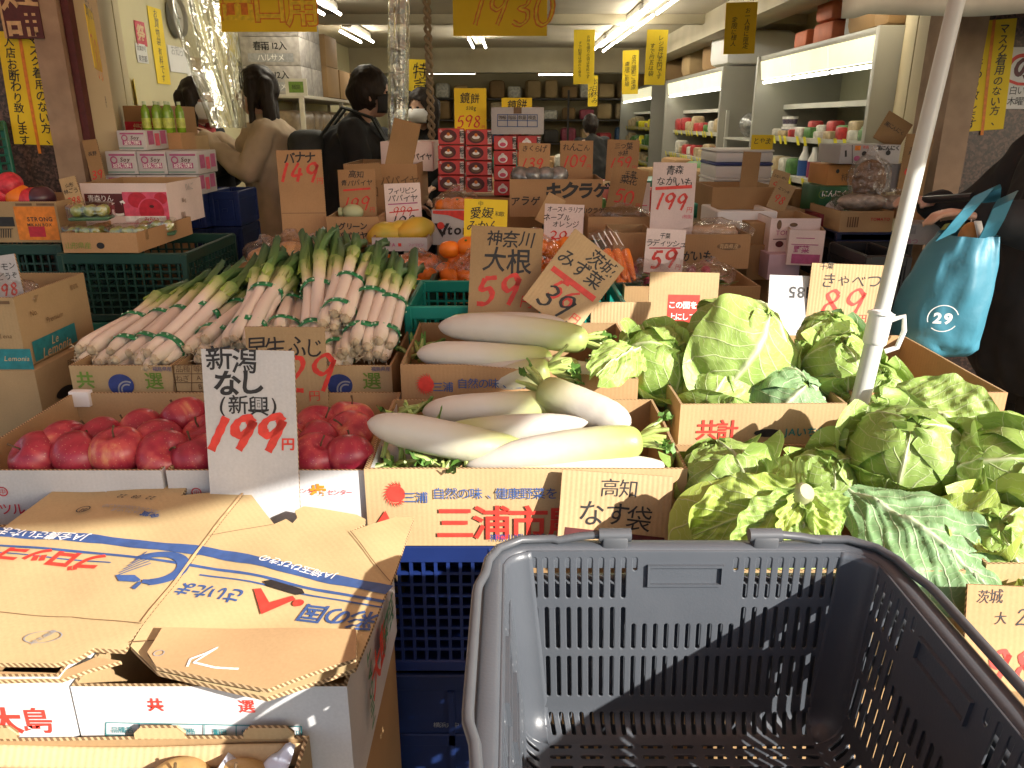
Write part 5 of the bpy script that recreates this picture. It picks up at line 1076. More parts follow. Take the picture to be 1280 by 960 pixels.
card('price_card', 'kraft card priced 59 standing above the daikon', (587, 676, 285, 402), 1.93, [('t', 'black', .05, .50, '神奈川', .22, dict(hand=.8, wt=.012)), ('t', 'black', .02, .20, '大根', .34, dict(hand=.8, wt=.012)), ('d', 'red', -.08, -.22, '59', .42, dict(wd=.2)), ('t', 'red', .32, -.36, '円', .18, dict(hand=.6))], kraft_v, lean=8, roll=3)
card('price_card', 'kraft card priced 39 tilted over to the right', (677, 757, 300, 408), 1.90, [('t', 'black', .18, .50, '茨城', .24, dict(hand=.8, wt=.01)), ('t', 'black', -.04, .22, 'みず菜', .27, dict(hand=.8, wt=.01)), ('l', 'red', [(-.42, -.02), (.42, 0)], .09), ('d', 'red', -.02, -.24, '56', .32, dict(wd=.2)), ('d', 'black', -.05, -.38, '39', .38, dict(wd=.14)), ('t', 'red', .35, -.42, '円', .15, dict(hand=.5)), ('t', 'black', .33, -.60, '円', .17, dict(hand=.5))], kraft_h, lean=12, roll=38)
card('price_card', 'kraft aubergine card leaning on the front daikon box', (699, 838, 592, 690), 1.155, [('t', 'black', .02, .22, '高知', .17, dict(hand=.5, wt=.0)), ('t', 'black', -.10, -.02, 'なす', .23, dict(hand=.6, wt=.004)), ('t', 'black', .22, -.05, '袋', .23, dict(hand=.5, wt=.0)), ('l', 'maroon', [(-.44, -.19), (.46, -.235)], .075)], kraft_h, lean=16, roll=4)
# ================================================================== cabbage boxes
CYA = 1.46
zA = atY(950, 505, CYA).z; CA = open_box('cabbage_box', 'kraft cabbage box with red and green print behind the front cabbages', .335, .672, CYA, 1.90, zA - .19, zA, kraft, kraft_in, group='kraft cabbage boxes', warp=.004, rz=rad(1))
front(CA, CYA, [('t', 'red', 894, 537, '共計', 26, dict(wt=.02)), ('c', 'black', 957, 541, 17, .32), ('t', 'teal', 1011, 540, 'JAいちかわ', 15, dict(wt=.02, width=68))])
zB = atZ
CB = open_box('cabbage_box', 'kraft cabbage box nearest the basket', .315, .655, .97, 1.43, .60, .785, kraft, kraft_in, group='kraft cabbage boxes', warp=.004)
CC = open_box('cabbage_box', 'kraft cabbage box at the right edge', .69, 1.13, .98, 1.42, .60, .79, kraft, kraft_in, group='kraft cabbage boxes')
CD = open_box('cabbage_box', 'kraft cabbage box behind the tent pole', .70, 1.02, 1.50, 1.95, zA - .19, zA + .01, kraft_r, kraft_in, group='kraft cabbage boxes')
for nm, (x0, x1, y0, y1, z) in {'behind cabbage box': (.34, .67, 1.47, 1.89, zA - .192), 'nearest the basket': (.32, .65, .98, 1.42, .598), 'at the right edge': (.70, 1.12, .99, 1.41, .598), 'behind the pole': (.71, 1.01, 1.51, 1.94, zA - .192)}.items():
    open_box('carton', 'carton under the cabbage box ' + nm, x0, x1, y0, y1, 0, z, kraft_d, kraft_in, lid=True, group='cartons under the goods')
lw_ = MB()
write(CA, lambda u, v, z: V((.335 - .0045 - z, 1.68 - u, zA - .09 + v)), [('t', 'green', .05, -.01, 'べつ', .075, dict(wt=.02)), ('t', 'green', .125, .04, '千葉県産', .03, {})], off=CA.location)
def cab(label, px, py, Y, R_, axis, **k): return cabbage(label, A(px, py, Y), R_, axis, **k)
cab('big round cabbage on top of the rear kraft box', 922, 428, 1.66, .102, (.35, -.25, .55), spin=.4, leaves=((.3, .10), (2.2, .18), (4.4, .22), (5.4, .42)), seed=1)
k2 = cab('cabbage with a broad open leaf at the left of the rear box', 822, 455, 1.66, .085, (-.3, .5, -.5), spin=2, leaves=((.5, .2), (2.6, .3), (4.6, .25)), seed=2)
big_leaf('', A(845, 505, 1.58), A(800, 400, 1.74), (-.25, -.8, .45), .085, .3, .10, 3, cb_m, ruf=.006, parent=k2); big_leaf('', A(800, 440, 1.62), A(755, 452, 1.50), (.1, -.5, .8), .055, -.25, .25, 5, cb_m, ruf=.005, parent=k2)
cab('shaded cabbage under the big round one', 898, 492, 1.60, .088, (-.2, .3, -.8), spin=1, leaves=((.5, .1), (3, .12)), seed=3)
cab('low cabbage with pale ribs at the front of the rear box', 985, 505, 1.55, .075, (.2, -.3, .5), spin=3, leaves=((1, .2), (3, .2), (5, .2)), seed=4, outer=cbd_m)
cab('cabbage at the back left of the front box', 905, 602, 1.22, .08, (.2, -.2, -.7), spin=.7, leaves=((.3, .2), (2.0, .22), (4.3, .25)), seed=5)
k5 = cab('upturned cabbage with a pale cut stalk facing the street', 962, 672, 1.10, .088, (.55, -.35, .62), spin=1.2, leaves=((.0, .12), (1.5, .25), (3.1, .32), (4.6, .40), (5.6, .5)), seed=6, outer=cbi_m, head=cb_m, core=True)
sk5 = A(1000, 619, 1.035)
for (tx, ty_, Yt, W5, m5, sd5) in ((866, 668, 1.03, .058, cbi_m, 31), (925, 705, .99, .050, cb_m, 32), (1000, 700, .98, .045, cbi_m, 33), (1052, 672, 1.02, .042, cb_m, 34), (930, 598, 1.16, .06, cb_m, 35)): big_leaf('', sk5, A(tx, ty_, Yt), (.1, -.75, .65), W5, .35, .16, sd5, m5, ruf=.008, parent=k5)
g = MB(); ds = (V((.25, -.6, .6))).normalized(); g.tube([sk5 - ds * .02, sk5 + ds * .012, sk5 + ds * .018], [.020, .016, .012], 14); obj('cut_stalk', g, MATS['cut_stalk'], k5, off=k5.location)
cab('small dark cabbage at the right of the front box', 1030, 603, 1.28, .066, (.0, .4, -.8), spin=2, leaves=((.8, .22), (2.8, .25), (5, .2)), seed=7)
cab('pale crinkled cabbage at the right of the tent pole', 1130, 572, 1.27, .098, (.15, .35, -.75), spin=4.1, leaves=((.3, .06), (2.3, .14), (4.4, .12)), seed=8, outer=cb_m)
cab('dark green cabbage cut by the right picture edge', 1262, 605, 1.20, .10, (-.2, .5, -.6), spin=2.2, leaves=((.5, .15), (2.5, .2), (4.6, .2)), seed=9)
cab('frilly yellow green cabbage low at the right edge', 1245, 690, 1.06, .082, (.3, .3, -.7), spin=5, leaves=((.4, .3), (2.4, .35), (4.2, .3)), seed=10, outer=cbi_m)
cab('small cabbage just left of the tent pole top boxes', 1050, 462, 1.62, .082, (.2, .3, -.8), spin=.9, leaves=((.5, .2), (2.3, .3), (4.2, .35)), seed=11)
cab('cabbage half hidden by the tent pole', 1085, 495, 1.56, .078, (-.1, .5, -.7), spin=3.3, leaves=((.2, .2), (2.2, .22), (4, .2)), seed=12)
cab('dull cabbage at the back of the box behind the pole', 1035, 425, 1.80, .075, (.1, .3, -.8), spin=5.3, leaves=((.2, .15), (2.2, .2)), seed=13, outer=cbd_m)
big_leaf('broad bright loose leaf above the crinkled cabbage', A(1112, 500, 1.42), A(1248, 545, 1.30), (-.15, -.72, .70), .088, .12, .12, 14, cb_m, ruf=.006)
big_leaf('large blue green loose leaf hanging over the basket corner', A(1060, 612, 1.12), A(1262, 735, .93), (.15, -.62, .76), .095, -.18, .14, 15, cbd_m, ruf=.014, rel=.005)
big_leaf('curled yellow green leaf beside the blue green leaf', A(1155, 640, 1.10), A(1275, 690, 1.0), (.1, -.5, .8), .055, .45, .10, 16, cbi_m, ruf=.018)
card('price_card', 'kraft card priced 89 standing behind the cabbages', (1009, 1103, 331, 425), 1.97, [('t', 'black', -.30, .47, '千葉', .10, dict(hand=1)), ('t', 'black', .04, .29, 'きゃべつ', .2, dict(hand=1, wt=.0)), ('d', 'red', -.02, .0, '89', .40, dict(wd=.13)), ('t', 'red', .26, -.20, '円', .12, dict(hand=.7))], kraft_h, lean=6, roll=2)
card('board', 'white board printed 185 upside down beside the 89 card', (958, 1018, 345, 470), 1.96, [('t', 'black', .12, .70, '185', .32, dict(wt=.02, rot=180))], white_b, lean=14, roll=2, group='loose boards', cat='board')
card('board', 'kraft board with a red printed square behind the big cabbage', (810, 896, 341, 430), 1.95, [('p', 'red', rect2(-.22, .24, -.42, .20)), ('t', 'white', 0, .05, 'この面を', .105, dict(wt=.02)), ('t', 'white', 0, -.12, '上にして', .1, dict(wt=.02))], kraft, lean=6, roll=1, group='loose boards', cat='board')
card('board', 'plain ribbed kraft flap behind the rear daikon box', (738, 812, 378, 440), 1.93, [], kraft_h, lean=2, group='loose boards', cat='board')
card('price_card', 'kraft card marked with a black 2 at the right edge of the basket', (1204, 1330, 736, 860), .90, [('t', 'black', -.27, .41, '茨城', .12, dict(hand=1, wt=.0)), ('d', 'black', .06, .22, '2', .17, dict(wd=.13)), ('t', 'black', -.15, .20, '大', .12, dict(hand=1)), ('d', 'red', .0, -.26, '98', .34, dict(wd=.2))], kraft_r, lean=18, roll=3)
# ================================================================== nearest goods: white cartons, flattened box, basket
NY = .756
zw = atY(270, 858, NY).z
wb = pbox('white_carton', 'white carton marked in red for joint selection with a printed table', 105, 440, 858, 1010, NY, .36, white_b, white_in, group='white cartons in front', warp=.003)
front(wb, NY, [('t', 'red', 195, 880, '共', 19, dict(wt=.03)), ('t', 'red', 309, 882, '選', 20, dict(wt=.012)), ('l', 'teal', [(133, 902), (378, 907)], 1.3), ('l', 'teal', [(133, 917), (378, 922)], 1.2), ('l', 'teal', [(134, 932), (378, 937)], 1.2)] +
      [('l', 'teal', [(x, 902 + (x - 133) * .02), (x, 960)], 1.2) for x in (133.5, 175, 215, 256, 296, 336, 377.5)] + [('t', 'teal', x, 910 + (x - 133) * .02, t, 9, dict(wt=.005)) for x, t in ((154, '品種名'), (195, '等級'), (236, '規格'), (276, '量目'), (316, '生産者'), (357, '検査認印'))])
wc = pbox('white_carton', 'white carton with two big red characters at the left edge', -330, 92, 846, 1010, NY - .01, .36, white_b, white_in, group='white cartons in front', warp=.003)
front(wc, NY - .01, [('t', 'red', 8, 900, '大', 38, dict(wt=.035)), ('t', 'red', 48, 900, '島', 38, dict(wt=.016))])
g = MB()
Ls = wb.location
write(wb, lambda u, v, z: V((atY(440, 900, NY).x + .0035 + z, NY + .05 + u, zw - .09 + v)), [('t', 'green', .05, .02, 'NIIGATA', .035, dict(wt=.02, rot=90)), ('t', 'red', .12, .0, '大島', .06, dict(wt=.03)), ('t', 'green', .2, .0, '園芸', .05, dict(wt=.02))], off=Ls)
for x0, x1, lab in ((-.508, -.20, 'supporting carton under the white table printed carton'), (-.96, -.52, 'supporting carton under the left white carton')):
    open_box('carton', lab, x0, x1, NY + .005, NY + .35, 0, wb.location.z - .003, kraft_d, kraft_in, lid=True, group='cartons under the goods')
# small kraft carton rim seen left of the flattened box
t = open_box('carton', 'grey kraft carton corner behind the flattened box at far left', -.98, -.73, .80, 1.13, .60, .772, kraft_d, kraft_in, group='cartons under the goods')
# the flattened carton
SZ = .793
def sz(x, y): return SZ + .010 * math.sin(x * 5 + 1) * math.sin(y * 4) + .006 * noise.noise(V((x * 9, y * 9, 2))) - (.012 if False else 0) - .05 * max(0, (.80 - y)) - .03 * max(0, x + .22)
P1 = [(-90, 705), (0, 664), (94, 596), (103, 594), (112, 597), (133, 618), (141, 608), (150, 599), (232, 606), (236, 613), (228, 627), (310, 618), (179, 785), (156, 812), (117, 810), (95, 822), (69, 828), (0, 826), (-90, 824)]
P2 = [(310, 619), (343, 658), (358, 652), (366, 657), (372, 651), (369, 643), (380, 638), (446, 645), (457, 650), (456, 657), (438, 667), (495, 645), (517, 645), (489, 726), (444, 832), (400, 848), (333, 866), (196, 836), (163, 808), (180, 785)]
sroot = thing('flattened_carton', 'flattened kraft broccoli carton lying open over the white cartons', 'cardboard', V((-.45, .95, SZ)))
SO2 = sroot.location.copy()
def sheet(name, poly, lift=0.0, mtl=None, t=.006, tilt=None):
    W = [atZ(x, y, SZ) for x, y in poly]; bm = bmesh.new(); f = bm.faces.new([bm.verts.new((p.x, p.y, 0)) for p in W])
    bmesh.ops.triangulate(bm, faces=bm.faces[:])
    for _ in range(3): bmesh.ops.subdivide_edges(bm, edges=bm.edges[:], cuts=1, use_grid_fill=True)
    bmesh.ops.recalc_face_normals(bm, faces=bm.faces[:])
    bm.normal_update()
    if sum(f.normal.z for f in bm.faces) < 0: bmesh.ops.reverse_faces(bm, faces=bm.faces[:])
    g = MB(); bm.verts.index_update(); Pv = [v.co.copy() for v in bm.verts]; F = [[v.index for v in f.verts] for f in bm.faces]; bd = [[v.index for v in (l.vert for l in e.link_loops[:1])] + [e.link_loops[0].link_loop_next.vert.index] for e in bm.edges if len(e.link_faces) == 1]
    T = tilt or (lambda x, y: 0)
    top = [(p.x, p.y, sz(p.x, p.y) + lift + T(p.x, p.y)) for p in Pv]; bot = [(x, y, z - t) for x, y, z in top]; n = len(Pv)
    g.add(top + bot, F + [[i + n for i in f][::-1] for f in F] + [], 0); g.m = [0] * len(g.f)
    base = len(g.f); g.f += [(b, a, a + n, b + n) for a, b in bd]; g.m += [1] * len(bd); bm.free()
    return obj(name, g, [mtl or kraft_y, edge_m], sroot, off=SO2, angle=30)
kraft_y = cardboard('kraft_board_golden', (.53, .40, .205), (.8, .6, 0), .12)
sheet('panel', P1); sheet('panel', P2, .0)
fl = sheet('flap', [(186, 826), (206, 800), (446, 798), (446, 834), (398, 850), (336, 870), (260, 856), (197, 843)], .016, kraft_v, .005, lambda x, y: -.25 * max(0, .80 - y) * 0); fl['label'] = 'shaded end flap with a torn white scar'
sheet('flap', [(0, 829), (70, 832), (118, 813), (150, 817), (112, 826), (74, 839), (0, 840), (-80, 840), (-80, 829)], -.009, kraft_v, .005)
# fold line, print
def sp_(px, py): p = atZ(px, py, SZ); return (p.x, p.y)
fnS = lambda u, v, z: V((u, v, sz(u, v) + z + .0004))
def stext(txt, p0, p1, h, c='blue', wt=.01, **k):
    """text running from pixel p0 (its start) to p1 (its end) along its middle line; h = height relative to nominal"""
    a, b = V((*sp_(*p0), 0)), V((*sp_(*p1), 0)); d = b - a; an = math.degrees(math.atan2(d.y, d.x)); w_ = d.length; tot = sum(glyph(ch, wt)[2] for ch in txt); s = w_ / tot
    return ('t', c, (a.x + b.x) / 2, (a.y + b.y) / 2, txt, s * h, dict(wt=wt, rot=an, aspect=1 / h, **k))
def band(pts, w, c):   # strip subdivided so that it follows the sheet
    Q = [V((*sp_(*p), 0)) for p in pts]; out = []
    for a, b in zip(Q, Q[1:]): out += [a.lerp(b, i / 14) for i in range(14)]
    return ('p', c, brush(out + [Q[-1]], w, 1.0))
pr = [band([(-60, 657), (17, 668), (258, 695), (487, 738)], .022, 'blue'), band([(-60, 678), (0, 683), (253, 713), (480, 753)], .0055, 'blue'), band([(-60, 688), (0, 693), (140, 710)], .0025, 'blue'), band([(250, 722), (478, 760)], .003, 'blue'),
      stext('JA全農さいたま', (110, 679), (-2, 664), 1.0, 'white'), stext('JA埼玉ひびきの', (420, 722), (325, 703), 1.0, 'white'), stext('ブロッコリー', (128, 709), (-62, 687), .9, 'red', .05),
      stext('さいたま', (303, 751), (222, 738), 1.25, 'blue', .02), stext('彩の国', (468, 777), (376, 765), 1.1, 'blue', .02), stext('22  08  22', (195, 631), (148, 625), 1.1, 'black', .0), stext('AK210US160AK210', (200, 648), (130, 637), 1.1, 'grey', 0), stext('金賞', (200, 652), (178, 649), .8, 'blue', .03), stext('JAさいたま', (176, 649), (140, 644), 1, 'grey')]
def sring(px, py, r0, r1, a0, a1, sx=1, sy=1, c='blue'):
    p = sp_(px, py); return ('p', c, ring2(p[0], p[1], r0, r1, 36, a0, a1, sx, sy))
pr += [sring(192, 717, .028, .043, -75, 135, 1.15, 1.0), sring(183, 716, .0, .0, 0, 1)]
for k in range(6): pr.append(band([(146 + k * 5, 728 - k * 4), (190 - k * 1, 712 - k * 3)], .0018, 'blue'))
pr += [('p', 'blue', poly2([sp_(*q) for q in [(146, 727), (170, 727), (178, 733), (172, 735), (150, 734)]])), ('p', 'blue', poly2([sp_(*q) for q in [(180, 732), (202, 731), (206, 734), (190, 738), (178, 736)]])), ('p', 'blue', poly2([sp_(*q) for q in [(165, 742), (176, 734), (178, 737), (170, 744)]]))]
pr += [('p', 'red', poly2([sp_(*q) for q in [(318, 742), (327, 741), (337, 756), (366, 747), (370, 751), (327, 770)]])), ('p', 'red', disc2(*sp_(373, 755), .0075, 18)), ('p', 'black', poly2([sp_(*q) for q in [(330, 733), (340, 731), (378, 739), (381, 744), (372, 746), (334, 738)]]))]
pr += [sring(54, 797, .0135, .0147, 0, 360, 1.6, .85, 'grey'), stext('埼玉農園', (38, 806), (70, 789), 1, 'grey'), sring(105, 641, .009, .011, 0, 360, 1, 1, 'black'), stext('段', (101, 642), (110, 642), 1, 'black')]
lines = [band([(308, 620), (179, 784)], .004, 'palegold'), band([(344, 660), (262, 678)], .0012, 'brown'), band([(438, 668), (488, 728)], .0015, 'brown'), band([(163, 806), (300, 800), (446, 802)], .002, 'brown'), band([(0, 769), (90, 773), (178, 786)], .0012, 'brown')]
write(sroot, fnS, pr + lines, off=SO2)
write(sroot, lambda u, v, z: V((u, v, sz(u, v) + .0172 + z)), [band([(236, 845), (240, 836), (258, 830), (274, 823), (260, 831), (244, 840), (270, 846), (300, 848)], .0028, 'white'), sring(201, 829, .004, .005, 0, 360, 1.3, 1, 'grey')], off=SO2, name='tear_mark')
# front kraft carton with pears
fy0, fy1 = .54, .742
fc = open_box('pear_carton', 'front kraft carton with nashi pears wrapped in paper', -.80, -.243, fy0, fy1, .48, .702, kraft, kraft_in, group='pear cartons')
for k in (-.42, -.29, -.62):
    g = MB(); g.prism([(k - .03, 0), (k + .03, 0), (k + .03, .008), (k + .022, .016), (k - .022, .016), (k - .03, .008)], lambda x, y, o: V((x, fy1 - .0025 + o, .7018 + y)), .0045, 0, 1); obj('tab', g, [kraft, edge_m], fc, off=fc.location)
g = MB(); g.grid(lambda u, v: V((-.79 + .54 * u, fy1 - .010 - .014 * v, .697 - .02 * v + .003 * math.sin(u * 8))), 20, 6); o = obj('flap', g, kraft_h, fc, off=fc.location); md = o.modifiers.new('s', 'SOLIDIFY'); md.thickness = .006
open_box('carton', 'carton under the front pear carton', -.80, -.245, fy0, fy1, 0, .478, kraft_d, kraft_in, lid=True, group='cartons under the goods')
pear_m = mat('nashi_skin', (.42, .26, .09), .5, .15, 25, bump=.15, bscale=200)
for i, (x, y) in enumerate(((-.385, .692), (-.315, .690))):
    o = thing('nashi_pear', ['left brown nashi pear in the front carton', 'right brown nashi pear in the front carton'][i], 'pear', (x, y, .664), i, 'nashi pears'); obj('skin', fruit_mesh(.042, .2, .9), pear_m, o, angle=180); g = MB(); g.tube([(0, 0, .03), (.003, 0, .046)], .0018, 6); obj('stem', g, stem_m, o)
tag(open_box('pear_tray', 'inner tray the pears rest on', -.79, -.25, fy0 + .01, fy1 - .012, .60, .626, kraft_v, kraft_in, lid=True), None, 'tray')
g = MB(); g.grid(lambda u, v: V((-.335 + .08 * u, .60 + .125 * v, .692 + .012 * math.sin(u * 5 + v * 3) + .008 * noise.noise(V((u * 5, v * 5, 1))))), 14, 14)
o = obj('wrapping_paper', g, mat('bluish_white_paper', (.62, .68, .80), .8, .05)); md = o.modifiers.new('s', 'SOLIDIFY'); md.thickness = .001; tag(o, 'bluish white wrapping paper crumpled in the front carton', 'paper')
# ------------------------------------------------------------------ shopping basket
bk_m = mat('grey_basket_plastic', (.076, .084, .096), .36, .10, 9, bump=.06, bscale=300, c2=(.064, .072, .084)); bh_m = mat('basket_handle_plastic', (.075, .08, .088), .38, .1, 12)
def slotted(W, H, slots, t, bev=.0012):
    c = bpy.data.curves.new('s', 'CURVE'); c.dimensions = '2D'; c.fill_mode = 'BOTH'; c.extrude = t / 2 - bev; c.bevel_depth = bev; c.bevel_resolution = 1
    def poly(p):
        s = c.splines.new('POLY'); s.points.add(len(p) - 1)
        for q, (x, y) in zip(s.points, p): q.co = (x, y, 0, 1)
        s.use_cyclic_u = True
    poly([(0, 0), (W, 0), (W, H), (0, H)])
    for x0, x1, y0, y1 in slots:
        r = min(x1 - x0, y1 - y0) / 2 * .98; p = []
        for cx, cy, a in ((x1 - r, y1 - r, 0), (x0 + r, y1 - r, 90), (x0 + r, y0 + r, 180), (x1 - r, y0 + r, 270)):
            p += [(cx + r * math.cos(rad(a + 30 * k)), cy + r * math.sin(rad(a + 30 * k))) for k in range(4)]
        poly(p)
    o = bpy.data.objects.new('s', c); COL.objects.link(o); me = bpy.data.meshes.new_from_object(o.evaluated_get(bpy.context.evaluated_depsgraph_get())); bpy.data.objects.remove(o); bpy.data.curves.remove(c)
    return [v.co.copy() for v in me.vertices], [tuple(p.vertices) for p in me.polygons]
BX0, BX1, BY0, BY1, BZ0, BZ1 = -.010, .440, .450, .838, .650, .896   # inner rim rectangle, floor and rim heights
TP = .022                                                              # taper per side
HW = BZ1 - BZ0 - .035                                                  # wall height above the bottom curve
def wallslots(L, n, label_cols, side=False):
    p = L / n; s = []; w_ = p * .55
    H1, rows = HW, [(.148, .205), (.078, .138), (.010, .070)]
    for i in range(n):
        x = p * (i + .5); inl = label_cols[0] <= i <= label_cols[1]
        for j, (a, b) in enumerate(rows):
            a, b = a * HW / .211, b * HW / .211
            if inl and j == 0:
                if i in label_cols: s.append((x - w_ / 2, x + w_ / 2, b - .02, b))
                continue
            if inl and j == 1: b = a + (b - a) * .62
            s.append((x - w_ / 2, x + w_ / 2, a, b))
    return s
basket = thing('shopping_basket', 'grey plastic shopping basket with slotted walls, empty and sunlit', 'basket', V((.218, .67, BZ0 - .01)), 0, 'stacked grey shopping baskets')
BO2 = basket.location.copy()
def add_wall(name, a, b, inward, n, cols):
    """a->b inner top edge; wall leans inwards going down"""
    a, b = V(a), V(b); d = b - a; L = d.length; d = d.normalized(); inw = V(inward); cr = .03
    vs, fs = slotted(L - 2 * cr, HW, wallslots(L - 2 * cr, n, cols), .003)
    g = MB(); M = lambda p: a + d * (cr + (p.x) * 1.0 + (0 if True else 0)) * 1.0 + inw * (TP * (HW - p.y) / HW) + V((0, 0, -(HW - p.y))) + inw * p.z + d * 0
    # shrink towards the bottom so the corners stay joined
    def mp(p):
        q = (p.x / (L - 2 * cr) - .5); tdn = TP * (HW - p.y) / HW; return a + d * (L / 2 + q * (L - 2 * cr - 2 * tdn * .35)) + inw * (tdn + p.z) + V((0, 0, -(HW - p.y)))
    g.add([mp(p) for p in vs], fs); 
    # recessed hand grip and label plate
    if cols:
        pc = (L - 2 * cr) / n; x0, x1 = pc * (cols[0] + 1.6), pc * (cols[1] - .6)
        for y0, y1, z0, z1 in ((HW - .044, HW - .041, .0015, .006), (HW - .019, HW - .016, .0015, .006)):
            g.add([mp(V((x, y, z))) for x in (x0, x1) for y in (y0, y1) for z in (z0, z1)], [(0, 1, 3, 2), (4, 6, 7, 5), (0, 4, 5, 1), (2, 3, 7, 6), (0, 2, 6, 4), (1, 5, 7, 3)])
        for xx in (x0, x1 - .003): g.add([mp(V((x, y, z))) for x in (xx, xx + .003) for y in (HW - .041, HW - .019) for z in (.0015, .006)], [(0, 1, 3, 2), (4, 6, 7, 5), (0, 4, 5, 1), (2, 3, 7, 6), (0, 2, 6, 4), (1, 5, 7, 3)])
    obj('wall', g, bk_m, basket, off=BO2, angle=35, merge=False)
    # curved foot of the wall with short slots
    vs, fs = slotted(L - 2 * cr, .055, [(x0, x1, .012, .044) for x0, x1, y0, y1 in wallslots(L - 2 * cr, n, (99, -1))[2::3]], .003)
    def mp2(p):
        th = (1 - p.y / .055) * math.pi / 2 * .98; q = (p.x / (L - 2 * cr) - .5); r = .035 - p.z
        return a + d * (L / 2 + q * (L - 2 * cr - 2 * TP * .35 - .02 * (1 - p.y / .055))) + inw * (TP + .035 - r * math.cos(th)) + V((0, 0, -HW - r * math.sin(th)))
    g = MB()
    # refine along y so that the bend is smooth
    bm = bmesh.new(); bv = [bm.verts.new(p) for p in vs]
    for f in fs:
        try: bm.faces.new([bv[i] for i in f])
        except ValueError: pass
    for yy in (.011, .02, .03, .038, .046): bmesh.ops.bisect_plane(bm, geom=bm.verts[:] + bm.edges[:] + bm.faces[:], plane_co=(0, yy, 0), plane_no=(0, 1, 0))
    bm.verts.index_update(); g.add([mp2(v.co) for v in bm.verts], [[v.index for v in f.verts] for f in bm.faces]); bm.free()
    obj('wall_foot', g, bk_m, basket, off=BO2, angle=50, merge=False)
add_wall('far', (BX0, BY1, BZ1), (BX1, BY1, BZ1), (0, -1, 0), 28, (9, 18))
add_wall('near', (BX1, BY0, BZ1), (BX0, BY0, BZ1), (0, 1, 0), 28, (9, 18))
add_wall('right', (BX1, BY1, BZ1), (BX1, BY0, BZ1), (-1, 0, 0), 19, (5, 13))
add_wall('left', (BX0, BY0, BZ1), (BX0, BY1, BZ1), (1, 0, 0), 19, (5, 13))
def corner_pts(off, z, r, n=6):
    out = []
    for cx, cy, a in ((BX1 - r, BY1 - r, 0), (BX0 + r, BY1 - r, 90), (BX0 + r, BY0 + r, 180), (BX1 - r, BY0 + r, 270)):
        for k in range(n + 1): t = rad(a + 90 * k / n); out.append(V((cx + (r + off) * math.cos(t), cy + (r + off) * math.sin(t), z)))
    return out
for ci, a in enumerate((0, 90, 180, 270)):   # rounded corner posts
    cx = (BX1, BX0, BX0, BX1)[ci]; cy = (BY1, BY1, BY0, BY0)[ci]; sx, sy = (-1, 1, 1, -1)[ci], (-1, -1, 1, 1)[ci]
    def cp_(u, v, o=0):
        t = rad(a + 90 * u); dn = min(v / .82, 1); r = .034; k = TP * dn
        base = V((cx + sx * (r + k), cy + sy * (r + k), BZ1 - HW * dn))
        if v > .82:
            th = (v - .82) / .18 * math.pi / 2; rr = .035; base += V((sx * 0, sy * 0, -(rr) * math.sin(th))); r2 = r - rr * (1 - math.cos(th)); 
            return V((base.x + max(r2, -.02) * math.cos(t), base.y + max(r2, -.02) * math.sin(t), base.z))
        return V((base.x + (r + o) * math.cos(t), base.y + (r + o) * math.sin(t), base.z))
    g = MB(); g.grid(lambda u, v: cp_(u, v), 10, 24); o = obj('corner', g, bk_m, basket, off=BO2, angle=60); md = o.modifiers.new('s', 'SOLIDIFY'); md.thickness = .003; md.offset = 0
# floor grid
fx0, fx1, fy0_, fy1_ = BX0 + TP + .03, BX1 - TP - .03, BY0 + TP + .03, BY1 - TP - .03
sl_ = []
nx_, ny_ = 9, 17
for j in range(ny_):
    for i in range(nx_):
        px_, py_ = (fx1 - fx0) / nx_, (fy1_ - fy0_) / ny_; o_ = .5 * px_ * (j % 2) * 0
        sl_.append((px_ * i + .004, px_ * (i + 1) - .004, py_ * j + .0045, py_ * (j + 1) - .0045))
vs, fs = slotted(fx1 - fx0, fy1_ - fy0_, sl_, .003); g = MB(); g.add([(p.x + fx0, p.y + fy0_, BZ0 + p.z) for p in vs], fs); obj('floor', g, bk_m, basket, off=BO2, merge=False, angle=35)
g = MB()
for X0, X1, Y0, Y1 in ((fx0 - .012, fx0, fy0_ - .012, fy1_ + .012), (fx1, fx1 + .012, fy0_ - .012, fy1_ + .012), (fx0, fx1, fy0_ - .012, fy0_), (fx0, fx1, fy1_, fy1_ + .012)): g.box(X0, X1, Y0, Y1, BZ0 - .0014, BZ0 + .0012)
obj('floor_border', g, bk_m, basket, off=BO2, smooth=False)
prof = [(-.002, -.022), (-.001, -.004), (.002, .002), (.007, .0045), (.020, .0045), (.025, .001), (.026, -.006), (.026, -.026), (.023, -.026), (.0225, -.004), (.004, -.002), (.003, -.022)]
def rim(u, v):
    i = int(round(v * len(prof))) % len(prof); o_, dz = prof[i]; P_ = corner_pts(o_, BZ1 + dz, .034, 7); return P_[int(round(u * len(P_))) % len(P_)]
g = MB(); g.grid(rim, 32, len(prof), 0, True); obj('rim', g, bk_m, basket, off=BO2, angle=50)
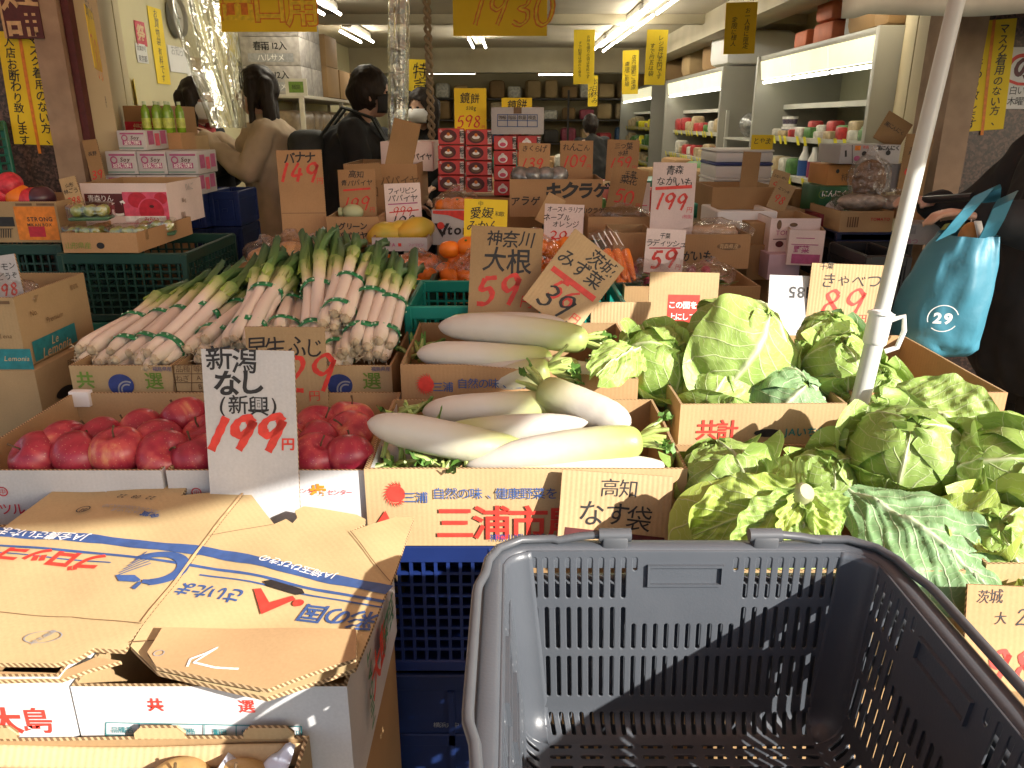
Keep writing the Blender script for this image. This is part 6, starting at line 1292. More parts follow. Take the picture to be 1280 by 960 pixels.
# folded wire handles lying on the rim: hinge on the long sides, loop along each short side
def handle(hx, sx):
    zt = BZ1 + .010; e = sx
    X = BX0 - .014 if sx < 0 else BX1 + .014
    half = [(hx, BY1 + .013, zt + .006), (hx + e * .012, BY1 + .015, zt + .006), (hx + e * .045, BY1 + .016, zt + .002), (hx + e * .07, BY1 + .012, zt - .001)]
    half += [(X - e * .075, BY1 + .014, zt), (X - e * .035, BY1 + .012, zt), (X - e * .008, BY1 - .008, zt), (X + e * .004, BY1 - .035, zt), (X + e * .007, BY1 - .065, zt), (X + e * .014, BY1 - .09, zt), (X + e * .015, BY1 - .105, zt)]
    ym = (BY0 + BY1) / 2; back = [(x, 2 * ym - y, z) for x, y, z in reversed(half)]
    g = MB(); pts = half + [(X + e * .015, ym + .02, zt), (X + e * .015, ym - .02, zt)] + back
    g.tube(pts, .0056, 10, flat=.9); obj('handle', g, bh_m, basket, off=BO2)
    for yy in (BY1 + .013, BY0 - .013):
        h = MB(); h.bbox(hx - .016, hx + .016, yy - .010, yy + .010, BZ1 - .002, BZ1 + .017, .004); h.tube([(hx - .02, yy, zt + .006), (hx + .02, yy, zt + .006)], .0085, 10); obj('hinge', h, bh_m, basket, off=BO2)
handle(.128, -1); handle(.315, 1)
b2_ = dup(basket, basket.location + V((.0076, .004, -.05)), label='second grey basket nested under the sunlit one')
for ch in list(b2_.children):
    if ch.name.startswith(('handle', 'hinge')): bpy.data.objects.remove(ch)
crate('basket_stand', 'dark crate carrying the stacked baskets', .02, .42, .53, .82, .0, .585, black_pl, 12, 12, cat='stand')
# ================================================================== middle rows under the shop front
def kcard(lab, q, Y, specs, base=kraft_r, **k): return card('price_card', lab, q, Y, specs, base, **k)
HB = dict(hand=.9, wt=.008)
def two(name1, price, name2=None, y1=.42, s1=.22, ps=.42, pc='red', bar=False, s2=.2, yp=-.18, wd=.16, extra=()):
    o = [('t', 'black', 0, y1, name1, s1, HB)]
    if name2: o.append(('t', 'black', 0, y1 - s1 * 1.15, name2, s2, HB))
    if bar: o.append(('l', pc, [(-.38, y1 - .42), (.36, y1 - .38)], .05))
    o += [('d', pc, -.05, yp, price, ps, dict(wd=wd)), ('t', pc, .38, yp - ps * .45, '円', .13, dict(hand=.5))]
    return o + list(extra)
film_o = clear('clear_bag', (.97, .96, .95), .22, .07, 1.0, 30)
def poly_bag(label, c, r, sc=(1, 1, .6), seed=0, cat='plastic bag', m=None, group=None):
    g = MB(); rg = random.Random(seed)
    g.grid(lambda u, v: V((r * sc[0] * math.sin(math.pi * v) * math.cos(6.2832 * u), r * sc[1] * math.sin(math.pi * v) * math.sin(6.2832 * u), -r * sc[2] * math.cos(math.pi * v))) * (1 + .22 * noise.noise(V((math.cos(6.28 * u) * 2.5 + seed, math.sin(6.28 * u) * 2.5, v * 5))) + (.25 if v > .93 else 0)), 26, 18, 0, True)
    o = obj('plastic_bag', g, m or film_o); o.location = c; return tag(o, label, cat, group)
orange_m = mat('mandarin_peel', (.80, .20, .012), .42, .12, 9, bump=.18, bscale=420, objvar=.12); yel_m = mat('papaya_skin', (.68, .38, .03), .45, c2=(.45, .42, .06), scale=9, objvar=.1)
calyx_m = mat('calyx_green', (.10, .18, .03), .7, .2)
mand = thing('mandarin', 'tmp', 'mandarin'); obj('peel', fruit_mesh(.031, .16, .84, .006, 22), orange_m, mand, angle=180); g = MB(); g.ball((0, 0, .0235), .004, 8, 5, 0, (1, 1, .5)); obj('calyx', g, calyx_m, mand)
mf = [True]
def mandarin(lab, p, grp, sc=1.0):
    ro = (R.uniform(-.7, .7), R.uniform(-.7, .7), R.uniform(0, 6))
    if mf[0]: mf[0] = False; mand.location = p; mand.rotation_euler = ro; mand['label'] = lab; mand['group'] = grp; mand.scale = (sc,) * 3; return
    dup(mand, p, ro, lab, grp, (sc,) * 3)
# --- three green crates of citrus
czt = atY(560, 352, 2.32).z
cr = [('left', 425, 541, 2.34), ('middle', 537, 642, 2.32), ('right', 648, 801, 2.30)]
for nm, a, b, Y in cr:
    pa, pb_ = atY(a, 365, Y), atY(b, 365, Y)
    crate('plastic_crate', 'dark green crate of citrus, %s of the three' % nm, pa.x, pb_.x, Y, Y + .36, czt - .2, czt, dgreen_cr if nm != 'left' else green_cr, 12, 6, 'crates under the citrus')
    open_box('carton', 'carton under the %s citrus crate' % nm, pa.x + .01, pb_.x - .01, Y + .01, Y + .35, 0, czt - .203, kraft_d, kraft_in, lid=True, group='cartons under the goods')
    tr = MB(); tr.box(pa.x + .013, pb_.x - .013, Y + .013, Y + .347, czt - .06, czt - .055)
    tb = obj('crate_liner', tr, kraft_d, smooth=False); tag(tb, 'paper liner in the %s citrus crate' % nm, 'liner')
    n = 5 if nm != 'right' else 6
    for r_ in range(4):
        for i in range(n):
            x = pa.x + .035 + (pb_.x - pa.x - .07) * (i + (.5 if r_ % 2 else 0)) / (n - .5); y = Y + .045 + r_ * .085
            mandarin('orange mandarin in the %s of the %s green crate, %s' % (['front row', 'second row', 'third row', 'back row'][r_], nm, nth(i, n)), (x + R.uniform(-.006, .006), y, czt - .028 + .012 * r_ + R.uniform(-.004, .006)), 'mandarins in the green crates', R.uniform(.95, 1.15))
    if nm != 'left':
        for i in range(3 if nm == 'middle' else 5):
            p = atY(562 + 22 * i if nm == 'middle' else 655 + 18 * i, 312 - 4 * (i % 2), Y + .16); mandarin('mandarin heaped on top of the %s crate, %s' % (nm, nth(i, 3 if nm == 'middle' else 5)), p, 'mandarins in the green crates', 1.12)
poly_bag('clear bag over the mandarins of the middle crate', atY(592, 338, 2.42), .075, (1.0, .8, .7), 3); poly_bag('clear bag over the oranges of the right crate', atY(668, 318, 2.42), .085, (1, .8, .75), 5); poly_bag('clear bag over the mandarins beside the leek tops', atY(522, 330, 2.45), .07, (1.2, .8, .55), 6)
# carrots bag
cb = thing('carrot', 'tmp', 'carrot'); bpy.data.objects.remove(cb)
car_m = mat('carrot_skin', (.78, .20, .02), .5, .12, 14)
for i in range(6):
    p = atY(752 + 6 * i, 318 - i % 2 * 4, 2.42); q = atY(766 + 5.5 * i, 356 - i % 2 * 6, 2.335); g = MB(); g.tube([q - p, (q - p) * .6, (q - p) * .3, V((0, 0, 0)), (p - q) * .03], [.005, .010, .0135, .014, .007], 12); o = obj('carrot', g, car_m); o.location = p
    tag(o, 'carrot in the striped clear bag, ' + nth(i, 6), 'carrot', 'carrots in a clear bag')
g = MB(); p0, p1, p2, p3 = atY(735, 292, 2.36), atY(772, 288, 2.40), atY(800, 352, 2.29), atY(752, 362, 2.27)
def cbg(u, v, o=0):
    a = p0.lerp(p1, u); b = p3.lerp(p2, u); q = a.lerp(b, v); return q + V((0, -.03 * math.sin(math.pi * u) - .008 * math.sin(v * 22 + u * 6) + o, .012 * math.sin(math.pi * u)))
g.grid(cbg, 20, 26); bgm = obj('carrot_bag', g, film_o, off=p0); bgm.location = p0; tag(bgm, 'clear carrot bag with white printed stripes beside the tilted 39 card', 'plastic bag')
g = MB()
for k in range(5): g.grid(lambda u, v: cbg(.08 + .19 * k + .04 * u + .1 * v, .04 + .26 * v, -.002), 2, 12)
obj('stripe', g, ink['white'], bgm, off=p0)
# --- box with bagged yellow fruit (behind the leeks), banana card
B0 = open_box('fruit_box', 'reddish kraft box of bagged yellow fruit behind the leeks', atY(283, 340, 2.42).x, atY(424, 340, 2.42).x, 2.42, 2.92, .70, atY(350, 336, 2.42).z, kraft_r, kraft_in, warp=.003)
open_box('carton', 'carton under the bagged fruit box', B0.location.x - .17, B0.location.x + .17, 2.43, 2.9, 0, .697, kraft_d, kraft_in, lid=True, group='cartons under the goods')
for i, (px, py) in enumerate(((335, 322), (365, 315), (395, 320))): 
    p = atY(px, py, 2.66); g = MB(); g.ball((0, 0, 0), .06, 14, 8, 0, (1.2, .9, .6)); o = obj('bagged_fruit', g, mat('yellow_flesh', (.62, .34, .10), .5, .15, 12)); o.location = p; tag(o, 'pale orange bagged fruit behind the leeks, ' + nth(i, 3), 'fruit', 'bagged fruit behind the leeks'); poly_bag('clear bag round the pale orange fruit, ' + nth(i, 3), p + V((0, 0, .01)), .075, (1.15, .9, .7), 20 + i)
kcard('tall kraft card priced 149 for bananas', (350, 406, 190, 302), 2.78, [('t', 'black', .02, .84, 'バナナ', .23, dict(hand=.7, wt=.025)), ('d', 'red', -.03, .52, '149', .42, dict(wd=.19)), ('t', 'red', .42, .34, '円', .14, dict(hand=.5)), ('l', 'brown', [(-.49, -.35), (.49, -.36)], .012)], lean=5, roll=-1)
gp = pbox('papaya_box', 'kraft box hand lettered green papaya', 409, 474, 271, 306, 2.72, .3, kraft_r, kraft_in); front(gp, 2.72, [('t', 'black', 441, 283, 'グリーン', 9, dict(hand=.6, wt=.02)), ('t', 'black', 440, 295, 'パパイヤ', 10, dict(hand=.6, wt=.02))])
g = MB(); g.ball((0, 0, 0), .028, 16, 10, 0, (1.4, 1, 1)); g.tube([(-.05, 0, 0), (-.036, 0, .0)], .016, 12); o = obj('green_papaya', g, mat('green_papaya_skin', (.45, .50, .28), .5, .1, 12)); o.location = atY(441, 265, 2.86); tag(o, 'pale green papaya in the hand lettered box', 'papaya')
kcard('kraft card for Kochi papaya priced 199 over a red line', (424, 470, 213, 272), 2.90, two('高知', '199', '青パパイヤ', .52, .2, .36, bar=True, s2=.17, yp=-.26, wd=.14), lean=6, roll=-1)
wt_ = pbox('papaya_tray', 'shallow white tray of yellow papayas', 465, 534, 297, 314, 2.60, .24, white_b, white_in); front(wt_, 2.60, [('t', 'plum', 481, 306, 'PAPAYA', 6, dict(wt=.02)), ('t', 'red', 500, 306, '■', 5, {}), ('t', 'plum', 520, 306, 'フィリピン', 4, {})])
for i, (px, py) in enumerate(((482, 294), (501, 292), (520, 288))):
    g = MB(); g.lathe([(0, -.075), (.022, -.066), (.042, -.03), (.047, 0), (.04, .035), (.022, .062), (.008, .072), (0, .074)], 18); o = obj('papaya', g, yel_m, angle=180); o.location = atY(px, py, 2.70); o.rotation_euler = (rad(80), .3 * i, rad(60 + 30 * i)); tag(o, 'yellow papaya in the white tray, ' + nth(i, 3), 'papaya', 'papayas in the white tray')
kcard('pale card for Philippine papaya with 999 struck out for 199', (482, 527, 230, 291), 2.86, [('t', 'black', 0, .48, 'フィリピン', .16, HB), ('t', 'black', 0, .27, 'パパイヤ', .2, HB), ('l', 'plum', [(-.42, .12), (.4, .14)], .03), ('d', 'red', -.02, -.08, '999', .24, dict(wd=.12)), ('l', 'red', [(-.4, -.10), (.42, -.05)], .03), ('d', 'black', -.02, -.36, '199', .34, dict(wd=.13)), ('t', 'black', .40, -.56, '円', .12, {})], tinted_white_b, lean=6, roll=-2)
kb = pbox('carton', 'kraft carton with open flaps beside the shopper with the backpack', 431, 522, 205, 262, 3.2, .4, kraft_r, kraft_in); front(kb, 3.2, [('t', 'brown', 500, 226, 'パパイヤ', 12, dict(wt=.01)), ('t', 'brown', 460, 240, '高知', 13, {})])
kcard('bare kraft flap standing up from the open carton', (486, 520, 152, 215), 3.22, [], kraft_d, lean=3, roll=14, cat='board', group='loose boards'); kcard('short bare kraft flap left of the open carton', (432, 476, 205, 226), 3.12, [], kraft_r, lean=-15, roll=-4, cat='board', group='loose boards')
pk = pbox('white_carton', 'pinkish white papaya carton behind the open kraft carton', 476, 541, 177, 214, 3.42, .3, tinted_white_b, lid=True); front(pk, 3.42, [('t', 'black', 524, 196, 'パパイヤ', 8, dict(wt=.02)), ('t', 'black', 500, 203, '高知', 7, {})])
# red and white brand box
vb = pbox('fruit_box', 'white fruit box with a red curved top behind the yellow card', 540, 594, 262, 306, 2.80, .3, white_b, white_in)
front(vb, 2.80, [('g', 'red', [(541, 263), (593, 263), (593, 286), (580, 276), (560, 269), (541, 267)]), ('t', 'black', 570, 287, 'itor', 17, dict(wt=.03, shear=.1)), ('g', 'black', [(543, 279), (548, 279), (553, 290), (558, 279), (562, 279), (553, 297)]), ('c', 'red', 551, 282, 4.5)])
poly_bag('clear bag standing in the red and white box', atY(572, 256, 2.93), .08, (1.1, .8, .7), 8)
for i in range(3):
    p = atY(556 + 16 * i, 258, 2.92); mandarin('orange in the red and white box, ' + nth(i, 3), p, 'oranges in the red and white box', 1.25)
kcard('yellow card for Ehime mandarins behind the 59 card', (580, 634, 250, 306), 2.55, [('t', 'black', -.12, .42, '中', .12, {}), ('t', 'black', -.10, .22, '愛媛', .27, HB), ('t', 'black', .32, .20, '和歌', .11, {}), ('t', 'black', -.05, -.08, 'みかん', .24, HB), ('d', 'red', -.25, -.38, '5', .3, dict(wd=.2))], yellow_p, lean=6, roll=2, t=.003)
kcard('pale card for Australian navel oranges priced 398', (680, 729, 256, 310), 2.62, [('t', 'black', .02, .42, 'オーストラリア', .13, HB), ('t', 'black', -.18, .22, 'ネーブル', .17, HB), ('t', 'black', .05, .05, 'オレンジ', .17, HB), ('d', 'red', .0, -.28, '398', .34, dict(wd=.13)), ('l', 'red', [(-.36, -.34), (.42, -.22)], .03)], tinted_white_b, lean=6, roll=2)
# --- stack of rice cake boxes
mo = mat('red_gift_box', (.55, .05, .045), .45, .08, 8); mo_side = mat('white_gift_side', (.68, .62, .56), .5, .05)
def mochi(lab, px0, px1, py0, py1, Y):
    a, b = atY(px0, py0, Y), atY(px1, py1, Y); c = V(((a.x + b.x) / 2, Y + .06, b.z)); ro = thing('rice_cake_box', lab, 'gift box', c, 0, 'red rice cake gift boxes'); W, H = b.x - a.x, a.z - b.z - .002
    g = MB(); g.bbox(-W / 2 + .001, W / 2 - .001, -.06, .06, 0, H, .002, 1); obj('box_body', g, mo, ro)
    g = MB(); g.box(W / 2 - .16 * W, W / 2 - .002, -.0615, -.0595, .004, H - .004); obj('white_band', g, mo_side, ro, smooth=False)
    return ro, W, H
for col, (x0, x1, ys, pic) in enumerate(((547, 580.5, [160, 181, 200, 219, 240], 1), (581.5, 615, [161, 182, 201, 220, 241], 1), (617, 645.5, [169, 188, 207, 226, 245], 0), (646.5, 676, [169, 188, 207, 226, 245], 0))):
    for r_ in range(4):
        ro, W, H = mochi('red rice cake box %s, %s in the %s stack' % ('with a photo' if pic else 'with a white crest', ['topmost', 'second from top', 'third from top', 'lowest'][r_], ['leftmost', 'second', 'third', 'rightmost'][col]), x0, x1, ys[r_], ys[r_ + 1] - .7, 3.36)
        sp3 = []
        if pic: sp3 = [('p', 'maroon', disc2(-W * .1, H * .52, H * .42, 20, 1.35, 1)), ('p', 'brown', disc2(-W * .1, H * .42, H * .26, 16, 1.4, .8)), ('p', 'white', disc2(-W * .1, H * .5, H * .17, 16, 1.5, .7)), ('p', 'orange', disc2(-W * .1, H * .64, H * .11, 12)), ('t', 'black', W * .41, H * .5, '鏡餅', H * .34, dict(vertical=True, wt=.02)), ('t', 'white', -W * .38, H * .85, 'お', H * .2, {})]
        else: sp3 = [('p', 'white', disc2(-W * .1, H * .45, H * .30, 18, 1.2, 1)), ('p', 'pink', disc2(-W * .1, H * .38, H * .18, 16, 1.3, .8)), ('p', 'white', disc2(-W * .1, H * .72, H * .13, 12)), ('t', 'black', W * .41, H * .5, '鏡餅', H * .34, dict(vertical=True, wt=.02))]
        write(ro, lambda u, v, z: V((u, -.0612 - z, v)), sp3)
open_box('carton', 'kraft carton under the rice cake boxes', atY(545, 250, 3.36).x, atY(678, 250, 3.36).x, 3.35, 3.6, .55, atY(600, 246, 3.36).z - .003, kraft_r, kraft_in, lid=True, group='cartons under the goods')
mw_ = pbox('white_carton', 'white carton with a blue delivery table on top of the crest boxes', 614, 680, 134, 168, 3.34, .22, white_b, lid=True)
front(mw_, 3.34, [('l', 'blue', [(622, 143 + 7.5 * k), (672, 143.5 + 7.5 * k)], .8) for k in range(3)] + [('l', 'blue', [(622 + 12.4 * k, 143), (622 + 12.4 * k, 158)], .8) for k in range(5)] + [('t', 'black', 628 + 12.4 * k, 147, t, 5, {}) for k, t in enumerate(['等級', '階級', '数量', '検査'])] + [('g', 'brown', [(642, 134), (652, 134), (652, 142), (642, 142)])])
for i, (q, lab) in enumerate((((568, 608, 112, 163), 'large yellow card for mirror rice cakes priced 598'), ((627, 665, 123, 146), 'yellow rice cake card half hidden by the white carton'))):
    psheet('price_card', lab, q, 3.40, yellow_p, [('t', 'black', .0, .34, '鏡餅', .30, HB), ('t', 'black', .02, .05, '530g', .15, HB), ('d', 'red', -.05, -.34, '598', .34, dict(wd=.15)), ('t', 'red', .4, -.5, '円', .1, {})] if i == 0 else [('t', 'black', .0, .08, '鏡餅', .30, HB)], cat='price sign', group='price cards')
# --- wood ear box and neighbours
kk = pbox('mushroom_box', 'kraft box brush lettered for wood ear mushrooms', 637, 753, 224, 271, 2.95, .3, kraft_r, kraft_in); front(kk, 2.95, [('t', 'black', 657, 251, 'アラゲ', 12, dict(hand=.8, wt=.02)), ('t', 'black', 722, 239, 'キクラゲ', 20, dict(hand=.7, wt=.045)), ('t', 'black', 741, 263, '山クラゲ', 7, dict(wt=.02))])
foil = mat('silvery_pack', (.25, .25, .24), .22, .5, 30, bump=.9, bscale=45, metal=.35)
for i in range(4):
    g = MB(); g.ball((0, 0, 0), .05, 14, 9, 0, (1.1, .8, .75)); o = obj('mushroom_pack', g, foil); o.location = atY(655 + 13 * i, 222, 3.06); o.rotation_euler = (.3 * i, .5, i); tag(o, 'shiny dark mushroom pack in the wood ear box, ' + nth(i, 4), 'packet', 'packets in the wood ear box')
kcard('kraft stick leaning before the wood ear box', (676, 700, 244, 282), 2.84, [], kraft_v, lean=10, roll=28, cat='board', group='loose boards')
kcard('kraft card priced 139 above the mushroom packs', (648, 687, 180, 226), 3.12, two('きくらげ', '139', None, .42, .2, .34, yp=-.02), lean=5, roll=2); kcard('kraft card for lotus root priced 109', (700, 741, 177, 224), 3.20, two('れんこん', '109', None, .38, .21, .36, yp=-.02), lean=5)
kcard('kraft card for trefoil priced 159', (758, 798, 176, 226), 3.30, two('三つ葉', '159', '水耕', .44, .19, .32, s2=.15, yp=-.05), lean=5, roll=2); kcard('tilted kraft card for rape blossom priced 50', (761, 806, 211, 268), 2.98, two('千葉', '50', '菜花', .48, .16, .36, s2=.24, yp=-.16), kraft_d, lean=8, roll=10)
kcard('pale pink card partly behind the rape blossom card', (786, 812, 229, 266), 3.02, [('d', 'pink', 0, .1, '8', .4), ('l', 'pink', [(-.3, -.35), (.4, -.35)], .04)], tinted_white_b, lean=4)
kcard('tall white card for Aomori yam priced 199', (814, 868, 205, 294), 2.74, [('t', 'black', .0, .66, '青森', .2, HB), ('t', 'black', .02, .40, 'ながいも', .21, HB), ('l', 'red', [(-.42, .24), (.42, .30)], .07), ('d', 'red', -.04, -.04, '199', .36, dict(wd=.2)), ('t', 'red', .40, -.22, '円', .13, dict(hand=.5)), ('t', 'pink', .36, -.38, '(税抜)', .09, {})], tinted_white_b, lean=5, roll=1)
for lab, q, Y, D in (('low reddish kraft box behind the citrus', (735, 812, 271, 300), 2.80, .3), ('small reddish kraft box left of the radish card', (766, 818, 291, 335), 2.50, .22)):
    pbox('produce_box', lab, *q, Y, D, kraft_r, kraft_in)
poly_bag('clear bag of pale greens in the low reddish box', atY(778, 270, 2.92), .08, (1.4, .8, .45), 11)
ny_ = pbox('yam_box', 'kraft yam box with an oval dark stamp', 850, 937, 293, 336, 2.62, .34, kraft_r, kraft_in); front(ny_, 2.62, [('t', 'black', 872, 320, 'がいも', 13, dict(hand=.7, wt=.02)), ('c', 'brown', 911, 308, 15, .3), ('t', 'palegold', 911, 308, '青森県産', 6, {})])
yam_m = mat('yam_skin', (.52, .36, .22), .8, .2, 25, bump=.3)
for i in range(3):
    a, b = atY(862 + 8 * i, 290, 2.74 + .06 * i), atY(922, 292 - 2 * i, 2.74 + .06 * i); g = MB(); g.tube([V((0, 0, 0)), (b - a) * .1, (b - a) * .5, (b - a) * .9, b - a], [.008, .024, .028, .022, .008], 12); o = obj('yam', g, yam_m, loc=a); tag(o, 'pinkish yam in its kraft box, ' + nth(i, 3, 'front', 'back'), 'yam', 'yams in the box')
poly_bag('clear bag round the yams', atY(890, 288, 2.78), .10, (1.5, .8, .35), 12)
kcard('pale card for radishes priced 59', (806, 855, 287, 341), 2.42, [('t', 'black', -.02, .38, '千葉', .13, HB), ('t', 'black', .02, .2, 'ラディッシュ', .17, HB), ('l', 'crimson', [(-.4, .06), (.4, .10)], .03), ('d', 'red', .0, -.2, '59', .46, dict(wd=.2)), ('t', 'red', .38, -.38, '円', .14, dict(hand=.6))], tinted_white_b, lean=6, roll=3)
rad_m = mat('radish_skin', (.45, .06, .11), .4, .2, 15, objvar=.15)
mb_ = pbox('produce_box', 'maroon edged kraft box behind the cabbages', 780, 949, 358, 396, 2.26, .3, kraft_d, kraft_in)
for i in range(12):
    g = MB(); g.ball((0, 0, 0), .016, 10, 8); o = obj('radish', g, rad_m); o.location = atY(792 + (i % 6) * 18, 352 - 14 * (i // 6), 2.40 + .06 * (i // 6)); tag(o, 'red radish in the %s row of the bag, %s' % (['front', 'back'][i // 6], nth(i % 6, 6)), 'radish', 'radishes in bags')
    if i == 0: pass
for i in range(3): poly_bag('clear bag of radishes below the radish card, ' + nth(i, 3), atY(805 + 40 * i, 345, 2.42), .075, (1.1, .8, .6), 30 + i, group='bags of radishes')
gl = MB(); rg = random.Random(5)
for i in range(60):
    p = V((rg.uniform(-.16, .16), rg.uniform(-.04, .04), rg.uniform(-.015, .02))); d = V((rg.uniform(-1, 1), rg.uniform(-1, 0), rg.uniform(0, .6))) * .035; w_ = V((0, 0, 1)).cross(d).normalized() * .013
    gl.grid(lambda u, v: p + d * v + w_ * (2 * u - 1) * math.sin(math.pi * (.1 + .85 * v)), 2, 4)
o = obj('radish_leaves', gl, st2_m, loc=atY(850, 356, 2.38)); tag(o, 'green radish leaves in the bags behind the cabbages', 'leaves')
# floor supports of the middle rows
tbl = mat('display_table_board', (.2, .15, .1), .7, .15)
for lab, x0, x1, y0, y1, z in (('display bench under the middle row of boxes', -1.0, 1.0, 2.72, 3.62, .52), ('low bench carrying the fruit boxes at the right', .35, 1.0, 2.24, 2.68, .60), ('bench behind the right entrance boxes', 1.02, 1.68, 2.66, 3.6, .50)):
    t = thing('display_bench', lab, 'bench', (x0, y0, 0)); g = MB(); g.bbox(0, x1 - x0, 0, y1 - y0, z - .03, z, .004); obj('bench_top', g, tbl, t)
    for a in (.03, x1 - x0 - .07):
        for b in (.03, y1 - y0 - .07): g = MB(); g.box(a, a + .04, b, b + .04, 0, z - .031); obj('leg', g, tbl, t, smooth=False)
# ================================================================== left side goods
sb_ = pbox('fruit_carton', 'kraft fruit carton with an orange printed panel at the far left', -60, 74, 252, 303, 2.50, .34, kraft, kraft_in)
front(sb_, 2.50, [('r', 'orange', 25, 68, 258, 300), ('t', 'black', 50, 274, 'STRONG', 7, dict(wt=.03)), ('t', 'black', 50, 281, 'MIKAN BOX', 5, dict(wt=.02)), ('r', 'crimson', 38, 56, 283, 296), ('r', 'black', 0, 17, 271, 283), ('l', 'black', [(0, 286), (17, 286)], .8)] + [('l', 'black', [(2 + 3 * k, 286), (2 + 3 * k, 297)], 1.2) for k in range(5)] + [('r', 'brown', 20, 40, 254, 257), ('r', 'brown', 46, 68, 254, 257)])
net_m = mat('red_netting', (.55, .03, .05), .4, .3, 60, bump=.6, bscale=90)
for i, (px, py, m_) in enumerate(((5, 243, net_m), (25, 247, orange_m), (12, 232, net_m), (40, 250, net_m), (52, 249, mat('dark_purple_wrap', (.06, .02, .03), .3, .3)))):
    g = fruit_mesh(.045, .12, .9); o = obj('netted_fruit', g, m_); o.location = atY(px, py, 2.62); o.rotation_euler = (i, .4, i); tag(o, 'shiny netted fruit in the orange printed carton, ' + ['lowest red one at the left', 'plain orange one', 'red one on top', 'red one at the right', 'dark wrapped one'][i], 'fruit', 'netted fruit at far left')
for i, (z0, z1, m_) in enumerate(((.80, sb_.location.z - .003, dgreen_cr), (.53, .797, turq_cr if False else green_cr), (.26, .527, dgreen_cr), (0, .257, green_cr))): crate('plastic_crate', 'green crate under the orange printed carton, ' + ['top one', 'second one down', 'third one down', 'lowest one'][i], atY(-60, 280, 2.5).x, atY(76, 280, 2.5).x, 2.48, 2.86, z0, z1, m_, 14, 6, 'green crates at the left')
# upright green crate behind at the frame edge
crate('plastic_crate', 'green crate standing high against the left pier', -2.5, -1.86, 2.70, 3.0, 1.14, 1.40, green_cr, 10, 7, 'green crates at the left'); open_box('carton', 'tall carton carrying the high green crate', -2.5, -1.87, 2.72, 2.98, 0, 1.137, kraft_d, kraft_in, lid=True, group='cartons under the goods')
# lemon cartons
for i, (z0, z1, D) in enumerate(((.842, 1.012, .31), (.60, .838, .33))):
    x1 = -1.155 + .02 * i; y0 = 1.76 - .01 * i
    b = open_box('lemon_carton', ['upper kraft lemon carton with a teal band, open on top', 'lower kraft lemon carton with a hand hole'][i], x1 - .42, x1, y0, y0 + D, z0, z1, kraft, kraft_in, lid=bool(i), group='kraft lemon cartons', rz=0, warp=.002)
    side = lambda u, v, z: V((x1 + .0022 + z, y0 + u, z0 + v))
    if i == 0:
        write(b, side, [('p', 'teal', rect2(.03, .22, .005, .055)), ('t', 'palegold', .125, .038, 'Le', .03, dict(shear=.3)), ('t', 'palegold', .13, .016, 'Lemonia', .035, dict(shear=.3, wt=.01)), ('t', 'brown', .25, .145, '100%', .018, {}), ('t', 'brown', .06, .12, 'No.', .02, {}), ('t', 'brown', .14, .09, 'Premium', .02, dict(shear=.3))], off=b.location)
        front(b, y0, [('r', 'teal', -40, 38, 436, 462), ('t', 'palegold', 22, 448, 'Lemonia', 9, dict(shear=.3)), ('r', 'brown', -5, 12, 376, 380), ('t', 'brown', 8, 420, 'Lena', 8, dict(shear=.3))])
        poly_bag('clear bag with pinkish fruit in the lemon carton', V((x1 - .10, y0 + .10, z1 - .02)), .075, (1.3, 1, .6), 40)
    else:
        write(b, side, [('p', 'black', disc2(.10, .15, .018, 20, 2.2, .75)), ('t', 'brown', .12, .075, 'Lemonia', .035, dict(shear=.3)), ('p', 'teal', rect2(.06, .18, .01, .05)), ('t', 'brown', .18, .215, 'PRODUCE', .02, {}), ('t', 'brown', .28, .18, 'No.1', .018, {})], off=b.location)
open_box('carton', 'carton under the lower lemon carton', -1.56, -1.14, 1.76, 2.07, 0, .597, kraft_d, kraft_in, lid=True, group='cartons under the goods')
kcard('white card priced 98 in the upper lemon carton', (-14, 27, 320, 382), 1.86, [('t', 'black', .12, .42, 'レモン', .22, HB), ('t', 'black', .14, .12, 'どうぞ', .2, HB), ('d', 'red', .1, -.28, '98', .36, dict(wd=.2))], white_b, lean=8, roll=-8)
# shallow tray of boxed fruit, gift box, crates beneath
ty = 2.36; tb_ = open_box('fruit_tray', 'shallow reddish kraft tray holding clear fruit packs', atY(78, 305, ty).x, atY(172, 305, ty).x, ty, ty + .42, atY(125, 316, ty).z, atY(125, 291, ty).z, kraft_r, kraft_in)
front(tb_, ty, [('c', 'black', 126, 307, 5, .8), ('t', 'leaf', 98, 307, '山形県産', 8, dict(hand=.3))])
tz = tb_.location.z
for i, (x, y, z) in enumerate(((-1.335, 2.46, .02), (-1.20, 2.45, .02), (-1.32, 2.47, .085), (-1.18, 2.60, .02))):
    p = thing('fruit_pack', 'clear plastic pack of yellow green fruit on the kraft tray, ' + ['lower left', 'lower right', 'stacked on top', 'behind at right'][i], 'fruit pack', (x, y, tz + z), .1 * i, 'clear fruit packs')
    g = MB(); g.bbox(-.062, .062, -.045, .045, 0, .055, .012, 2); obj('clear_shell', g, film_p, p); g = MB(); g.bbox(-.058, .058, -.041, .041, .002, .012, .004, 1); obj('green_pad', g, mat('green_pad', (.10, .25, .14), .6), p)
    for k in range(6): g = MB(); g.ball((-.036 + .036 * (k % 3), -.018 + .036 * (k // 3), .03), .0175, 10, 8); obj('fruit', g, mat('yellow_green_fruit', (.50, .42, .08), .4, c2=(.25, .38, .10), scale=20), p)
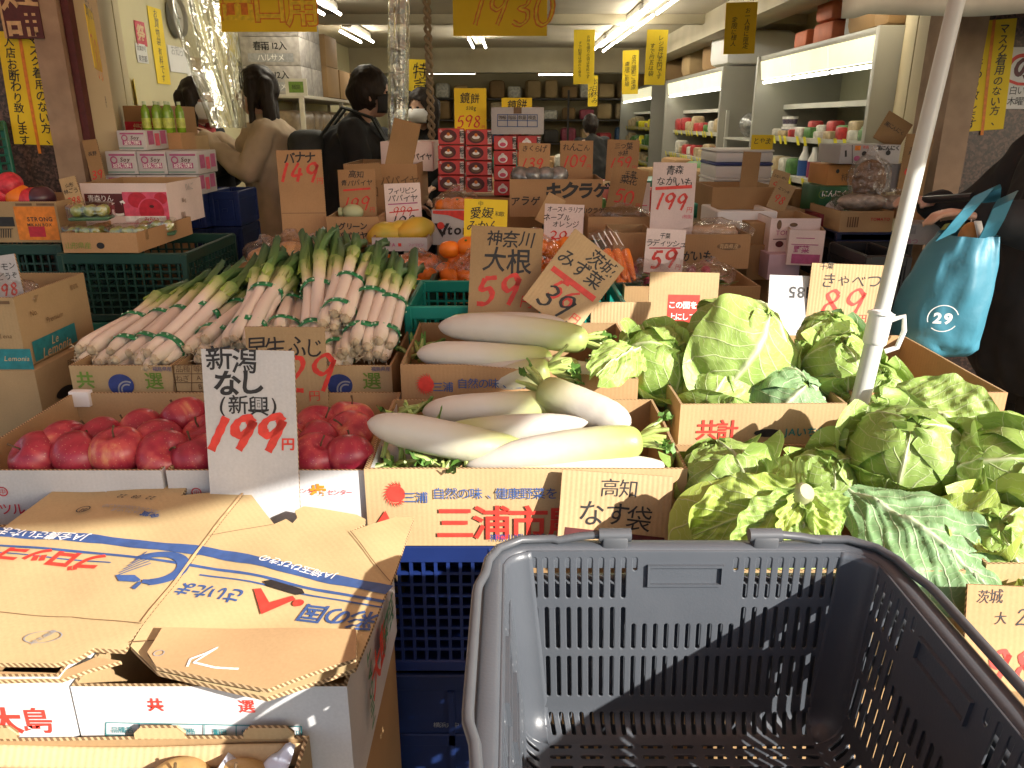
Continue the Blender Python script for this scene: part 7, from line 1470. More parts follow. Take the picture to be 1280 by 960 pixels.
for i, (a, b, m_) in enumerate((((.80), tz - .003, dgreen_cr), (.52, .797, green_cr), (.24, .517, green_cr), (0, .237, dgreen_cr))): crate('plastic_crate', 'green lattice crate under the fruit tray, ' + ['dark top one', 'bright second one', 'third one down', 'lowest one'][i], -1.395, -1.0, ty + .01, ty + .46, a, b, m_, 14, 7, 'green crates at the left')
gy = 2.62; gb = pbox('apple_gift_box', 'open white gift box with pink apple picture', 104, 211, 229, 284, gy + .04, .3, tinted_white_b, kraft_in)
front(gb, gy + .04, [('r', 'maroon', 110, 158, 242, 270), ('r', 'pink', 158, 208, 240, 277), ('c', 'crimson', 190, 264, 17, .9), ('c', 'crimson', 172, 250, 12, .8), ('c', 'crimson', 201, 248, 8, .9), ('o', 'pink', 190, 264, 15.5, 17), ('c', 'maroon', 190, 258, 3, .6), ('t', 'white', 149, 261, 'ご', 19, dict(wt=.03)), ('t', 'white', 126, 248, '青森りん', 8, {}), ('r', 'white', 158, 208, 270, 277), ('t', 'crimson', 190, 274, 'みらい', 6, dict(wt=.02))])
write(gb, lambda u, v, z: V((atY(211, 256, gy + .04).x + .003 + z, gy + .04 + u, gb.location.z + v)), [('t', 'brown', .10, .03, '|||||||', .03, {}), ('t', 'grey', .18, .12, 'りんご', .025, {}), ('t', 'brown', .12, .08, '10kg', .02, {})], off=gb.location)
kcard('small kraft card at the left end of the fruit tray', (80, 101, 222, 262), 2.60, [('t', 'black', 0, .5, '山形', .25, HB), ('t', 'black', 0, .15, '林ごう', .3, HB), ('d', 'red', 0, -.4, '398', .36, dict(wd=.2))], kraft, lean=5, roll=-12)
kcard('worn kraft card priced 39 against the left entrance panel', (111, 129, 176, 242), 2.98, [('t', 'black', 0, .9, '長野', .3, HB), ('d', 'red', 0, -.5, '39', .55, dict(wd=.2))], kraft_d, lean=3, roll=-6)
# printed drink packs
def pack(lab, px0, px1, py0, py1, Y, D=.2):
    b = pbox('carton_pack', lab, px0, px1, py0, py1, Y, D, white_b, lid=True, group='white and pink drink cartons'); w_ = px1 - px0; h_ = py1 - py0
    front(b, Y, [('r', 'plum', px0 + w_ * .08, px0 + w_ * .92, py0 + h_ * .12, py0 + h_ * .2), ('r', 'plum', px0 + w_ * .2, px0 + w_ * .85, py0 + h_ * .5, py0 + h_ * .74), ('t', 'white', px0 + w_ * .52, py0 + h_ * .62, '豆乳飲料', h_ * .2, dict(wt=.02)), ('o', 'plum', px0 + w_ * .25, py0 + h_ * .38, h_ * .1, h_ * .16), ('t', 'maroon', px0 + w_ * .62, py0 + h_ * .36, 'Soy', h_ * .24, dict(shear=.2, wt=.02)), ('l', 'green', [(px0 + 2, py1 - 3), (px1 - 2, py1 - 3)], 1)])
    x1 = atY(px1, (py0 + py1) / 2, Y).x
    write(b, lambda u, v, z: V((x1 + .0006 + z, Y + u, b.location.z + v)), [('p', 'plum', rect2(.02, .07, .02, .07)), ('p', 'pink', rect2(.08, .12, .015, .06)), ('p', 'plum', rect2(.13, .18, .02, .07))], off=b.location); return b
pack('drink carton alone on the second layer', 147, 182, 163, 188, 3.06); 
for i, (a, b) in enumerate(((133, 171), (172, 208), (209, 247))): pack('drink carton in the upper row, ' + nth(i, 3), a, b, 189, 218, 3.02); pack('drink carton in the lower row, ' + nth(i, 3), a, b, 219, 244, 3.02)
open_box('carton', 'carton under the drink cartons', atY(133, 230, 3.02).x, atY(212, 230, 3.02).x, 3.02, 3.18, .5, atY(200, 244, 3.02).z - .003, kraft_d, kraft_in, lid=True, group='cartons under the goods')
kb2 = pbox('carton', 'kraft carton with a red band behind the drink cartons', 157, 212, 132, 190, 3.42, .3, kraft_r, lid=True); front(kb2, 3.42, [('r', 'crimson', 158, 211, 152, 166), ('t', 'palegold', 190, 159, '緑茶 GREEN', 8, dict(wt=.02))])
kb3 = pbox('carton', 'small kraft carton right of the red banded one', 208, 239, 170, 190, 3.36, .2, kraft, lid=True); front(kb3, 3.36, [('t', 'brown', 224, 180, '冷蔵', 12, dict(wt=.02))])
bot_m = mat('green_tea_bottle', (.22, .42, .03), .15, .15, 8, coat=.4); cap_m = mat('bottle_cap', (.5, .6, .4), .4)
bt = thing('tea_bottle', 'tmp', 'bottle'); g = MB(); g.lathe([(0, 0), (.030, 0), (.033, .006), (.033, .10), (.031, .11), (.033, .12), (.030, .15), (.014, .175), (.0125, .185)], 18); obj('bottle_body', g, bot_m, bt); g = MB(); g.lathe([(.0145, .180), (.0145, .20), (0, .20)], 14); obj('cap', g, cap_m, bt); g = MB(); g.lathe([(.0335, .03), (.0335, .095)], 18); obj('label_band', g, mat('bottle_label', (.55, .65, .12), .4, .3, 30), bt)
zb_ = kb2.location.z + 0
shelf_z = atY(205, 166, 3.30).z
bt.scale = (.52, .52, .60)
bs = open_box('carton', 'kraft carton the tea bottles stand on', atY(182, 170, 3.26).x, atY(226, 170, 3.26).x, 3.26, 3.41, shelf_z - .14, shelf_z, kraft_r, kraft_in, lid=True)
for i in range(6):
    p = V((atY(187 + 6.6 * i, 160, 3.32).x, 3.30 + .075 * (i % 2), shelf_z)); lab = 'green tea bottle on a kraft carton, ' + nth(i, 6)
    if i == 0: bt.location = p; bt['label'] = lab; bt['group'] = 'green tea bottles'
    else: dup(bt, p, None, lab, 'green tea bottles')
bsu = open_box('carton', 'carton stack under the tea bottles', atY(182, 170, 3.26).x, atY(226, 170, 3.26).x, 3.30, 3.42, 0, shelf_z - .145, kraft_d, kraft_in, lid=True, group='cartons under the goods')
# blue crates by the till
for c in range(2):
    for r_ in range(4):
        x0 = atY(216 + 38 * c, 250, 3.2).x; zt_ = atY(250, 241, 3.2).z - .145 * r_
        o = crate('plastic_crate', 'navy blue crate by the till, %s stack, %s' % (['left', 'right'][c], ['topmost', 'second from top', 'third from top', 'fourth from top'][r_]), x0, x0 + .122, 3.2 + .06 * c, 3.5, zt_ - .142, zt_, navy_cr if r_ else blue_cr, solid=True, group='navy crates by the till')
        write(o, lambda u, v, z: V((u, -.0005 - z - .174 + (.05 * c) * 0, v)), []) if False else None
for c in range(2): open_box('carton', 'base carton under the %s navy crate stack' % ['left', 'right'][c], atY(216 + 38 * c, 250, 3.2).x, atY(216 + 38 * c, 250, 3.2).x + .12, 3.26, 3.5, 0, atY(250, 241, 3.2).z - .145 * 3 - .145, kraft_d, kraft_in, lid=True, group='cartons under the goods')
# till counter and things on it
cnt = thing('till_counter', 'dark till counter between cashier and customer', 'counter', (-1.75, 4.35, 0)); g = MB(); g.bbox(-.22, .16, -.25, .5, .86, .9, .005); obj('counter_top', g, mat('counter_board', (.12, .10, .08), .5, .1), cnt); g = MB(); g.box(-.2, .14, -.23, .48, .02, .859); obj('counter_body', g, mat('counter_side', (.05, .045, .04), .6, .1), cnt, smooth=False)
tray = MB(); tray.bbox(-.09, .09, -.06, .06, 0, .035, .006); o = obj('cash_tray', tray, mat('lime_plastic', (.40, .60, .02), .4), loc=(-1.72, 4.35, 1.02)); tag(o, 'lime green cash tray on the till', 'tray')
till = MB(); till.bbox(-.13, .13, -.12, .12, 0, .115, .01); o = obj('cash_register', till, black_pl, loc=(-1.72, 4.38, .902)); tag(o, 'black cash register under the lime tray', 'cash register')
# ================================================================== inside the shop: right side
def foam(lab, px0, px1, py0, py1, Y, D=.3, lidc=None, opn=False):
    a, b = atY(px0, py0, Y), atY(px1, py1, Y); c = V(((a.x + b.x) / 2, Y + D / 2, b.z)); W, H = b.x - a.x, a.z - b.z; ro = thing('foam_box', lab, 'foam box', c, 0, 'white foam boxes')
    g = MB()
    if opn:
        for q in ((-W / 2, W / 2, -D / 2, -D / 2 + .02), (-W / 2, W / 2, D / 2 - .02, D / 2), (-W / 2, -W / 2 + .02, -D / 2 + .02, D / 2 - .02), (W / 2 - .02, W / 2, -D / 2 + .02, D / 2 - .02)): g.bbox(*q, 0, H, .004, 1)
        g.box(-W / 2 + .01, W / 2 - .01, -D / 2 + .01, D / 2 - .01, .002, .02)
    else: g.bbox(-W / 2, W / 2, -D / 2, D / 2, 0, H * .78, .008)
    obj('foam_body', g, foam_m, ro, merge=False)
    if not opn: g = MB(); g.bbox(-W / 2 - .004, W / 2 + .004, -D / 2 - .004, D / 2 + .004, H * .785, H, .008); obj('lid', g, mat('navy_foam_lid', (.05, .07, .22), .7) if lidc else foam_m, ro)
    return ro
foam('white foam box with grey stamp, top of the stack before the cases', 896, 966, 187, 203, 3.62); foam('white foam box with a dark blue lid, second in the stack', 895, 964, 203, 223, 3.60, lidc=1); foam('white foam box third in the stack', 893, 964, 223, 240, 3.60); foam('lower white foam box behind the kraft tray', 893, 966, 240, 262, 3.58)
foam('open white foam tray at the right entrance', 897, 970, 264, 286, 2.92, .26, opn=True); foam('small foam box under the open tray', 911, 962, 287, 312, 2.96, .24); foam('bottom foam box of the entrance stack', 905, 962, 313, 345, 2.98, .24)
def back_stack(lab, px0, px1, py, Y, D=.28, m=None):
    a, b = atY(px0, py, Y), atY(px1, py, Y); open_box('carton', lab, a.x, b.x, Y, Y + D, .02, a.z, m or kraft_d, kraft_in, lid=True, group='cartons under the goods')
back_stack('carton stack under the foam stack', 893, 966, 263, 3.62); back_stack('carton stack under the entrance foam boxes', 905, 965, 346, 3.0, .22)
pbox('produce_box', 'shallow brown kraft tray over the foam tray', 890, 973, 234, 262, 3.15, .3, kraft_d, kraft_in); back_stack('stack under the shallow brown tray', 892, 972, 263, 3.17)
card('board', 'tall worn kraft board standing in the brown tray', (926, 948, 191, 246), 3.22, [], kraft_d, lean=4, roll=3, group='loose boards', cat='board')
for lab, q, Y, ro, tx in (('kraft card leaning right behind the brown tray', (962, 984, 214, 244), 3.2, 16, 'ぶなしめじ'), ('kraft card leaning right before the brown tray', (964, 988, 228, 264), 3.05, 24, 'エリンギ')): card('price_card', lab, q, Y, [('t', 'black', 0, .35, tx, .17, HB), ('d', 'red', 0, -.15, '98', .4)], kraft, lean=8, roll=ro)
for lab, q, Y in (('upper small kraft box right of the foam tray', (936, 972, 279, 305), 2.82), ('lower kraft box right of the foam tray', (934, 968, 306, 350), 2.80), ('kraft box edge beside the shelf tags', (968, 1006, 262, 276), 3.1), ('small kraft box at the shelf foot', (990, 1004, 236, 272), 3.3)): pbox('carton', lab, *q, Y, .2, kraft_d, kraft_in, lid=True)
b = pbox('white_carton', 'white carton with red and green vegetable print', 962, 1024, 273, 316, 2.76, .26, tinted_white_b, kraft_in); front(b, 2.76, [('c', 'brown', 974, 281, 3, 2), ('c', 'brown', 992, 281, 5, .5), ('t', 'plum', 988, 291, 'TOMATO', 8, {}), ('r', 'crimson', 985, 1004, 300, 314), ('r', 'green', 999, 1006, 304, 314), ('c', 'maroon', 974, 305, 5, .8), ('t', 'white', 994, 306, '旬', 9, dict(wt=.03)), ('l', 'maroon', [(966, 299), (1018, 298)], 1)])
b = pbox('white_carton', 'white carton fading to purple print at the entrance', 998, 1040, 288, 332, 2.66, .26, tinted_white_b, kraft_in, rz=rad(-14)); front(b, 2.66, [('r', 'plum', 1001, 1036, 318 , 330), ('t', 'plum', 1014, 312, '野菜', 9, dict(wt=.02)), ('l', 'plum', [(1002, 306), (1034, 306)], 1), ('l', 'plum', [(1008, 298), (1030, 298)], 1)])
b = pbox('white_carton', 'lower carton with purple print behind the 185 board', 960, 1000, 318, 350, 2.70, .22, mat('pale_plum_board', (.5, .36, .42), .7, .15, 8), lid=True)
back_stack('carton stack under the vegetable print carton', 960, 1030, 351, 2.78, .3)
b = pbox('garlic_box', 'green box with white garlic picture', 1024, 1064, 233, 268, 3.05, .2, mat('green_print_board', (.015, .11, .04), .5, .1), lid=True); front(b, 3.05, [('t', 'white', 1043, 242, 'にんにく', 8, dict(wt=.02)), ('c', 'white', 1037, 260, 6, 1.2), ('c', 'white', 1049, 261, 6, 1.1), ('o', 'leaf', 1028, 243, 4, 5)])
b = pbox('orange_carton', 'orange carton with a hand hole on the garlic box', 1034, 1068, 206, 232, 3.10, .2, orange_b, lid=True); front(b, 3.10, [('c', 'black', 1047, 214, 2.2, 1.2), ('t', 'brown', 1056, 222, '柿', 10, {})])
b = pbox('garlic_box', 'long white box labelled black garlic', 1050, 1125, 181, 205, 3.00, .22, white_b, lid=True); front(b, 3.0, [('t', 'black', 1110, 185, '黒にんにく', 6, dict(wt=.03)), ('c', 'black', 1080, 192, 3), ('c', 'black', 1110, 191, 3), ('l', 'black', [(1057, 188), (1057, 196)], 2.4), ('r', 'orange', 1068, 1076, 182, 188), ('c', 'plum', 1071, 198, 4, .8), ('l', 'black', [(1065, 181), (1065, 204)], .8), ('t', 'red', 1082, 184, '青森', 4, {})])
card('price_card', 'kraft card leaning on the cream entrance panel', (1098, 1134, 146, 182), 3.12, [('t', 'black', 0, .1, '黒にんにく', .16, HB)], kraft_d, lean=5, roll=28)
card('price_card', 'tall kraft card beside the tent pole, half hidden', (1126, 1160, 170, 245), 3.02, [('t', 'black', 0, .5, '高知', .3, HB), ('d', 'red', 0, -.3, '98', .5)], kraft_d, lean=4, roll=4)
dry_m = mat('dried_brown_goods', (.22, .13, .07), .7, .4, 25, bump=.8, bscale=50)
for lab, px, py, r_, sc in (('clear bag of brown dried mushrooms', 1086, 226, .085, (.8, .5, 1)), ('clear bag of white garlic bulbs', 1078, 252, .085, (1.2, .7, .45)), ('second clear bag of garlic bulbs', 1118, 254, .07, (1.1, .7, .5))):
    p = atY(px, py, 2.92); g = MB(); g.ball((0, 0, 0), r_ * .9, 16, 10, 0, sc); o = obj('bagged_goods', g, dry_m if 'brown' in lab else mat('garlic_skin', (.45, .40, .33), .6, .35, 30, bump=.8, bscale=30), loc=p); tag(o, lab.replace('clear bag', 'heap') + ' inside a bag', 'dried goods'); poly_bag(lab, p, r_ * 1.12, sc, int(px))
pbox('white_carton', 'white board box behind the brown mushroom bag', 1100, 1128, 205, 240, 3.04, .1, white_b, lid=True)
b = pbox('produce_box', 'kraft box with hatched print under the garlic bags', 1050, 1116, 264, 290, 2.80, .3, kraft, kraft_in); front(b, 2.80, [('t', 'brown', 1066, 276, '|||||', 13, dict(wt=.03)), ('t', 'crimson', 1100, 274, 'TOMATO', 5, dict(wt=.02))])
pbox('carton', 'red carton end beside the green garlic box', 1024, 1050, 268, 284, 2.95, .2, mat('dark_red_board', (.16, .012, .02), .5), lid=True)
crate('plastic_crate', 'blue crate under the hatched kraft box', atY(1046, 295, 2.78).x, atY(1124, 295, 2.78).x, 2.78, 3.1, atY(1080, 301, 2.78).z, atY(1080, 290, 2.78).z - .002, navy_cr, 6, 3, 'dark crates at the right')
crate('plastic_crate', 'dark crate below the blue one at the right', atY(1046, 310, 2.77).x, atY(1140, 310, 2.77).x, 2.77, 3.1, .62, atY(1080, 301, 2.77).z - .003, black_pl, 18, 12, 'dark crates at the right'); back_stack('carton under the dark crates', 1046, 1140, 420, 2.78, .3)
crate('plastic_crate', 'black lattice crate behind the teal bag', atY(1105, 330, 2.3).x, atY(1165, 330, 2.3).x, 2.42, 2.72, .62, 1.0, black_pl, 14, 14, 'dark crates at the right')
b = pbox('white_carton', 'tilted white carton corner left of the teal bag', 1136, 1182, 280, 306, 2.6, .12, white_b, lid=True, rz=rad(-18)); front(b, 2.6, [('r', 'grey', 1142, 1154, 283, 293), ('t', 'plum', 1148, 302, 'あつ', 7, {})])
pbox('carton', 'kraft carton behind the tilted white one', 1146, 1184, 256, 280, 2.72, .2, kraft_r, lid=True)
b = thing('burdock', 'tmp', 'x'); bpy.data.objects.remove(b)
for i in range(4):
    p = atY(1168 + 5 * i, 305, 2.5); g = MB(); g.tube([V((0, 0, 0)), V((.06, .02, .09))], [.012, .009], 8); o = obj('green_stalk', g, st_m, loc=p); tag(o, 'green stalk poking up beside the teal bag, ' + nth(i, 4), 'vegetable', 'green stalks by the teal bag')
rail = MB(); rail.tube([atY(1128, 262, 2.55), atY(1150, 250, 2.5), atY(1185, 248, 2.42), atY(1215, 246, 2.36)], .012, 8); o = obj('trolley_handle', rail, black_pl); tag(o, 'dark push handle held by the shopper in black', 'handle bar')
# --- chilled display cases along the right wall
case_m = mat('case_enamel', (.32, .31, .265), .4, .06, 3); case_in = mat('case_lining', (.34, .33, .23), .45, .05); lamp_p = mat('lit_case_panel', (1, .93, .62), .5, .05, 4, emit=.34); tag_y = mat('yellow_price_tag', (.85, .75, .03), .6, .05); shelf_e = mat('shelf_edge', (.5, .49, .44), .5, .05)
case_led = mat('case_tube', (1, .97, .85), .5, 0, emit=4)
def disp_case(lab, Y0, Y1, ztop, npan, ltint=None):
    X0, X1 = 2.17, 2.95; ro = thing('display_case', lab, 'display case', (X0, Y0, .02), 0, 'chilled display cases along the right wall'); L = Y1 - Y0; H = ztop - .02; D = X1 - X0
    
    for a_, b_ in ((0, .05), (L - .05, L)): g = MB(); g.bbox(-.02, D, a_, b_, 0, H - .001, .006); obj('side_panel', g, case_m, ro, merge=False)
    g = MB(); g.box(D - .05, D, .05, L - .05, 0, H); obj('back_panel', g, case_in, ro, smooth=False)
    g = MB(); g.bbox(.0, D, .051, L - .051, H - .04, H, .004); obj('roof', g, case_m, ro)
    g = MB(); g.bbox(-.06, D - .05, .051, L - .051, 0, .52, .01); obj('plinth', g, case_m, ro)
    for i in range(npan):
        a, b = .06 + (L - .12) * i / npan, .06 + (L - .12) * (i + 1) / npan - .012
        g = MB(); g.add([(.015, a, H - .19), (.015, b, H - .19), (-.005, b, H - .045), (-.005, a, H - .045), (.05, a, H - .19), (.05, b, H - .19), (.05, b, H - .045), (.05, a, H - .045)], [(0, 3, 2, 1), (4, 5, 6, 7), (0, 1, 5, 4), (2, 3, 7, 6), (1, 2, 6, 5), (0, 4, 7, 3)]); obj('light_panel', g, lamp_p, ro, smooth=False)
        g = MB(); g.tube([(.03, a + .03, H - .215), (.03, b - .03, H - .215)], .012, 8); obj('case_light', g, case_led, ro)
    for j, (z, d0) in enumerate(((H - .40, .25), (H - .66, .12), (H - .95, .04), (H - 1.20, .0))):
        g = MB(); g.box(d0, D - .051, .051, L - .051, z - .02, z); g.box(d0 - .008, d0, .051, L - .051, z - .035, z + .004); sh = obj('shelf', g, shelf_e, ro, smooth=False)
        if j:
            t = MB(); k = 0; y = .12
            while y < L - .15:
                t.add([(d0 - .012, y, z - .055), (d0 - .012, y + .06, z - .055), (d0 - .03, y + .06, z + .012), (d0 - .03, y, z + .012)], [(0, 1, 2, 3)]); y += R.choice((.12, .16, .3))
            obj('price_tags', t, tag_y, sh, smooth=False)
    return ro, H
c1, H1 = disp_case('nearest white chilled case with lit top and few goods', 4.95, 7.35, 1.93, 3)
c2, H2 = disp_case('middle chilled case with three lit panels and greenish lining', 8.5, 11.6, 1.93, 3); c3, H3 = disp_case('farthest chilled case with yellow lit top', 12.7, 16.3, 1.95, 3)
cup_m = mat('white_cup', (.72, .71, .68), .4, .05); red_g = mat('red_packet', (.45, .04, .04), .4, .3, 30); grn_g = mat('green_packet', (.08, .20, .05), .4, .3, 30); tan_g = mat('tan_packet', (.42, .32, .18), .45, .3, 25); wht_g = mat('pale_packet', (.58, .55, .48), .4, .3, 25)
def cup(lab, p, grp):
    o = thing('yogurt_cup', lab, 'cup', p, 0, grp); g = MB(); g.lathe([(0, 0), (.038, 0), (.047, .075), (.047, .08), (0, .081)], 16); obj('cup_body', g, cup_m, o); g = MB(); g.lathe([(.0405, .02), (.0455, .06)], 16); obj('print_band', g, mat('dark_print', (.10, .08, .12), .5, .5, 60), o)
sx = 2.17 + .17; z2 = H1 + .02 - .66; z3 = H1 + .02 - .95; z4 = H1 + .02 - 1.2
k = 0
for i in range(4):
    for t in range(2 if i < 2 else 1): cup('white cup on the second shelf of the nearest case, %s, %s' % (nth(i, 4, 'far end', 'near end'), ['lower', 'upper'][t]), (sx + .04, 7.05 - .11 * i, z2 + .083 * t), 'white cups on the shelf')
def pkt(lab, p, s, m, grp, cat='packet', name='packet'):
    g = MB(); g.bbox(-s[0] / 2, s[0] / 2, -s[1] / 2, s[1] / 2, 0, s[2], min(s) * .22, 2); o = obj(name, g, m, loc=p); o.rotation_euler = (0, 0, R.uniform(-.2, .2)); return tag(o, lab, cat, grp)
for i in range(6): pkt('packet beyond the cups in the nearest case, ' + nth(i, 6, 'far end', 'near end'), (sx + .06, 6.45 - .2 * i, z2), (.1, .14, .10 if i % 2 else .13), [red_g, wht_g, red_g, grn_g, tan_g, grn_g][i], 'packets in the nearest case')
bw = mat('milk_bottle', (.70, .69, .66), .3, .05); lbl = {n: mat(n, c, .4, .1) for n, c in (('blue_label', (.03, .09, .30)), ('plum_label', (.25, .04, .10)), ('red_label', (.45, .03, .05)))}
def bottle(lab, p, lm, h=.2, cap=True):
    o = thing('drink_bottle', lab, 'bottle', p, 0, 'bottles in the nearest case'); g = MB(); g.lathe([(0, 0), (.042, 0), (.045, .008), (.045, h * .58), (.02, h * .85), (.02, h), (0, h)], 18); obj('bottle_body', g, bw, o); g = MB(); g.lathe([(.0458, .01), (.0458, h * .55)], 18); obj('label_band', g, lbl[lm], o)
for i, l_ in enumerate(['blue_label', 'plum_label', 'red_label', 'red_label', 'red_label']): bottle('drink bottle on the third shelf of the nearest case, %s' % nth(i, 5, 'far end', 'near end'), (2.17 + .12, 6.3 - .2 * i, z3), l_, .23 if i < 2 else .15)
for i in range(11): pkt('small packet before the cups in the nearest case, ' + nth(i, 11, 'far end', 'near end'), (2.17 + .16, 7.15 - .2 * i, z2), (.07, R.uniform(.08, .16), R.uniform(.05, .09)), [wht_g, tan_g, red_g, wht_g, grn_g][i % 5], 'small packets in the nearest case')
for i in range(4): pkt('bagged greens on the third shelf of the nearest case, ' + nth(i, 4, 'far end', 'near end'), (2.17 + .16, 7.1 - .18 * i, z3), (.16, .15, .13), [wht_g, tan_g, wht_g, grn_g][i], 'bagged greens in the nearest case')
for i in range(9): pkt('dark green bag on the low shelf of the nearest case, ' + nth(i, 9, 'far end', 'near end'), (2.17 + .14, 7.1 - .23 * i, z4), (.18, .19, .17), grn_g if i % 3 else tan_g, 'green bags on the low shelf')
b = MB(); o = crate('plastic_crate', 'small bright blue crate on the top shelf of the nearest case', 2.50, 2.80, 5.15, 5.45, H1 + .02 - .398, H1 + .02 - .28, mat('bright_blue_plastic', (.02, .13, .42), .4, .1), 8, 3, None)
for cs, Y0, Y1, H in (('middle', 8.5, 11.6, H2), ('farthest', 12.7, 16.3, H3)):
    for j, dz in enumerate((.66, .95, 1.2)):
        n = 12
        for i in range(n):
            if R.random() < .08: continue
            m_ = R.choice([tan_g, wht_g, grn_g, red_g, tan_g] if cs == 'middle' else [grn_g, tag_y, tan_g, grn_g]); pkt('packet in the %s case on the %s shelf, %s' % (cs, ['second', 'third', 'low'][j], nth(i, n, 'near end', 'far end')), (2.17 + .20 - .04 * j, Y0 + .25 + (Y1 - Y0 - .5) * i / (n - 1), H + .02 - dz), (.16, R.uniform(.12, .24), R.uniform(.07, .19)), m_, 'packets in the %s case' % cs)
# boxes on top of the cases
ob_ = mat('orange_red_carton', (.50, .13, .05), .6, .15, 10)
for i, (y, z, m_, s) in enumerate(((6.75, 0, ob_, (.3, .3, .15)), (6.3, 0, ob_, (.3, .32, .16)), (6.3, .163, ob_, (.3, .32, .16)), (5.8, 0, white_b, (.3, .18, .3)), (5.45, 0, kraft_d, (.45, .45, .28)), (5.1, 0, kraft_d, (.5, .2, .2)))):
    pkt(['orange red carton farthest along the near case top', 'orange red carton, lower of two on the near case top', 'orange red carton, upper of two on the near case top', 'white upright carton on the near case top', 'brown carton on the near case top', 'small brown carton at the near end of the case top'][i], (2.45, y, 1.932 + z), s, m_, 'cartons on top of the cases', 'carton', 'carton')
pkt('large white foam case lying on the middle case top', (2.5, 8.75, 1.932), (.75, .5, .34), foam_m, None, 'foam box', 'foam_box')
for i in range(5): pkt('brown carton on the far case tops, ' + nth(i, 5, 'near end', 'far end'), (2.5, 9.6 + 1.3 * i, 1.94), (.5, .55, .3 + .08 * (i % 2)), [kraft_d, kraft, kraft_d, kraft_r, kraft_d][i], 'cartons on the far case tops', 'carton', 'carton')
foilb = MB(); foilb.ball((0, 0, 0), .17, 18, 12, 0, (.7, .9, .7)); o = obj('foil_bag', foilb, foil, loc=(2.35, 8.0, 1.36)); tag(o, 'crumpled silver bag on the wire shelf between the cases', 'bag')
sh = MB(); sh.box(2.2, 2.95, 7.4, 8.45, 1.22, 1.24); sh.box(2.2, 2.95, 7.4, 8.45, .9, .92)
for y in (7.42, 8.40):
    for x in (2.2, 2.92): sh.box(x, x + .03, y, y + .03, .02, 1.5)
o = obj('wire_shelf', sh, shelf_e, smooth=False, merge=False); tag(o, 'grey shelf unit in the gap between two chilled cases', 'shelf')
psheet('price_sheet', 'yellow sheet on the foam box stack', (939, 966, 169, 189), 3.64, yellow_p, [('t', 'black', 0, .1, 'とやま', .28, dict(hand=1))], cat='price sheet')
# --- left wall shelving with cartons and bags
rack = thing('storage_rack', 'cream storage rack along the left wall holding bags', 'rack', (-2.4, 7.3, .02)); rm = mat('rack_paint', (.55, .50, .40), .5, .06)
for z in (.62, .95, 1.27, 1.60): g = MB(); g.bbox(.0, .55, 0, 3.4, z - .03, z, .004); obj('shelf', g, rm, rack)
for y in (0, 1.68, 3.36):
    for x in (0, .51): g = MB(); g.box(x + .001, x + .04, y + .001, y + .04, 0, 1.62); obj('rack_post', g, rm, rack, smooth=False)
bagm = mat('clear_brown_packs', (.26, .19, .12), .3, .4, 14, bump=.6, bscale=25)
for j, z in enumerate((.64, .97, 1.29)):
    for i in range(9):
        g = MB(); g.bbox(-.2, .2, -.15, .15, 0, .2, .06, 3); o = obj('dry_goods_bag', g, bagm, loc=(-2.13, 7.5 + .37 * i, z + .001)); o.rotation_euler = (.0, .0, R.uniform(-.2, .2)); tag(o, 'dried goods bag on the %s left rack shelf, %s' % (['lower', 'middle', 'upper'][j], nth(i, 9, 'near end', 'far end')), 'bag', 'bags on the left rack')
wcm = mat('grey_printed_carton', (.36, .33, .30), .7, .25, 20)
for c in range(2):
    for r_ in range(3):
        g = MB(); g.bbox(-.26, .26, -.19, .19, 0, .235, .005); o = obj('carton', g, wcm, loc=(-2.12, 7.55 + .40 * c, 1.622 + .237 * r_)); tag(o, 'grey printed carton on the left rack, %s stack, %s' % (['near', 'far'][c], ['bottom', 'middle', 'top'][r_]), 'carton', 'grey cartons on the left rack')
        write(o, lambda u, v, z: V((u, -.1905 - z, v)), [('p', 'grey', rect2(-.2, .2, .03, .1)), ('t', 'black', 0, .16, '春雨 12入', .07, dict(wt=.02)), ('t', 'white', 0, .065, 'ハルサメ', .06, {})])
for i, (y, z) in enumerate(((8.5, 0), (8.5, .29), (9.1, 0), (9.75, 0))): g = MB(); g.bbox(-.25, .27, -.27, .27, 0, .287, .005); o = obj('carton', g, kraft_d, loc=(-2.1, y, 1.622 + z)); tag(o, 'brown carton on the left rack beside the grey ones, ' + ['lower near', 'upper near', 'second', 'far'][i], 'carton', 'brown cartons on the left rack')
psheet('picture_frame', 'small pale framed board on the left rack', (357, 384, 99, 119), 6.9, mat('pale_frame', (.6, .56, .46), .5), [('p', 'leaf', rect2(-.34, .34, -.24, .24)), ('t', 'black', 0, 0, '麺類', .2, {})], cat='frame', t=.02, wave=0)
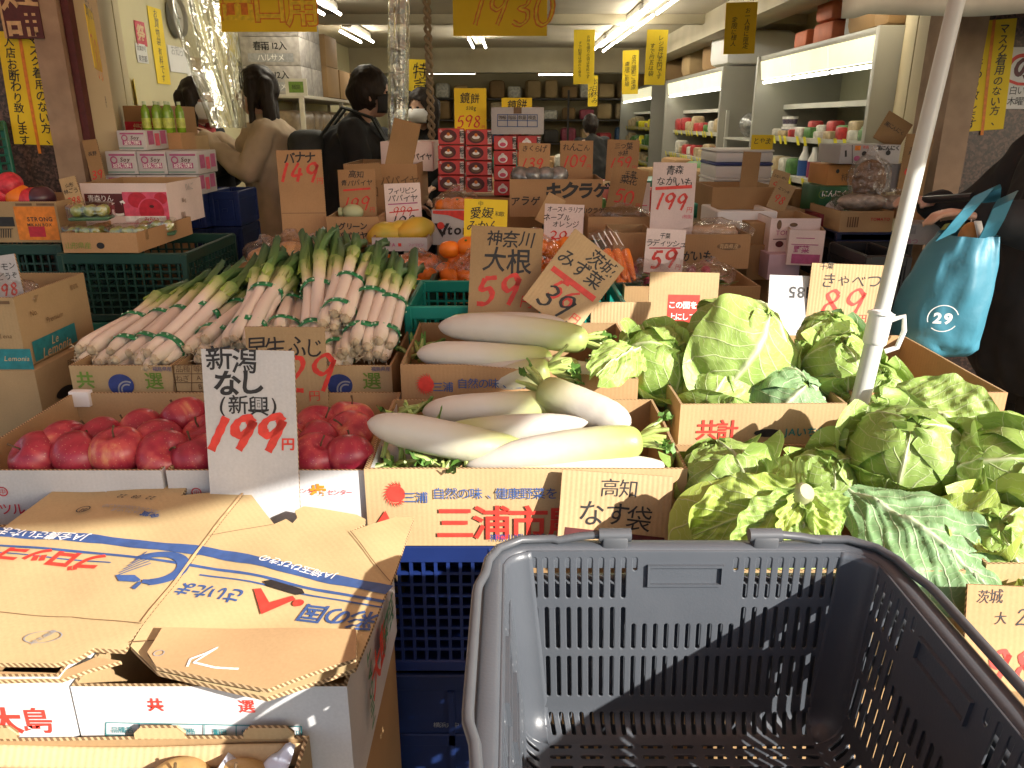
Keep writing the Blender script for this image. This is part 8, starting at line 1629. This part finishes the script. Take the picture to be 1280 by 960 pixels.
# --- shelves at the back
bk = thing('back_shelf', 'dark shelf unit along the back wall', 'shelf', (-2.3, 16.3, .02)); dkm = mat('dark_shelf', (.06, .05, .045), .6, .2)
for z in (.5, .95, 1.4, 1.8): g = MB(); g.bbox(0, 5.1, 0, .6, z - .03, z, .004); obj('shelf', g, dkm, bk)
for x in (0, 1.7, 3.4, 5.06): g = MB(); g.box(x, x + .04, .002, .04, 0, 1.95); obj('rack_post', g, dkm, bk, smooth=False)
pal = [kraft_d, red_g, tan_g, mat('pink_packet', (.35, .06, .10), .5, .3, 20), wht_g, mat('blue_packet', (.06, .13, .25), .5, .3, 20), kraft, dkm]
for j, z in enumerate((.52, .97, 1.42, 1.82)):
    for i in range(14):
        s = (R.uniform(.22, .33), .3, R.uniform(.18, .38)); pkt('far goods on the %s back shelf, %s' % (['lowest', 'second', 'third', 'top'][j], nth(min(i, 11), 14) if i < 12 else ['second from the right', 'rightmost'][i - 12]), (-2.1 + .36 * i, 16.5, z + .001), s, pal[(i * 3 + j * 5 + i // 3) % 8] if j < 3 else [kraft, kraft_d, wht_g, kraft][i % 4], 'goods on the back shelf')
# island tables inside
it = 0
for lab, x0, x1, y0, y1 in (('near island table of greens inside the shop', -.45, 1.35, 5.2, 6.6), ('far island table inside the shop', -.6, 1.2, 9.2, 11.2), ('side island table by the cases', 1.5, 2.0, 5.6, 9.5)):
    t = thing('display_table', lab, 'table', (x0, y0, .02)); g = MB(); g.bbox(0, x1 - x0, 0, y1 - y0, .72, .76, .004); obj('tabletop', g, tbl, t); g = MB(); g.box(.03, x1 - x0 - .03, .03, y1 - y0 - .03, 0, .719); obj('table_skirt', g, mat('table_skirt', (.08, .09, .07), .8, .2), t, smooth=False)
    n = max(2, int((x1 - x0) / .36)); rws = 3 if y1 - y0 < 3 else 6
    for r_ in range(rws):
        for i in range(n):
            m_ = R.choice([kraft_d, grn_g, tan_g, wht_g, kraft_r, green_cr, red_g]); s = ((x1 - x0) / n * .9, (y1 - y0) / rws * .85, R.uniform(.10, .24)); it += 1
            pkt('goods on the %s, row %s, %s' % (lab.split(' inside')[0].split(' of ')[0], ['one from the street', 'two', 'three', 'four', 'five', 'six'][r_], nth(i, n)), (x0 + (x1 - x0) * (i + .5) / n, y0 + (y1 - y0) * (r_ + .5) / rws, .782), s, m_, 'goods on the island tables', 'produce box', 'produce_box')
